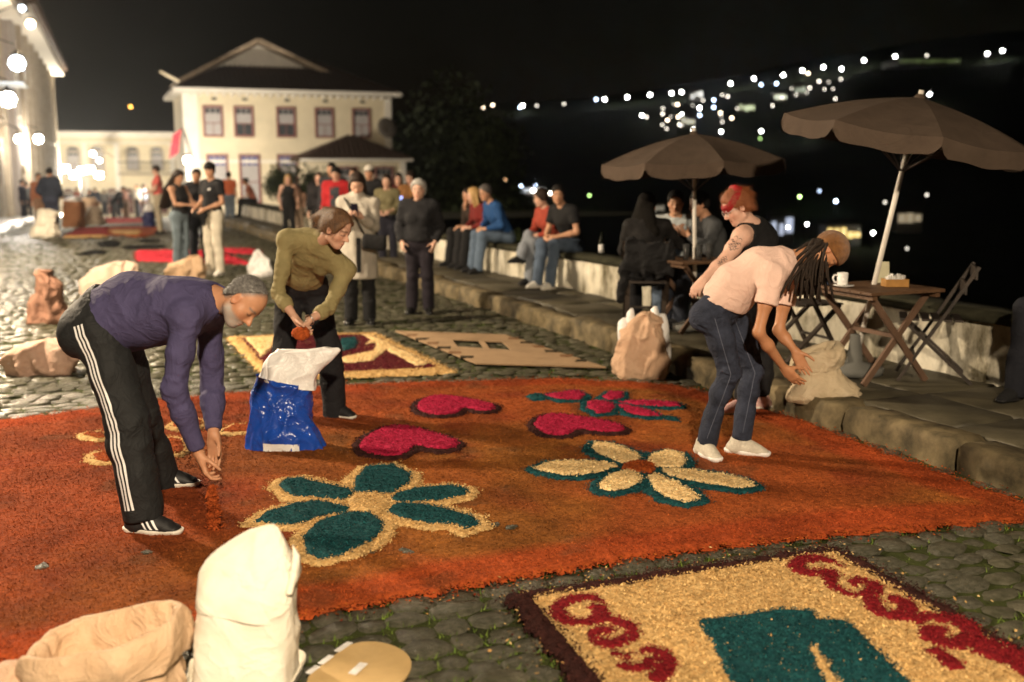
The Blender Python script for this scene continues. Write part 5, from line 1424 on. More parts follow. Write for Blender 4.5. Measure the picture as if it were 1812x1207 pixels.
def cloth_mat(n, c, **k): return M('sack_' + n, c, k.get('rough', .75), k.get('spec', .25), .12, 7, k.get('bump', .35), k.get('bs', 120), col2=k.get('c2'), wr=.40, wrs=9.)
M_RAFFIA = cloth_mat('raffia', (.48, .30, .19), c2=(.60, .41, .28)); M_TANSACK = cloth_mat('tan', (.52, .34, .20), c2=(.62, .44, .29)); M_WHITESACK = M('sack_white', (.74, .68, .56), .8, .2, .08, 7, .2, 150, col2=(.80, .76, .66), wr=.45, wrs=4.5)
M_BROWNSACK = cloth_mat('brown', (.20, .10, .065), c2=(.28, .15, .10)); M_PLASTIC_W = M('plastic_white', (.72, .70, .68), .4, .5, .08, 8, .3, 40, col2=(.8, .79, .78), wr=.25, wrs=8.); M_PLASTIC_B = M('plastic_blue', (.012, .060, .36), .25, .5, .15, 9, .3, 30, wr=.5, wrs=6.)

# tall white sack, near
r = empty('sack', P(432, 1260, 3.45) * V3(1, 1, 0)); tag(r, 'tall off-white cloth sack with folded pointed top on the carpet edge', 'sack')
zb = P(430, 1207, 3.45)[2]
rows = pxrings([(432, 1195, 97, .15), (434, 1120, 91, .135), (436, 1060, 88, .12), (438, 1020, 86, .10), (444, 995, 76, .08, -8)], 3.45); base = [(rows[0][0], 3.45, .0, .185, .15), (rows[0][0], 3.45, .05, .195, .165)]
loft('sack_body', base + rows, M_WHITESACK, r, n=72, sub=9, amp=.008, fold=.030, ff=5., seed=3., cap=(True, False), sq=3.4)
loft('folded_top', pxrings([(437, 1072, 90, .126, -16), (438, 1040, 89, .118, -14), (440, 1012, 86, .098, -14), (452, 985, 72, .07, -12), (470, 955, 42, .04, -10), (484, 930, 8, .012, -2)], 3.45), M_WHITESACK, r, n=72, sub=9, amp=.005, fold=.020, ff=5.5, seed=5., cap=(False, True), zamp=.02, sq=3.4)
loft('flap', pxrings([(517, 1040, 5, .05), (523, 1010, 8, .035), (524, 985, 8, .02), (518, 964, 2, .006)], 3.41), M_WHITESACK, r, n=24, amp=.006, fold=.02)
# open tan sack, near corner
r = empty('sack', P(180, 1300, 3.35) * V3(1, 1, 0)); tag(r, 'open tan woven sack with rolled rim in front of the carpet', 'sack')
c = P(184, 1120, 3.35); x0, z0 = c[0], c[2]
loft('sack_body', [(x0 + .02, 3.35, 0, .20, .17), (x0 + .02, 3.35, .05, .225, .19), (x0 + .01, 3.35, z0 * .5, .222, .185), (x0 + .005, 3.35, z0 - .06, .232, .19, 0, .03)], M_TANSACK, r, n=72, sub=9, amp=.012, fold=.035, ff=7., seed=11., cap=(True, False))
loft('rolled_rim', [(x0, 3.35, z0 - .115, .258, .20, 0, .045), (x0 - .002, 3.35, z0 - .06, .270, .212, 0, .05), (x0, 3.35, z0 - .005, .262, .20, 0, .055), (x0, 3.35, z0 + .012, .245, .185, 0, .058), (x0 + .005, 3.35, z0 - .01, .225, .165, 0, .055), (x0 + .01, 3.35, z0 - .09, .215, .155, 0, .05), (x0 + .01, 3.35, z0 - .19, .20, .15, 0, .03)], M_TANSACK, r, n=110, sub=9, amp=.012, fold=.034, seed=14., cap=(False, True), ff=7., zamp=.035)
r = loft('sack', pxrings([(8, 1290, 70, .12), (12, 1240, 66, .12), (14, 1200, 56, .10), (20, 1180, 34, .05), (24, 1172, 12, .02)], 3.3), M_RAFFIA, None, amp=.012, fold=.012, seed=9.); tag(r, 'pinkish woven sack slumped beside the open tan sack', 'sack')
# tan oval sheet on the cobbles
r = empty('tan_sheet', G(640, 1185)); tag(r, 'flat tan oval sheet with white tape lying on the cobbles', 'sheet')
zz = zoom(0, 880, 2.384)
pl = smooth_poly(np.array([G(u, v, .04)[:2] for u, v in zz([(1280, 765), (1370, 695), (1480, 610), (1600, 603), (1700, 638), (1742, 690), (1720, 755), (1640, 820), (1480, 850), (1330, 850)])]), 2)
mb = MB(); mb.prism(pl, .030, .038); mb.put('sheet', M('tan_sheet', (.50, .34, .15), .6, .3, .12, 6, .2, 30), r)
for a, b in (((1300, 742), (1340, 712)), ((1352, 702), (1398, 668)), ((1420, 650), (1476, 612))):
    q0, q1 = [G(u, v, .042) for u, v in zz([a, b])]; MB().bar(q0, q1, .003, .022).put('tape', M_PLASTIC_W, r)
q0, q1 = [G(u, v, .041) for u, v in zz([(1485, 745), (1535, 700)])]; MB().bar(q0, q1, .003, .03).put('tape', M_PLASTIC_W, r)
# blue and white plastic sack
yb = G(509, 802)[1] + .10
r = empty('plastic_sack', (P(509, 802, yb)[0], yb, 0)); tag(r, 'shiny blue plastic sack with crumpled white top standing on the carpet', 'sack')
rows = pxrings([(509, 806, 66, .10), (509, 798, 75, .14), (506, 775, 66, .15), (500, 745, 57, .14), (499, 715, 55, .125), (502, 690, 53, .11, -4), (508, 672, 50, .10, -10)], yb)
o = loft('blue_body', rows, M_PLASTIC_B, r, n=90, sub=9, amp=.010, fold=.040, seed=20., f=8, ff=8., cap=(True, False), sq=2.2)
loft('white_top', pxrings([(507, 678, 51, .106, -12), (511, 662, 49, .09, -10), (519, 645, 52, .07, -6), (533, 631, 58, .05, -2), (545, 622, 58, .035, 2), (546, 617, 55, .016, 3)], yb), M_PLASTIC_W, r, n=90, sub=9, amp=.008, fold=.026, ff=6., seed=22., cap=(False, True), sq=2.2, zamp=.03)
bt = tree_of(o)
cs = [P(u, 796 + (u - 462) * .03, yb - .2) for u in np.linspace(462, 526, 12)]
ribbon_on(bt, cs, [V3(0, -1, 0)] * 12, [V3(0, 0, 1)] * 12, .05, M_PLASTIC_W, r, 'label_patch', .003)
# sack with gathered top and white bags by the kerb
yk = G(1135, 668)[1] + .12
r = empty('sack', (P(1135, 668, yk)[0], yk, 0)); tag(r, 'brown woven sack gathered at the top with white bags behind, by the kerb', 'sack')
loft('sack_body', pxrings([(1136, 670, 40, .13), (1135, 660, 46, .17), (1134, 630, 47, .17), (1136, 600, 43, .15), (1140, 578, 32, .11), (1146, 562, 18, .06), (1150, 552, 7, .02)], yk), M_RAFFIA, r, n=72, sub=9, amp=.012, fold=.06, seed=31., ff=8, zamp=.03)
for u, v, w in ((1104, 572, 12), (1170, 565, 13), (1116, 556, 9), (1178, 598, 10), (1158, 552, 8)): loft('white_bag', pxrings([(u, v + 40, w * .9, .05), (u, v + 18, w, .06), (u, v, w * .8, .05), (u + 2, v - 10, w * .3, .01)], yk + .14), M_PLASTIC_W, r, n=20, amp=.012, fold=.01, seed=u * .1)
loft('white_bag', pxrings([(1098, 668, 8, .05), (1096, 640, 10, .06), (1104, 600, 9, .05), (1110, 580, 5, .02)], yk + .1), M_PLASTIC_W, r, n=20, amp=.01)
# cream sack lying open on the pavement
g = G(1455, 700, PAVE_Z); yc_ = g[1] + .15
r = empty('sack', (g[0], yc_, PAVE_Z)); tag(r, 'cream cloth sack slumped open on the pavement before the wooden table', 'sack')
loft('sack_body', pxrings([(1456, 708, 66, .14), (1456, 698, 66, .18), (1456, 680, 54, .17), (1452, 660, 42, .14), (1446, 645, 34, .12, 6)], yc_), M_TANSACK if False else cloth_mat('cream', (.46, .36, .23), c2=(.56, .46, .32)), r, n=72, sub=9, amp=.014, fold=.05, ff=7, seed=41., cap=(True, False))
loft('rolled_rim', pxrings([(1448, 652, 40, .14, 8), (1448, 636, 42, .15, 10), (1446, 622, 38, .14, 12), (1445, 618, 32, .11, 12), (1446, 628, 27, .09, 10), (1448, 650, 24, .08, 6)], yc_), cloth_mat('cream', (.46, .36, .23)), r, n=72, sub=9, amp=.014, fold=.05, seed=43., cap=(False, True), ff=9, zamp=.03)
# other sacks lying about up the street
def simple_sack(rows, v_ground, label, mat, name='sack', amp=.016, fold=.03, seed=0., off=.12, cat='sack', sq=2.6):
    y = G(rows[0][0], v_ground)[1] + off
    o = loft(name, pxrings(rows, y), mat, None, n=60, sub=8, amp=amp, fold=fold * 2.2, ff=6., seed=seed, sq=sq, zamp=.03); tag(o, label, cat); return o
simple_sack([(84, 578, 28, .14), (84, 568, 32, .17), (80, 540, 27, .15), (88, 515, 24, .13), (82, 495, 20, .10), (76, 482, 15, .07), (74, 477, 6, .02)], 572, 'dark brown crumpled sack standing on the wet cobbles', M_BROWNSACK, seed=51., fold=.05)
simple_sack([(70, 668, 52, .10), (70, 662, 62, .16), (72, 645, 62, .20), (76, 622, 56, .18), (84, 606, 38, .12), (88, 600, 12, .03)], 664, 'empty brown sack lying flat and creased beside the man', cloth_mat('flat', (.40, .25, .18), c2=(.50, .34, .26)), seed=55., fold=.05)
simple_sack([(200, 530, 52, .14), (200, 520, 56, .17), (198, 495, 50, .16), (206, 478, 40, .13), (214, 467, 26, .08), (216, 463, 10, .02)], 524, 'pale pinkish paper sack crumpled behind the navy-shirted man', cloth_mat('pale', (.56, .40, .30), c2=(.64, .48, .38)), seed=58., fold=.05)
simple_sack([(325, 492, 30, .12), (325, 480, 34, .15), (328, 468, 28, .12), (340, 458, 14, .07), (344, 452, 5, .02)], 492, 'small tan paper sack with torn top near the jeans-wearing girl', M_TANSACK, seed=61., fold=.06)
simple_sack([(462, 490, 18, .10), (461, 478, 21, .12), (459, 462, 17, .09), (457, 450, 8, .04), (456, 442, 3, .01)], 490, 'white plastic carrier bag with green print behind the olive-topped woman', M_PLASTIC_W, 'carrier_bag', seed=63., cat='bag')
simple_sack([(78, 420, 22, .22), (80, 412, 22, .24), (82, 395, 16, .2), (84, 378, 17, .18), (80, 370, 8, .06)], 420, 'big white sack leaning beside the man in dark blue', M_WHITESACK, seed=66., fold=.06)
simple_sack([(130, 402, 16, .26), (131, 398, 16, .26), (131, 375, 16, .25), (131, 358, 16, .24), (131, 356, 14, .2)], 402, 'tall square brown paper bag filled with white stuff', cloth_mat('paper', (.34, .15, .075), c2=(.40, .2, .1)), 'paper_bag', amp=.02, fold=.02, seed=68., cat='bag', sq=5)
simple_sack([(131, 361, 13, .2), (130, 353, 12, .17), (136, 347, 5, .06)], 402, 'heap of white shavings topping the tall paper bag', M_PLASTIC_W, 'shavings', seed=69., off=.12, cat='shavings')
simple_sack([(165, 398, 18, .3), (165, 392, 18, .3), (162, 378, 15, .25), (168, 366, 8, .1)], 398, 'low grey-tan sack slumped next to the tall paper bag', cloth_mat('greytan', (.38, .31, .24)), seed=70., fold=.06)
simple_sack([(264, 402, 9, .2), (264, 398, 9, .22), (263, 382, 9, .2), (264, 372, 7, .12)], 402, 'dark blue bag with white top beside the coral-shirted man', M('bag_navy', (.02, .025, .10), .5, .3), 'bag', seed=72., cat='bag')
simple_sack([(264, 374, 8, .16), (264, 366, 8, .12), (262, 360, 3, .04)], 402, 'white paper bundle poking from the dark blue bag', M_PLASTIC_W, 'paper_bundle', seed=73., cat='paper')
simple_sack([(150, 372, 20, .5), (152, 360, 20, .5), (158, 350, 8, .2)], 374, 'heap of pale sacks in the middle of the far street', M_TANSACK, 'sack', seed=75.)

# --- parasols
M_CANOPY = M('canopy_brown', (.070, .050, .037), .9, .15, .15, 6, .3, 200, wr=.2, wrs=4.); M_POLE = M('pole_white', (.68, .64, .58), .4, .4, .08)
def parasol(foot, top_, R, rise, label, rot=.2, val=.115):
    ax = unit(top_ - foot); Fz = frame_z(ax); root = empty('parasol', foot); tag(root, label, 'parasol', 'brown parasols over the tables')
    w = lambda x, y, z: top_ + np.array([x, y, z]) @ Fz
    mb = MB(); mb.tube([foot, lerp(foot, top_, .5), top_ + ax * .05], .019, 12); mb.put('pole', M_POLE, root, True)
    mb = MB(); mb.lathe([(.0, .03), (.025, .02), (.04, .0), (.03, -.03)], top_, 12, Fz); mb.put('finial', M_CANOPY, root, True)
    A = [rot + i * math.pi / 4 for i in range(8)]
    rim = lambda a, k=1.: np.array([R * k * math.cos(a), R * k * math.sin(a)])
    for i in range(8):
        a0, a1 = A[i], A[i] + math.pi / 4; e0, e1 = rim(a0), rim(a1); rows = []
        for t in np.linspace(0.02, 1, 9):
            row = []
            for s in np.linspace(0, 1, 9):
                e = e0 * (1 - s) + e1 * s; sag = -.03 * t * t * math.sin(math.pi * s) + .035 * math.sin(math.pi * t)
                row.append(w(e[0] * t, e[1] * t, -rise * t + sag))
            rows.append(row)
        v = np.array(rows).reshape(-1, 3); k = np.arange(8)[:, None] * 9 + np.arange(8)[None]; k = k.ravel(); f = np.stack([k, k + 9, k + 10, k + 1], 1)
        pn = put('canopy_panel', mesh_np('canopy_panel', v, f, M_CANOPY, True), root)
        rows = []
        for t in np.linspace(0, 1, 4):
            rows.append([w(*( (e0 * (1 - s) + e1 * s) * (1 + .012 * t)), -rise - .03 * math.sin(math.pi * s) + .006 * (1 - t) - val * t * (1 - .55 * max(0, abs(2 * s - 1) - .86) * 7 * (t > .9)) + t * .006 * math.sin(13 * s + i)) for s in np.linspace(.0, 1., 22)])
        v = np.array(rows).reshape(-1, 3); k = (np.arange(3)[:, None] * 22 + np.arange(21)[None]).ravel(); f = np.stack([k, k + 22, k + 23, k + 1], 1)
        put('valance', mesh_np('valance', v, f, M_CANOPY, True), pn)
        mb = MB(); mb.tube([w(0, 0, -.06), w(*rim(a0, .98), -rise - .03)], .007, 6); mb.tube([w(0, 0, -.55), w(*rim(a0, .5), -rise * .5 - .06)], .006, 6); mb.put('rib', M('rib_dark', (.05, .035, .028), .6, .3), root, True)
    return root
def base_stand(p, root):
    o = MB().lathe([(.22, 0), (.22, .05), (.06, .09), (.04, .30), (.0, .30)], p, 16).put('base', M('base_grey', (.12, .12, .11), .8, .2), root, True)
f1 = P(1228, 640, 10.4); f1[2] = PAVE_Z; pr1 = parasol(f1 + V3(0, 0, .06), P(1228, 236, 10.4), .90, .27, 'upright brown parasol over the table of seated drinkers', .12)
base_stand(f1, pr1)
t2 = P(1628, 172, 8.0); f2 = P(1512, 640, 8.15); f2[2] = PAVE_Z
pr2 = parasol(f2 + V3(0, 0, .06), t2, .93, .27, 'tilted brown parasol over the table with the white mug', .30)
base_stand(f2, pr2)

# --- folding tables and chairs
M_WOOD = M('folding_wood', (.070, .036, .018), .6, .35, .3, 6, .3, 40, col2=(.13, .07, .035), stretch=(1, 6, 6)); M_WOODB = M('chair_wood', (.018, .013, .010), .6, .35, .3, 6, .3, 40, col2=(.04, .028, .02)); M_LEGW = M('table_leg_wood', (.12, .07, .045), .65, .3, .2, 8, .2, 40)
def local(root, yaw):
    R = rotz(yaw); o = np.array(root.location)
    return lambda x, y, z: o + R @ np.array([x, y, z])
def folding_chair(p, yaw, label):
    r = empty('folding_chair', p); tag(r, label, 'chair', 'folding chairs on the pavement'); q = local(r, yaw)
    for sx in (-.205, .205):
        MB().bar(q(sx, .24, 0), q(sx, -.27, .86), .022, .045, q(0, 1, 0) - q(0, 0, 0)).put('leg', M_WOODB, r)
        MB().bar(q(sx * .88, -.27, 0), q(sx * .88, .22, .45), .022, .045, q(0, 1, 0) - q(0, 0, 0)).put('leg', M_WOODB, r)
    for i in range(6): y = -.16 + i * .075; MB().bar(q(-.20, y, .46), q(.20, y, .46), .055, .016, q(0, 1, 0) - q(0, 0, 0)).put('seat_slat', M_WOODB, r)
    for z in (.81, .70): y = .24 - .51 * z / .86; MB().bar(q(-.22, y - .014, z), q(.22, y - .014, z), .085, .016, V3(0, 0, 1)).put('back_slat', M_WOODB, r)
    for z, y in ((.18, .13), (.14, -.12)): MB().bar(q(-.2, y, z), q(.2, y, z), .02, .02).put('stretcher', M_WOODB, r)
def folding_table(p, yaw, label, w=.68, h=.69):
    r = empty('folding_table', p); tag(r, label, 'table', 'folding tables on the pavement'); q = local(r, yaw)
    for i in range(6): y = -w / 2 + w * (i + .5) / 6; MB().bar(q(-w / 2, y, h - .012), q(w / 2, y, h - .012), w / 6 - .006, .022, q(0, 1, 0) - q(0, 0, 0)).put('top_slat', M_WOOD, r)
    for sx in (-1, 1): MB().bar(q(sx * (w / 2 - .05), -w / 2 + .02, h - .045), q(sx * (w / 2 - .05), w / 2 - .02, h - .045), .03, .04).put('rail', M_WOOD, r)
    for sy in (-.26, .26):
        MB().bar(q(-.28, sy, h - .03), q(.28, sy, 0), .045, .024, V3(0, 0, 1)).put('leg', M_LEGW, r); MB().bar(q(.28, sy * .9, h - .03), q(-.28, sy * .9, 0), .045, .024, V3(0, 0, 1)).put('leg', M_LEGW, r)
    MB().bar(q(0, -.26, h * .5), q(0, .26, h * .5), .03, .03).put('stretcher', M_LEGW, r)
    return q
tq = folding_table(V3(2.72, 7.98, PAVE_Z), .40, 'wooden folding table with crossed legs holding a white mug')
TT = PAVE_Z + .69
def G2(u, v, z): return G(u, v, z)
folding_chair(V3(*G(1632, 668, PAVE_Z)[:2], PAVE_Z) + V3(.06, .0, 0), math.radians(72), 'empty folding chair pushed towards the table with the mug')
folding_chair(V3(*G(1418, 632, PAVE_Z)[:2], PAVE_Z), math.radians(-70), 'empty folding chair half hidden behind the pink-shirted woman')
cq = G(1147, 585, PAVE_Z); folding_chair(V3(cq[0], cq[1] + .25, PAVE_Z), math.radians(-8), 'folding chair carrying the long-haired woman and a black jacket')
folding_table(V3(f1[0] - .03, f1[1] + .02, PAVE_Z), .42, 'wooden folding table under the upright parasol with drinks')
# things on the tables
M_CHINA = M('china', (.80, .79, .76), .3, .5, .03)
def on_table(u, v): g = G(u, v, TT); return V3(g[0], g[1], TT)
c = on_table(1490, 508)
mg = empty('mug', c + V3(0, 0, .014)); tag(mg, 'white china mug standing on a saucer on the folding table', 'mug')
mb = MB(); a = c + V3(0, 0, .016); mb.lathe([(.034, 0), (.038, .01), (.040, .09), (.037, .09), (.035, .012), (.0, .012)], a, 22); mb.put('cup', M_CHINA, mg, True)
MB().tube([a + V3(-.038, 0, .075), a + V3(-.062, 0, .072), a + V3(-.070, 0, .048), a + V3(-.060, 0, .024), a + V3(-.038, 0, .02)], .0065, 8).put('handle', M_CHINA, mg, True)
o = MB().lathe([(.035, 0), (.04, .003), (.075, .012), (.075, .016), (.04, .008), (.0, .007)], c + V3(.012, 0, .001), 24).put('saucer', M_CHINA, None, True); tag(o, 'white saucer under the mug', 'saucer')
c = on_table(1583, 507); cd = empty('condiment_box', c); tag(cd, 'small wooden box of sachets on the folding table', 'box')
for (dx, dy, sx, sy) in ((0, -.05, .17, .010), (0, .05, .17, .010), (-.08, 0, .010, .09), (.08, 0, .010, .09)): MB().box(c + V3(dx, dy, .03), (sx, sy, .055)).put('side', M('box_wood', (.38, .19, .05), .6, .3, .2, 20), cd)
MB().box(c + V3(0, 0, .006), (.15, .09, .01)).put('bottom', M('box_wood', (.38, .19, .05)), cd)
for i in range(8): MB().box(c + V3(-.06 + i * .017, 0, .05), (.004, .06, .05 + .02 * (i % 3)), frame_z(V3(.1 * (i % 2), .1, 1))).put('sachet', M_CHINA, cd)
c = on_table(1560, 500); mb = MB()
mb.add([c + V3(-.05, -.03, .001), c + V3(.05, -.03, .001), c + V3(.05, .0, .16), c + V3(-.05, .0, .16), c + V3(-.05, .035, .001), c + V3(.05, .035, .001), c + V3(-.05, .006, .16), c + V3(.05, .006, .16)], [[0, 1, 2, 3], [4, 6, 7, 5], [3, 2, 7, 6]])
o = mb.put('menu_card', M('card', (.55, .52, .36), .8, .2)); tag(o, 'folded cream menu card standing behind the parasol pole', 'card')
c = on_table(1474, 506); o = isomesh('keys', [dict(prims=[rc(c + V3(-.06, .02, .016), c + V3(-.02, .02, .016), .014, .012, .01), rc(c + V3(-.02, .03, .014), c + V3(.0, .05, .014), .012, .008, .01)])], .005, M('keys_dark', (.02, .03, .06), .4, .5)); tag(o, 'small dark blue key pouch beside the mug', 'pouch')
def glass(p, h, col, label, r=.034):
    g = empty('beer_glass', p); tag(g, label, 'glass', 'drinks on the table')
    MB().lathe([(r * .8, 0), (r, h), (r * .93, h), (r * .75, .008), (0, .008)], p + V3(0, 0, .002), 16).put('glass', M('clear_glass', (.9, .9, .9), .05, .5, .0, trans=.95), g, True)
    MB().lathe([(r * .72, .01), (r * .86, h * .72), (0, h * .72)], p + V3(0, 0, .002), 16).put('drink', col, g, True)
M_BEER = M('beer', (.55, .30, .05), .2, .4, .1)
tt1 = f1 + V3(-.03, .02, .69)
for i, (dx, dy) in enumerate(((-.10, -.18), (.02, -.2), (.14, -.08))): glass(tt1 + V3(dx, dy, 0), .15, M_BEER, 'glass of golden beer on the drinkers\' table')
c = P(1064, 462, 13.6); sb_ = to_st(c[0], c[1]); 
c = None
for yy in np.arange(10, 16, .05):
    q = P(1064, 460, yy)
    if to_st(q[0], q[1])[1] > WALL_T + .16: c = q; break
c[2] = PAVE_Z + .42 + .055
bo = empty('bottle', c); tag(bo, 'dark beer bottle with white label standing on the parapet', 'bottle')
MB().lathe([(.033, 0), (.036, .01), (.036, .16), (.014, .22), (.013, .28), (.0, .28)], c, 16).put('bottle_glass', M('bottle_glass', (.01, .012, .008), .15, .5, .1), bo, True); MB().lathe([(.0372, .03), (.0372, .13)], c, 16).put('label', M_PLASTIC_W, bo, True)

# --- lamps
M_IRON = M('lamp_iron', (.025, .025, .025), .5, .4)
def bulb_mat(col, s): return M('bulb_%d_%d_%d_%d' % (*(int(c * 99) for c in col), int(s * 10)), (.8, .8, .8), .4, .3, 0, emit=col, estr=s)
def point(name, p, power, col, parent, size=.12):
    l = bpy.data.lights.new(name, 'POINT'); l.energy = power * LAMP_GAIN; l.color = col; l.shadow_soft_size = size
    o = bpy.data.objects.new(name, l); COL.objects.link(o); o.parent = parent; o.matrix_parent_inverse = _mat(parent).inverted(); o.location = tuple(p); return o
WARM, NEUT, COOL = (1.0, .74, .45), (1.0, .88, .72), (.80, .90, 1.0)
def lantern(p, power, col, label, look=30., r=.10, post=None, arm=None, group='street lanterns'):
    root = empty('street_lantern', p if post is None else V3(p[0], p[1], post)); tag(root, label, 'lamp', group)
    m = bulb_mat(col, look); m.cycles.emission_sampling = 'NONE'
    MB().lathe([(0, -r), (r * .7, -r * .7), (r, 0), (r * .7, r * .7), (0, r)], p, 14).put('bulb', m, root, True)
    MB().lathe([(r * 1.05, r * .9), (r * .9, r * 1.15), (r * .3, r * 1.5), (0, r * 1.9)], p, 12).put('lamp_cap', M_IRON, root, True)
    for k in range(4):
        a = k * math.pi / 2 + .4; mb = MB(); mb.tube([p + V3(r * 1.08 * math.cos(a), r * 1.08 * math.sin(a), r * .95), p + V3(r * .8 * math.cos(a), r * .8 * math.sin(a), -r * 1.1)], .010, 5); mb.put('cage_bar', M_IRON, root, True)
    if post is not None: MB().tube([V3(p[0], p[1], post), V3(p[0], p[1], post + .5), V3(p[0], p[1], p[2] - r * 1.2)], [.09, .05, .035], 10).put('post', M_IRON, root, True)
    if arm is not None: MB().tube([p + V3(0, 0, r * 2.4), p + arm * .5 + V3(0, 0, r * 3.6), p + arm + V3(0, 0, r * 1.5)], .025, 8).put('bracket', M_IRON, root, True)
    if power: point('lamp_light', p + V3(0, 0, -r * 1.6), power, col, root, r * 1.1)
    return root
# ------------------------------------------------------------------ onlookers and people on the parapet
def to_world(J, pos, fwd, k):
    f = unit(V3(fwd[0], fwd[1], 0)); r = V3(f[1], -f[0], 0); R = np.array([r, f, V3(0, 0, 1)])
    out = {}
    for n, v in J.items():
        v = np.asarray(v, float)
        out[n] = (v @ R) if n in ('hF', 'hU', 'tL', 'tR') else np.asarray(pos) + (v * k) @ R
    out['gL'] = out['gR'] = pos[2]; out['hs'] = k ** .5
    return out, f
def stand(pos, fwd, h, hands=None, look=(0, 1, -.1), lean=0.0, step=0.0, headtilt=0.):
    k = h / 1.73; ln = lambda z: lean * max(0, z - .95)
    J = {n: V3(0, ln(z), z) + V3(0, dy, 0) for n, z, dy in (('P', .95, 0), ('W', 1.08, .01), ('C', 1.27, 0), ('N', 1.44, -.02))}
    J['H'] = V3(0, ln(1.6) + .02, 1.60); J['hF'] = V3(*look); J['hU'] = V3(headtilt, .2 * -look[2], 1)
    for s, x in (('R', 1), ('L', -1)):
        J['S' + s] = V3(x * .178, ln(1.395) - .01, 1.395); J['H' + s] = V3(x * .085, 0, .92)
        J['K' + s] = V3(x * .10, .02 + step * x * .5, .50); J['A' + s] = V3(x * .11, -.02 + step * x, .09); J['t' + s] = V3(x * .2, .97, 0)
        hd = (hands or {}).get(s, (x * .235, .05, .84)); J['W' + s] = V3(*hd)
        J['E' + s] = ik(J['S' + s], J['W' + s], .29, .26, (x * .6, -1, -.3))
    return to_world(J, pos, fwd, k)
def sit(pos, fwd, h, seat, hands=None, look=(0, 1, -.1), lean=.25, cross=False, knees=.12, shin=.06):
    """pos: on the floor under the seat"""
    k = h / 1.73; z = seat / k + .09; ln = lambda q: lean * max(0, q)
    J = dict(P=V3(0, 0, z), W=V3(0, -.02 + ln(.14), z + .14), C=V3(0, ln(.34), z + .33), N=V3(0, ln(.5) - .01, z + .49), H=V3(0, ln(.64) + .03, z + .645), hF=V3(*look), hU=V3(0, .2 * -look[2], 1))
    for s, x in (('R', 1), ('L', -1)):
        J['S' + s] = V3(x * .175, ln(.45), z + .445); J['H' + s] = V3(x * .085, .02, z - .01)
        kn = V3(x * knees, .43, z + .02); an = V3(x * knees, .43 + shin, .09)
        if cross and s == 'R': kn = V3(-.02, .44, z + .12); an = V3(-.16, .66, z - .16)
        J['K' + s] = kn; J['A' + s] = an; J['t' + s] = V3(x * .15, .97, 0)
        hd = (hands or {}).get(s, (x * .10, .36, z + .12)); J['W' + s] = V3(*hd)
        J['E' + s] = ik(J['S' + s], J['W' + s], .29, .26, (x * .8, -.6, -.5))
    Jw, f = to_world(J, pos, fwd, k)
    if cross: Jw['gR'] = Jw['AR'][2] - .09
    return Jw, f
def hair_style(kind, mat):
    if kind == 'short': return hair_cap(mat, line=(.075, .060), tilt=.82, e=.011, amp=.004, low=-.05)
    if kind == 'curly': return hair_cap(mat, line=(.078, .065), tilt=.70, e=.024, amp=.012, low=-.09, freq=(40, 40, 40))
    if kind == 'long': return hair_cap(mat, line=(.072, .068), tilt=.80, e=.015, amp=.005, low=-.10, extra=lambda q, R: [seg(q(0, -.06, -.02), q(0, -.085, -.22), R[0], .085, .05, .095, .035, .03), seg(q(0, -.085, -.22), q(0, -.10, -.38), R[0], .095, .035, .05, .02, .03),
                                                                                                                       rc(q(.075, .01, .0), q(.085, -.02, -.18), .026, .02, .02), rc(q(-.075, .01, .0), q(-.085, -.02, -.18), .026, .02, .02)])
    if kind == 'verylong': return hair_cap(mat, line=(.072, .068), tilt=.80, e=.018, amp=.006, low=-.10, extra=lambda q, R: [seg(q(0, -.06, -.02), q(0, -.10, -.25), R[0], .10, .06, .17, .06, .03), seg(q(0, -.10, -.25), q(0, -.15, -.62), R[0], .17, .06, .14, .04, .03)])
    if kind == 'bun': return hair_cap(mat, line=(.075, .062), tilt=.80, e=.012, amp=.004, low=-.06, extra=lambda q, R: [ell(q(0, -.10, .07), R, (.04, .04, .04), .02)])
    if kind == 'cap':
        def fn(J, B, root, vox):
            hair_style('short', M('hair_black', (.010, .008, .007)))(J, B, root, vox)
            R = head_frame(J); q = lambda x, y, z: J['H'] + x * R[0] + y * R[1] + z * R[2]
            isomesh('cap', [dict(prims=[ell(q(0, -.01, .045), R, (.094, .116, .098), .02)], cuts=[(q(0, 0, .050), -R[2])]), dict(prims=[ell(q(0, .12, .052), R, (.07, .075, .012), .02)])], vox * .8, mat, root)
        return fn
def coat(mat, length=.55, e=.018):
    def fn(J, B, root, vox):
        up = V3(0, 0, 1); gz = min(J['gL'], J['gR']); lat = J['HR'] - J['HL']; h = J['N'][2] - gz
        tp = torso_prims(J, B, e) + [seg(lerp(J['P'], J['W'], .6), V3(J['P'][0], J['P'][1], gz + h * .33), lat, .175, .14, .225, .185, .04)]
        gs = [dict(prims=tp + [rc(J['N'] - up * .03, J['N'] + up * .02, .085, .088, .02)], cuts=[(V3(0, 0, gz + h * .37), V3(0, 0, -1))], k=.02)]
        for s in 'LR': gs.append(dict(prims=arm_prims(J, s, B, e * .9), cuts=[(lerp(J['E' + s], J['W' + s], .9), J['W' + s] - J['E' + s])], k=.03))
        isomesh('coat', gs, vox * 1.1, mat, root, disp=folds(.012, 5., 2., (1, 1, .4)))
    return fn
HB = M('hair_black', (.010, .008, .007), .7, .2, .3, 40, .5, 160); HD = M('hair_dark', (.020, .011, .007), .65, .25, .3, 40, .5, 160); HBL = M('hair_blonde', (.42, .26, .10), .5, .4, .3, 40, .4, 200); HG = M('hair_silver', (.33, .32, .30), .6, .3, .3, 40, .5, 150); HBR = M_HAIR_BROWN
CL = {}
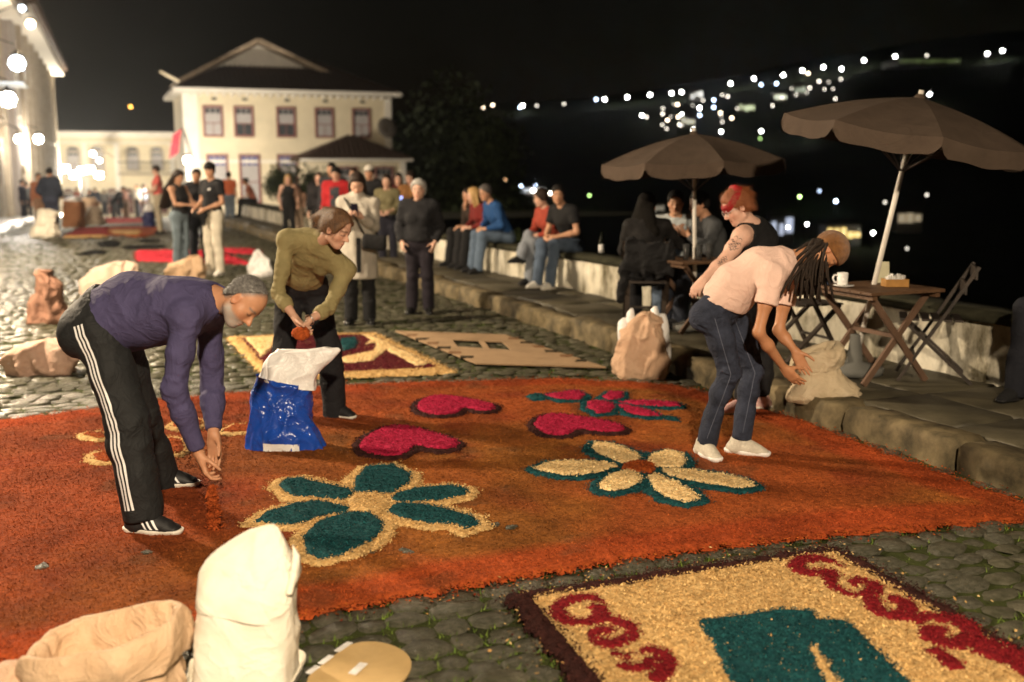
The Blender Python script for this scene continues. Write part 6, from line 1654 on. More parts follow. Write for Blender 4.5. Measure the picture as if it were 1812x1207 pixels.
def cl(c, r=.85):
    k = 'bg_%d_%d_%d' % tuple(int(q * 999) for q in c); return M(k, c, r, .2, .15, 8, .25, 150, wr=.3, wrs=8.)
S_TAN, S_PALE, S_BR = (.48, .26, .16), (.56, .34, .25), (.33, .17, .095)
BLACK, WHITE_SH = cl((.012, .012, .013)), cl((.65, .63, .58))
def onlooker(label, JF, topc, sleeve, legc, shoec, hair, skin=S_TAN, woman=False, bulk=1.0, group=None, extra=(), jacket=False, coat_m=None, vox=None, handL=None, handR=None):
    J, f = JF; Y = J['P'][1]; vx = vox or float(np.clip(Y * .00118, .0122, .038)); simple = Y > 14
    B = dict(w=.95 * bulk if not woman else .88 * bulk, d=bulk * (1. if not woman else .92), fwd=f, arm=.98 * bulk if not woman else .86 * bulk, leg=.98 if not woman else .94, hip=.165 if not woman else .172, waist=.142 if not woman else .128, chest=.16 if not woman else .145, neck=1. if not woman else .88, hand=.95)
    if woman: B['bust'] = .85
    cs = []
    if coat_m: cs.append(coat(coat_m))
    if topc is not None and not coat_m: cs.append(top(topc, sleeve, .012 if not jacket else .026, .05, .007, name='jacket' if jacket else 'shirt', seed=J['P'][0] * 3, neck=.07))
    cs.append(trousers(legc, .014, .024, .6, .007, 1.06, seed=J['P'][0]))
    cs.append(shoes(shoec, M_SOLE if shoec is WHITE_SH else M_BLACKSHOE))
    return person('person', label, J, B, skin, cs, hair, vox=vx, simple=simple, group=group, handL=handL, handR=handR)
def at(u, v): g = G(u, v); return V3(g[0], g[1], 0)
def atY(u, Y): p = P(u, 400, Y); return V3(p[0], Y, zg_xy(p[0], Y))
GRP = 'onlookers standing in the street'
# woman in the grey coat photographing
JF = stand(at(638, 574), (.05, -1), 1.69, dict(R=(.06, .26, 1.27), L=(-.06, .27, 1.25)), (0, .8, -.45)); Jc = JF[0]
cw = onlooker('woman in light grey coat and black boots photographing with her phone', JF, None, 'long', BLACK, M('boot_gloss', (.010, .010, .010), .15, .5, .1), hair_style('long', HD), S_PALE, True, coat_m=cl((.36, .33, .28)))
cb = child(cw, 'coat'); cs = [V3(Jc['P'][0] + .02, Jc['P'][1], z) for z in np.linspace(.60, .98, 14)]
ribbon_on(tree_of(cb), cs, [V3(0, -1, 0)] * 14, [V3(1, 0, 0)] * 14, .05, BLACK, cb, 'open_front', .004)
c = lerp(Jc['WR'], Jc['WL'], .5) + V3(0, -.085, .06); o = MB().box(c, (.078, .012, .15), frame_z(V3(0, -.4, 1))).put('mobile_phone', M('phone', (.012, .014, .03), .2, .5)); tag(o, 'dark phone held up by the woman in the grey coat', 'phone')
hb = Jc['HL'] + V3(.12, -.26, .05); r = empty('handbag', hb); tag(r, 'black shoulder bag hanging against the grey coat', 'handbag')
isomesh('bag_body', [dict(prims=[seg(hb + V3(-.10, 0, .0), hb + V3(.10, 0, -.02), V3(0, 0, 1), .085, .035, .085, .035, .02)])], .01, BLACK, r)
MB().tube([hb + V3(-.10, 0, .07), lerp(hb, Jc['SR'], .5) + V3(0, -.08, .02), Jc['SR'] + V3(.04, -.08, .05)], .009, 6).put('strap', BLACK, r, True)
# older woman in black
JF = stand(at(744, 555), (-.05, -1), 1.60, dict(R=(.21, .10, .93), L=(-.21, .10, .93)), (.1, 1, -.05))
onlooker('grey-haired woman in black jacket standing with hands in pockets', JF, cl((.014, .014, .016)), 'long', cl((.016, .013, .018)), M('boot_gloss', (.010, .010, .010)), hair_style('curly', HG), S_PALE, True, 1.08, jacket=True)
# young man in white trousers
JF = stand(at(381, 487), (-.55, -.83), 1.83, dict(R=(.14, .22, 1.02), L=(-.12, .23, 1.03)), (-.5, .85, -.05)); Jm = JF[0]
wm = onlooker('young man in black t-shirt and off-white trousers holding a dark cloth', JF, cl((.012, .012, .014)), 'short', cl((.58, .53, .43)), WHITE_SH, hair_style('cap', HB), S_TAN)
c = lerp(Jm['WR'], Jm['WL'], .5) + V3(0, -.05, -.08); o = isomesh('dark_cloth', [dict(prims=[ell(c, np.eye(3), (.13, .07, .06), .03), rc(c + V3(.05, 0, -.04), c + V3(.07, 0, -.2), .05, .02, .03)])], .014, BLACK, None, disp=folds(.012, 14.)); tag(o, 'dark bundled cloth held at the waist by the white-trousered man', 'cloth')
lg = tree_of(child(wm, 'shirt')); f_ = unit(V3(-.55, -.83, 0)); sd_ = V3(f_[1], -f_[0], 0); cs = [Jm['C'] + V3(0, 0, .05) - sd_ * (.06 + .035 * t) for t in np.linspace(0, 1, 5)]
ribbon_on(lg, cs, [f_] * 5, [V3(0, 0, 1)] * 5, .03, M_PLASTIC_W, child(wm, 'shirt'), 'chest_mark', .004)
# girl in jeans and dark top
JF = stand(at(322, 474), (.80, -.35), 1.70, dict(R=(.10, .34, 1.12), L=(-.10, .36, 1.14)), (.1, .9, -.35)); Jg = JF[0]
onlooker('girl with long dark hair in sleeveless black top and light jeans', JF, cl((.02, .019, .02)), 'none', cl((.14, .18, .21)), BLACK, hair_style('verylong', HD), S_TAN, True)
o = MB().box(lerp(Jg['WR'], Jg['WL'], .5) + V3(.07, -.02, .05), (.016, .075, .15)).put('mobile_phone', M('phone', (.012, .014, .03))); tag(o, 'dark phone in the hands of the girl in light jeans', 'phone')
onlooker('man in dark jacket standing close behind the white-trousered man', stand(atY(352, 19.6), (.2, -1), 1.72), cl((.02, .02, .024)), 'long', cl((.02, .022, .03)), BLACK, hair_style('short', HB), S_BR, jacket=True)
onlooker('man in coral t-shirt and khaki trousers looking across the street', stand(at(283, 414), (-.9, -.25), 1.80, dict(R=(.16, .26, 1.05), L=(-.14, .28, 1.02)), (0, 1, -.1)), cl((.62, .13, .11)), 'short', cl((.30, .26, .19)), BLACK, hair_style('short', HD), S_PALE)
onlooker('broad man in dark blue jacket and trousers seen from behind', stand(at(95, 417), (.1, 1), 1.74, dict(R=(.22, .12, 1.0), L=(-.22, .12, 1.0))), cl((.022, .028, .045)), 'long', cl((.03, .036, .06)), BLACK, hair_style('short', HB), S_TAN, bulk=1.25, jacket=True)
onlooker('person in rust sweater half hidden by the broad man in blue', stand(atY(74, 31), (.5, -.8), 1.66), cl((.30, .12, .07)), 'long', cl((.25, .15, .10)), BLACK, hair_style('short', HD), S_TAN)
rj = onlooker('man in open red jacket over grey shirt', stand(atY(597, 19.2), (-.1, -1), 1.76, None, (0, .9, -.4)), cl((.42, .02, .025)), 'long', cl((.03, .032, .04)), BLACK, hair_style('short', HB), S_PALE, jacket=True)
q_ = atY(597, 19.2); jb = child(rj, 'jacket'); ribbon_on(tree_of(jb), [V3(q_[0], q_[1], z) for z in np.linspace(.95, 1.40, 14)], [V3(-.1, -1, 0)] * 14, [V3(1, 0, 0)] * 14, .17, cl((.05, .052, .06)), jb, 'open_front', .006)
onlooker('dark-haired man peering over the red jacket', stand(atY(590, 20.6), (-.3, -1), 1.84), cl((.03, .03, .035)), 'long', BLACK, BLACK, hair_style('short', HB), S_TAN, jacket=True)
onlooker('man in white cap and black jacket behind the grey coat', stand(atY(656, 20.0), (-.2, -1), 1.78), cl((.014, .014, .016)), 'long', BLACK, BLACK, hair_style('cap', cl((.66, .62, .55))), S_TAN, jacket=True)
onlooker('long-haired woman in olive blouse and maroon cardigan', stand(atY(686, 19.0), (-.1, -1), 1.62, dict(R=(.1, .25, 1.05), L=(-.1, .25, 1.05))), cl((.17, .15, .08)), '34', cl((.02, .02, .03)), BLACK, hair_style('long', HD), S_PALE, True, 1.0)
JF = stand(atY(728, 19.6), (-.4, -.9), 1.68, dict(R=(.05, .3, 1.15), L=(-.06, .3, 1.14)), (0, .9, -.3)); onlooker('woman in brown jacket and white trousers looking at a lit phone', JF, cl((.26, .12, .04)), 'long', cl((.50, .47, .42)), BLACK, hair_style('bun', HD), S_PALE, True, jacket=True)
m = bulb_mat((.35, .45, 1.), 2.2); o = MB().box(lerp(JF[0]['WR'], JF[0]['WL'], .5) + V3(-.06, -.06, .06), (.09, .02, .16), frame_z(V3(.2, -.7, .7))).put('mobile_phone', m); tag(o, 'glowing phone in the hands of the woman in the brown jacket', 'phone')
onlooker('woman in black coat behind the olive-topped woman', stand(atY(566, 23.), (.1, -1), 1.64), cl((.016, .015, .017)), 'long', BLACK, BLACK, hair_style('long', HD), S_PALE, True, jacket=True)
onlooker('man in grey sweater between red jacket and white cap', stand(atY(627, 22.5), (-.1, -1), 1.74), cl((.13, .13, .135)), 'long', cl((.03, .035, .05)), BLACK, hair_style('short', HD), S_TAN, jacket=True)
onlooker('woman in dark maroon jacket beside the brown-jacketed woman', stand(atY(706, 21.5), (.1, -1), 1.63), cl((.10, .018, .02)), 'long', BLACK, BLACK, hair_style('long', HB), S_PALE, True, jacket=True)
onlooker('blonde woman in black sleeveless dress near the parapet', stand(atY(512, 27.), (.3, -.9), 1.56, dict(R=(.24, .1, .9), L=(-.24, .1, .9))), cl((.012, .012, .013)), 'none', BLACK, BLACK, hair_style('long', HBL), S_PALE, True)
onlooker('child in pale shirt beside the blonde woman', stand(atY(531, 27.5), (-.2, -1), 1.28), cl((.42, .26, .18)), 'short', cl((.4, .3, .22)), WHITE_SH, hair_style('short', HD), S_PALE, True)
onlooker('man in orange t-shirt and jeans standing with his back turned', stand(atY(408, 34), (.1, 1), 1.70), cl((.50, .12, .05)), 'short', cl((.12, .15, .19)), BLACK, hair_style('short', HD), S_TAN)
# people sitting on the parapet
def on_wall(u, ww=.14, top_t=None):
    for yy in np.arange(6, 40, .03):
        q = P(u, 400, yy)
        if to_st(q[0], q[1])[1] > WALL_T + ww: break
    return V3(q[0], q[1], PAVE_Z)
ST = V3(-.912, -.41, 0)
GW = None
def wall_sitter(u, label, topc, sleeve, legc, shoec, hair, fwd=ST, h=1.70, woman=False, skin=S_TAN, **k):
    p = on_wall(u); s_here = to_st(p[0], p[1])[0]
    onlooker(label, sit(p, fwd, h, float(hgt(s_here)) + .06, **k), topc, sleeve, legc, shoec, hair, skin, woman)
wall_sitter(893, 'man in bright blue hoodie and jeans sitting on the parapet', cl((.018, .065, .19)), 'long', cl((.10, .14, .20)), BLACK, hair_style('short', M('hair_grey2', (.09, .08, .075), .6, .3, .3)), (-.95, -.45), 1.74, lean=.45, look=(-.3, .9, -.2))
wall_sitter(862, 'blonde woman in dark red top sitting on the parapet', cl((.15, .018, .016)), 'long', BLACK, BLACK, hair_style('long', HBL), (-.9, -.45), 1.62, True, S_PALE, lean=.35, look=(.5, .8, -.1))
wall_sitter(842, 'dark-clothed person with raised hand sitting at the end of the trio on the parapet', cl((.03, .02, .015)), 'long', BLACK, BLACK, hair_style('short', HD), (-.8, -.6), 1.60, True, S_TAN, lean=.2, hands=dict(R=(.04, .2, .98)))
wall_sitter(1012, 'man in black t-shirt, jeans and white shoes sitting on the parapet', cl((.012, .012, .013)), 'short', cl((.08, .11, .16)), WHITE_SH, hair_style('short', HB), (-.75, -.65), 1.76, lean=.35, look=(-.7, .7, -.1))
wall_sitter(980, 'woman with crossed legs in red patterned top and pale jeans on the parapet', cl((.30, .05, .03)), 'long', cl((.20, .22, .25)), BLACK, hair_style('short', HD), (-.85, -.5), 1.64, True, S_PALE, lean=.3, cross=True, look=(.6, .8, -.2))
wall_sitter(547, 'woman with very long black hair sitting on the far parapet', cl((.013, .012, .013)), 'long', cl((.5, .48, .42)), BLACK, hair_style('verylong', HB), (.912, .41), 1.6, True)
wall_sitter(450, 'person in coral top sitting on the far parapet', cl((.35, .12, .08)), 'short', BLACK, BLACK, hair_style('bun', HD), (-.9, -.2), 1.6, True, lean=.35)
p = on_wall(1905, .12); onlooker('person in black trousers on the parapet end, knee and hand in view', sit(p, (-.75, -.66), 1.72, .52, lean=.1, hands=dict(L=(-.2, .25, .55), R=(.1, .3, .62))), cl((.02, .02, .024)), 'long', cl((.012, .013, .018)), BLACK, hair_style('short', HB), S_TAN)
# drinkers at the table
onlooker('woman with very long dark hair and black top on a folding chair, back turned', sit(V3(cq[0], cq[1] + .27, PAVE_Z), (.15, 1), 1.70, .47, dict(R=(.2, .42, .86)), lean=.12, look=(.4, .9, 0)), cl((.011, .010, .010)), 'long', cl((.012, .012, .014)), BLACK, hair_style('verylong', M('hair_night', (.006, .005, .004), .8, .1, .3, 40, .4, 200)), S_TAN, True, 1.1)
o = isomesh('jacket', [dict(prims=[seg(V3(cq[0] - .22, cq[1] - .02, PAVE_Z + .70), V3(cq[0] + .20, cq[1] - .05, PAVE_Z + .68), V3(0, 0, 1), .16, .035, .16, .035, .03), rc(V3(cq[0] - .25, cq[1] - .02, PAVE_Z + .62), V3(cq[0] - .27, cq[1], PAVE_Z + .30), .05, .035, .04)])], .012, BLACK, None, disp=folds(.014, 9.)); tag(o, 'black jacket draped over the back of the long-haired woman\'s chair', 'jacket')
p = P(1196, 400, 11.15); onlooker('man in pale shirt seated facing the long-haired woman', sit(V3(p[0], 11.15, PAVE_Z), (-.2, -1), 1.74, .47, dict(R=(.1, .34, .92), L=(-.1, .3, .9)), lean=.15), cl((.34, .37, .38)), 'long', cl((.08, .11, .16)), BLACK, hair_style('short', HB), S_TAN)
p = P(1278, 400, 10.75); onlooker('man in charcoal shirt seated leaning towards the drinks', sit(V3(p[0], 10.75, PAVE_Z), (-1, -.25), 1.74, .47, dict(R=(.1, .40, .92), L=(-.1, .40, .9)), lean=.35, look=(0, 1, -.15)), cl((.055, .058, .062)), 'long', cl((.03, .035, .05)), BLACK, hair_style('short', HB), S_TAN)
for (u, Y, lab, kk) in ((1198, 11.12, 'folding chair under the man in the pale shirt', math.radians(170)), (1280, 10.75, 'folding chair under the man in the charcoal shirt', math.radians(105))):
    p = P(u, 400, Y); folding_chair(V3(p[0], Y, PAVE_Z), kk, lab)
# far crowd in the square
far_list = [(160, 58, 'person in black jacket crouching under the floodlights', (.02, .022, .026), (.03, .03, .035), 1.5, HB), (172, 60, 'person in dark coat before the floodlights', (.03, .032, .04), (.04, .045, .06), 1.68, HB), (140, 61, 'person in red-orange shirt near the floodlights', (.42, .10, .06), (.06, .06, .07), 1.7, HD),
            (203, 50, 'person in black bending low over a far carpet', (.014, .014, .016), (.02, .02, .022), 1.25, HB), (224, 52, 'person in rusty brown crouched at a far carpet', (.20, .09, .06), (.22, .14, .10), 1.15, HD), (246, 56, 'person in white shirt in the far square', (.60, .56, .48), (.05, .05, .06), 1.7, HD), (258, 54, 'person in light blue shirt in the far square', (.28, .32, .38), (.04, .04, .05), 1.68, HB),
            (187, 66, 'person in grey sweater by the arcaded building', (.2, .19, .18), (.05, .05, .06), 1.7, HD), (212, 74, 'person in maroon top by an arched door', (.14, .03, .03), (.04, .04, .05), 1.7, HB), (44, 44, 'person in navy jacket under the doorway lantern', (.02, .022, .035), (.02, .022, .03), 1.74, HB), (52, 46, 'person in grey jacket under the doorway lantern', (.10, .10, .10), (.03, .03, .035), 1.7, HD)]
for i, (u, Y, lab, tc_, lc_, h, hm) in enumerate(far_list):
    low = h < 1.4
    onlooker(lab, stand(atY(u, Y), (math.cos(i * 2.1), math.sin(i * 2.1)), h if not low else 1.5, None if not low else dict(R=(.1, .45, .5), L=(-.1, .45, .5)), lean=0 if not low else .9, look=(0, 1, -.1 if not low else -.8)), cl(tc_), 'long', cl(lc_), BLACK, hair_style('short', hm), S_TAN, i % 2 == 0, jacket=True)
# lamps on the building side; the first is assumed out of view, the next two are unseen additions
wl = unit(V3(-.94, -.34, 0))
lantern(V3(.9, -3.6, 5.3), KEY_ASSUMED, (1.0, .80, .56), 'assumed unseen iron street lantern on a tall post at the near end of the building side', post=.16, r=.16)  # assumed lamp, out of view behind the camera, lights the carpet and workers
lantern(V3(-6.6, 9.6, 4.6), FILL_MID, (1.0, .80, .56), 'unseen iron lantern added on a post further up the building side', post=.16, r=.16)  # out of view, added to light the people halfway up the street
lantern(V3(-10.6, 19.0, 4.6), FILL_FAR, (1.0, .80, .56), 'unseen iron lantern added to light the onlookers before the deep-eaved building', post=.16, r=.16)  # another unseen addition, brightens the onlookers further on
lantern(P(14, 176, 34), 420, NEUT, 'glaring lantern on the deep-eaved building', 90, .24, arm=wl * 1.4)
lantern(P(30, 112, 38), 350, COOL, 'cold white lamp above the awning of the deep-eaved building', 70, .26, arm=wl * 2)
lantern(P(34, 246, 44), 350, NEUT, 'bright lantern by the doorways of the deep-eaved building', 60, .17, arm=wl * 1.)
lantern(P(68, 246, 50), 700, NEUT, 'bright lantern on the corner of the grey-fronted building', 70, .20, arm=wl * 1.6)
lantern(P(54, 42, 40), 600, WARM, 'small warm lamp tucked under the deep eaves', 20, .16, arm=wl * 1.2)
lantern(P(39, 15, 40), 0, COOL, 'small white lamp over the eaves light', 14, .12, arm=wl * 1.2)
lantern(P(332, 283, 55), 4200, NEUT, 'white globe street lamp by the corner of the cream house', 45, .20, post=zg_xy(-16.6, 55))
lantern(P(176, 284, 86), 300, NEUT, 'small wall lamp between the arched doors of the far building', 20, .18, arm=V3(0, 3, 0))
lantern(P(164, 272, 86), 300, NEUT, 'upper wall lamp between the arched doors of the far building', 20, .22, arm=V3(0, 3, 0))
# floodlight washing the far square
c = P(138, 304, 80); fl_ = empty('floodlight', V3(c[0], c[1], zg_xy(c[0], c[1]))); tag(fl_, 'dazzling stage floodlight bank in the far square', 'floodlight')
m = bulb_mat((1., .90, .72), 26); m.cycles.emission_sampling = 'NONE'
for i in range(6):
    q = c + V3((i - 2.5) * .62, 0, .25 * math.sin(i * 2.2)); MB().box(q, (.5, .12, .42)).put('lamp_face', m, fl_); MB().box(q + V3(0, .16, 0), (.54, .2, .46)).put('housing', M_IRON, fl_)
MB().tube([V3(c[0], c[1] + .3, zg_xy(c[0], c[1])), V3(c[0], c[1] + .3, c[2])], .06, 8).put('mast', M_IRON, fl_, True); MB().bar(c + V3(-1.9, .3, -.1), c + V3(1.9, .3, -.1), .08, .08).put('cross_bar', M_IRON, fl_)
point('lamp_light', c + V3(0, -.6, .2), 14000, (1., .88, .70), fl_, .6)
lantern(V3(-24.5, 50, 6.2), FILL_SQUARE, (1., .84, .60), 'unseen tall lantern added to light the cream house and far square', 18, .14, post=zg_xy(-24.5, 50))  # unseen lamp added to wash the square and the cream house

# lights on the dark hillside across the valley
def hill_hit(u, v):
    D = ray(u, v); ts = np.arange(60, 1500, 2.)
    x, y, z = D[0] * ts, D[1] * ts, CAM_Z + D[2] * ts
    h = hill_z(x, y) + np.where(ts > 100, 7 * fnoise(np.stack([x / 60, y / 60, x * 0], -1), 3), 0); b = np.nonzero(z < h + 5)[0]
    i = b[0] if len(b) else int((760 - 60) / 2)
    return np.array([x[i], y[i], z[i]]), h[i]
def far_lamp(u, v, k, col, label, group, size=1.0, name='street_light'):
    p, h = hill_hit(u, v); s = np.linalg.norm(p) / 600. * .62 * size
    root = empty(name, V3(p[0], p[1], min(h, p[2] - 2))); tag(root, label, 'street light', group)
    m = bulb_mat(col, k); m.cycles.emission_sampling = 'NONE'
    o = MB().lathe([(0, -s), (s * .75, -s * .65), (s, 0), (s * .75, s * .65), (0, s)], p, 10).put('lamp_head', m, root, True)
    MB().tube([V3(p[0], p[1] + s * .5, min(h, p[2] - 2) - 2), V3(p[0], p[1] + s * .5, p[2])], .12, 5).put('post', M_IRON, root, True)
W1, W2, BL, OR, GN, YL = (1., .97, .92), (1., .9, .75), (.6, .75, 1.), (1., .55, .25), (.6, 1., .3), (1., .8, .4)
ridge = [(925, 187), (1070, 176), (1110, 172), (1150, 168), (1188, 165), (1206, 163), (1293, 148), (1334, 139), (1386, 133), (1420, 125), (1457, 119), (1489, 122), (1529, 107), (1584, 100), (1747, 95), (1774, 90)]
for u, v in ridge: far_lamp(u, v, 46, W1, 'white street light strung along the hill road', 'street lights along the hill road', 1.15)
for u, v in ((1276, 233), (1347, 232), (1421, 233), (1645, 167), (1227, 229), (1136, 204), (1207, 203), (1238, 191), (1230, 165)): far_lamp(u, v, 44, W1, 'single white street light on the dark slope under the hill road', 'street lights on the slope', 1.1)
for u, v in ((1055, 176), (920, 190), (1263, 177), (1263, 190), (1238, 204), (1347, 150), (1374, 148)): far_lamp(u, v, 16, BL, 'bluish lamp among the hillside houses', 'bluish lamps on the hillside')
for u, v in ((1199, 185), (1200, 207), (1181, 213), (1295, 209), (1430, 130), (1275, 200), (855, 190), (872, 186)): far_lamp(u, v, 14, (1., .78, .55), 'warm lamp among the hillside houses', 'warm lamps on the hillside')
for u, v in ((1173, 192), (1172, 221), (1205, 222), (998, 184), (1305, 192), (1405, 155), (1488, 140), (1640, 98), (950, 187), (1180, 228), (1590, 112)): far_lamp(u, v, 5, W2, 'faint lamp among the hillside houses', 'faint lamps on the hillside', .9)
for u, v, k, c in ((922, 330, 30, BL), (944, 337, 60, W1), (948, 329, 18, BL), (974, 342, 26, W2), (984, 342, 20, BL), (893, 318, 14, OR), (1479, 356, 40, BL), (1394, 402, 44, W1), (1428, 397, 40, W1), (1545, 412, 60, W1), (1566, 358, 4, W2), (1640, 345, 4, W2), (1415, 348, 16, GN), (1043, 346, 7, GN), (1345, 245, 3, GN), (1450, 338, 5, BL), (1605, 440, 3, W2)):
    far_lamp(u, v, k, c, {BL: 'bluish lamp in the valley town below the hill', W1: 'bright white lamp in the valley town below the hill', W2: 'pale small lamp in the valley town below the hill', OR: 'orange lamp in the valley town below the hill', GN: 'green-tinted lamp in the valley below the hill'}[c], 'lamps in the valley town')
rl = np.random.default_rng(44)
for i in range(26):
    u = rl.uniform(1130, 1480); v = np.interp(u, [1130, 1300, 1480], [205, 185, 150]) + rl.normal(0, 14); far_lamp(u, v, rl.uniform(2, 12), W2, 'faint lamp among the hillside houses', 'faint lamps on the hillside', rl.uniform(.6, .9))
far_lamp(231, 189, 9, (1., .48, .08), 'lone orange lamp above the roof of the arcaded building', None, 1.3)
# lit houses among the lamps
def far_house(u0, u1, v0, v1, col, k, label, roof=True):
    p, h = hill_hit((u0 + u1) / 2, (v0 + v1) / 2); d = p[1]; q0, q1 = P(u0, v1, d), P(u1, v0, d); w, hh = q1[0] - q0[0], q1[2] - q0[2]
    r = empty('hillside_house', V3(p[0], d, min(h, q0[2]))); tag(r, label, 'house', 'lit houses across the valley')
    m = bulb_mat(col, k); m.cycles.emission_sampling = 'NONE'; c = (q0 + q1) / 2
    MB().box(c + V3(0, w * .4, -hh * .2), (w, w * .8, hh * 1.6)).put('wall', M('far_wall', (.5, .47, .4), .9, .1), r)
    n = max(3, int(w / hh * 2.2)); rq = np.random.default_rng(int(u0))
    for i in range(n): MB().box(c + V3(w * ((i + .5) / n - .5), -.1, hh * rq.uniform(-.2, .1)), (w / n * rq.uniform(.5, .95), .2, hh * rq.uniform(.3, .8))).put('lit_window', m, r)
    mb = MB(); mb.add([q0 * V3(1, 1, 0) + V3(-1, -1, q1[2]), q0 * V3(1, 1, 0) + V3(w + 1, -1, q1[2]), q0 * V3(1, 1, 0) + V3(w + 1, w * .9, q1[2]), q0 * V3(1, 1, 0) + V3(-1, w * .9, q1[2]), q0 * V3(1, 1, 0) + V3(w * .2, w * .4, q1[2] + hh * .35), q0 * V3(1, 1, 0) + V3(w * .8, w * .4, q1[2] + hh * .35)], [[0, 1, 5, 4], [2, 3, 4, 5], [3, 2, 1, 0]]); mb.add(mb.v[0], [[1, 2, 5], [3, 0, 4]]); mb.put('roof', M_TILE, r)
far_house(1462, 1524, 398, 424, (1., .72, .25), 1.6, 'long valley house glowing yellow under its roof')
far_house(1588, 1632, 376, 400, (1., .80, .50), .35, 'dim tan valley house beside the parasol pole')
far_house(1362, 1404, 384, 420, (.72, .80, 1.), .75, 'pale bluish lit valley house behind the red-scarfed woman')
far_house(1232, 1268, 386, 428, (.9, .85, .75), .22, 'pale grey valley house behind the parasol pole and drinkers')
far_house(1135, 1176, 360, 375, (1., .88, .66), .35, 'low cream-lit valley building above the long-haired woman')
far_house(1308, 1336, 184, 196, (.9, 1., .6), 1.1, 'hillside house with greenish lit front')
far_house(1370, 1392, 164, 176, (.95, 1., .75), 1.4, 'hillside house with bright pale front')
far_house(1406, 1426, 150, 164, (.85, .95, .7), .5, 'hillside house with faint lit front above the bright one')
far_house(1205, 1230, 206, 220, (1., .95, .7), .9, 'hillside house with warm lit front among the lamps')
far_house(1222, 1244, 160, 176, (1., .98, .9), 1.6, 'whitest lit house on the hill road')
far_house(1590, 1700, 104, 112, (.45, .6, .2), .16, 'long low hilltop building with greenish lit lawn front')
far_house(920, 965, 332, 341, (.7, .85, 1.), .5, 'low bluish lit shed in the valley town')

# --- trees and shrubs
M_LEAF = M('leaf_dark', (.022, .032, .012), .8, .2, .5, 1.5, col2=(.05, .065, .022)); M_BARK = M('bark', (.04, .03, .02), .9, .1, .3)
def tree(p, h, R, n, label, seed, name='tree', leaf=.16, group=None, trunk=True):
    rg = np.random.default_rng(seed); root = empty(name, p); tag(root, label, 'tree' if trunk else 'shrub', group)
    c0 = p + V3(0, 0, h - R * .8); mb = MB(); cl = []
    if trunk: mb.tube([p, p + V3(.1, 0, h * .35), c0], [.16 * R / 2, .12 * R / 2, .05], 8)
    for i in range(14):
        d = unit(rg.normal(0, 1, 3) * V3(1, 1, .8)) ; e = c0 + d * R * rg.uniform(.35, .85) * V3(1, 1, .8); cl.append((e, R * rg.uniform(.28, .5)))
        mb.tube([lerp(p, c0, .5 if trunk else .0), lerp(c0, e, .5), e], [.05, .035, .015], 5)
    mb.put('trunk', M_BARK, root, True)
    k = rg.integers(0, len(cl), n); cc = np.array([c[0] for c in cl])[k]; rr = np.array([c[1] for c in cl])[k]
    d = rg.normal(0, 1, (n, 3)); d /= np.linalg.norm(d, axis=1)[:, None]; q = cc + d * (rr * rg.random(n) ** .4)[:, None]
    a = rg.normal(0, 1, (n, 3)); a /= np.linalg.norm(a, axis=1)[:, None]; b = np.cross(a, d); b /= np.linalg.norm(b, axis=1)[:, None] + 1e-9
    L = leaf * rg.uniform(.6, 1.3, n)[:, None]
    v = np.stack([q - a * L * .5, q + b * L * .28, q + a * L * .5, q - b * L * .28], 1).reshape(-1, 3)
    put('crown', mesh_np('crown', v, np.arange(n * 4).reshape(-1, 4), M_LEAF, False), root)
c = P(800, 300, 46); tree(V3(c[0]*1.65, 76, -9), 15.2, 6.8, 9000, 'big dark tree beyond the parapet beside the cream house', 1, leaf=.5)
c = P(735, 300, 56); tree(V3(c[0]*1.4, 78, -8), 13.5, 5.0, 6000, 'smaller dark tree between the house and the big tree', 2, leaf=.34)
c = P(880, 300, 40); tree(V3(c[0]*1.6, 64, -9), 10.0, 4.2, 6000, 'low round dark tree on the valley slope', 3, leaf=.30)
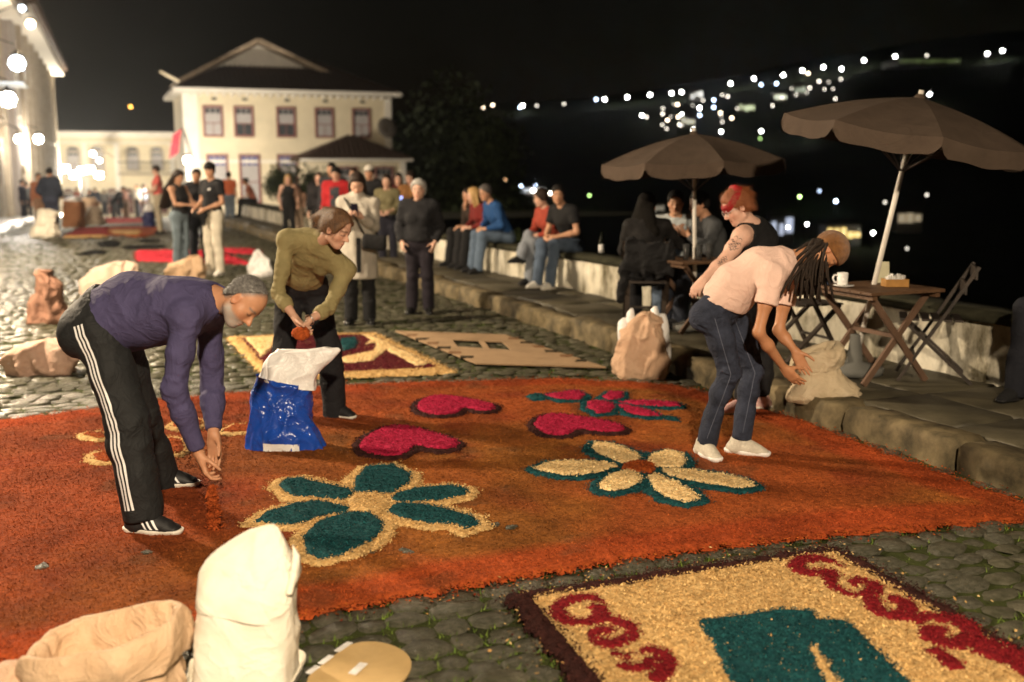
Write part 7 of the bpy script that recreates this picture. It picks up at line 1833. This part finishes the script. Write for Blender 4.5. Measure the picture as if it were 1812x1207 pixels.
for i, (u, Y, h, R, lab) in enumerate(((520, 46, 2.6, 1.3, 'tall leafy shrub before the cream house windows'), (556, 46, 1.9, 1.1, 'low rounded shrub before the annex of the cream house'), (592, 44, 1.6, 1.0, 'small dark shrub at the corner of the annex'))):
    c = P(u, 350, Y); tree(V3(c[0], Y, zg_xy(c[0], Y)), h, R, 2500, lab, 10 + i, 'shrub', .16, trunk=False)
c = P(815, 415, 21); tree(V3(c[0] + .5, 21.6, -.4), 1.15, .9, 2500, 'mossy shrub behind the parapet near the seated trio', 15, 'shrub', .10, trunk=False)
# red flag by the cream house
q = P(322, 235, 60); fg = empty('flag', q * V3(1, 1, 0) + V3(0, 0, q[2])); tag(fg, 'drooping red flag on the corner of the cream house', 'flag')
MB().tube([q + V3(.3, .5, -1.2), q + V3(0, 0, .3)], .03, 6).put('flagpole', M_IRON, fg, True)
rows = [[q + V3(-.02 - s * .5 - .25 * t, -.05 * math.sin(5 * t + 4 * s), .2 - t * 1.3 - s * .3) for s in np.linspace(0, 1, 6)] for t in np.linspace(0, 1, 8)]
k = (np.arange(7)[:, None] * 6 + np.arange(5)[None]).ravel(); put('flag_cloth', mesh_np('flag_cloth', np.array(rows).reshape(-1, 3), np.stack([k, k + 6, k + 7, k + 1], 1), M('flag_red', (.5, .05, .07), .8, .2), True), fg)
# --- thin haze volume added to give the lamps their glow
hz = MB().box((60, 640, 0), (2900, 1560, 290)).put('haze', None); tag(hz, 'thin haze volume added for the glow round the lamps', 'haze', kind='stuff')
vm = bpy.data.materials.new('glow_haze'); vm.use_nodes = True; vm.node_tree.nodes.clear()
pv = vm.node_tree.nodes.new('ShaderNodeVolumePrincipled'); pv.inputs['Density'].default_value = HAZE; pv.inputs['Color'].default_value = (.92, .95, 1, 1); pv.inputs['Anisotropy'].default_value = .8
mo = vm.node_tree.nodes.new('ShaderNodeOutputMaterial'); vm.node_tree.links.new(pv.outputs[0], mo.inputs['Volume']); hz.data.materials.append(vm)
print('scene built in %.1f s' % (time.time() - T0))
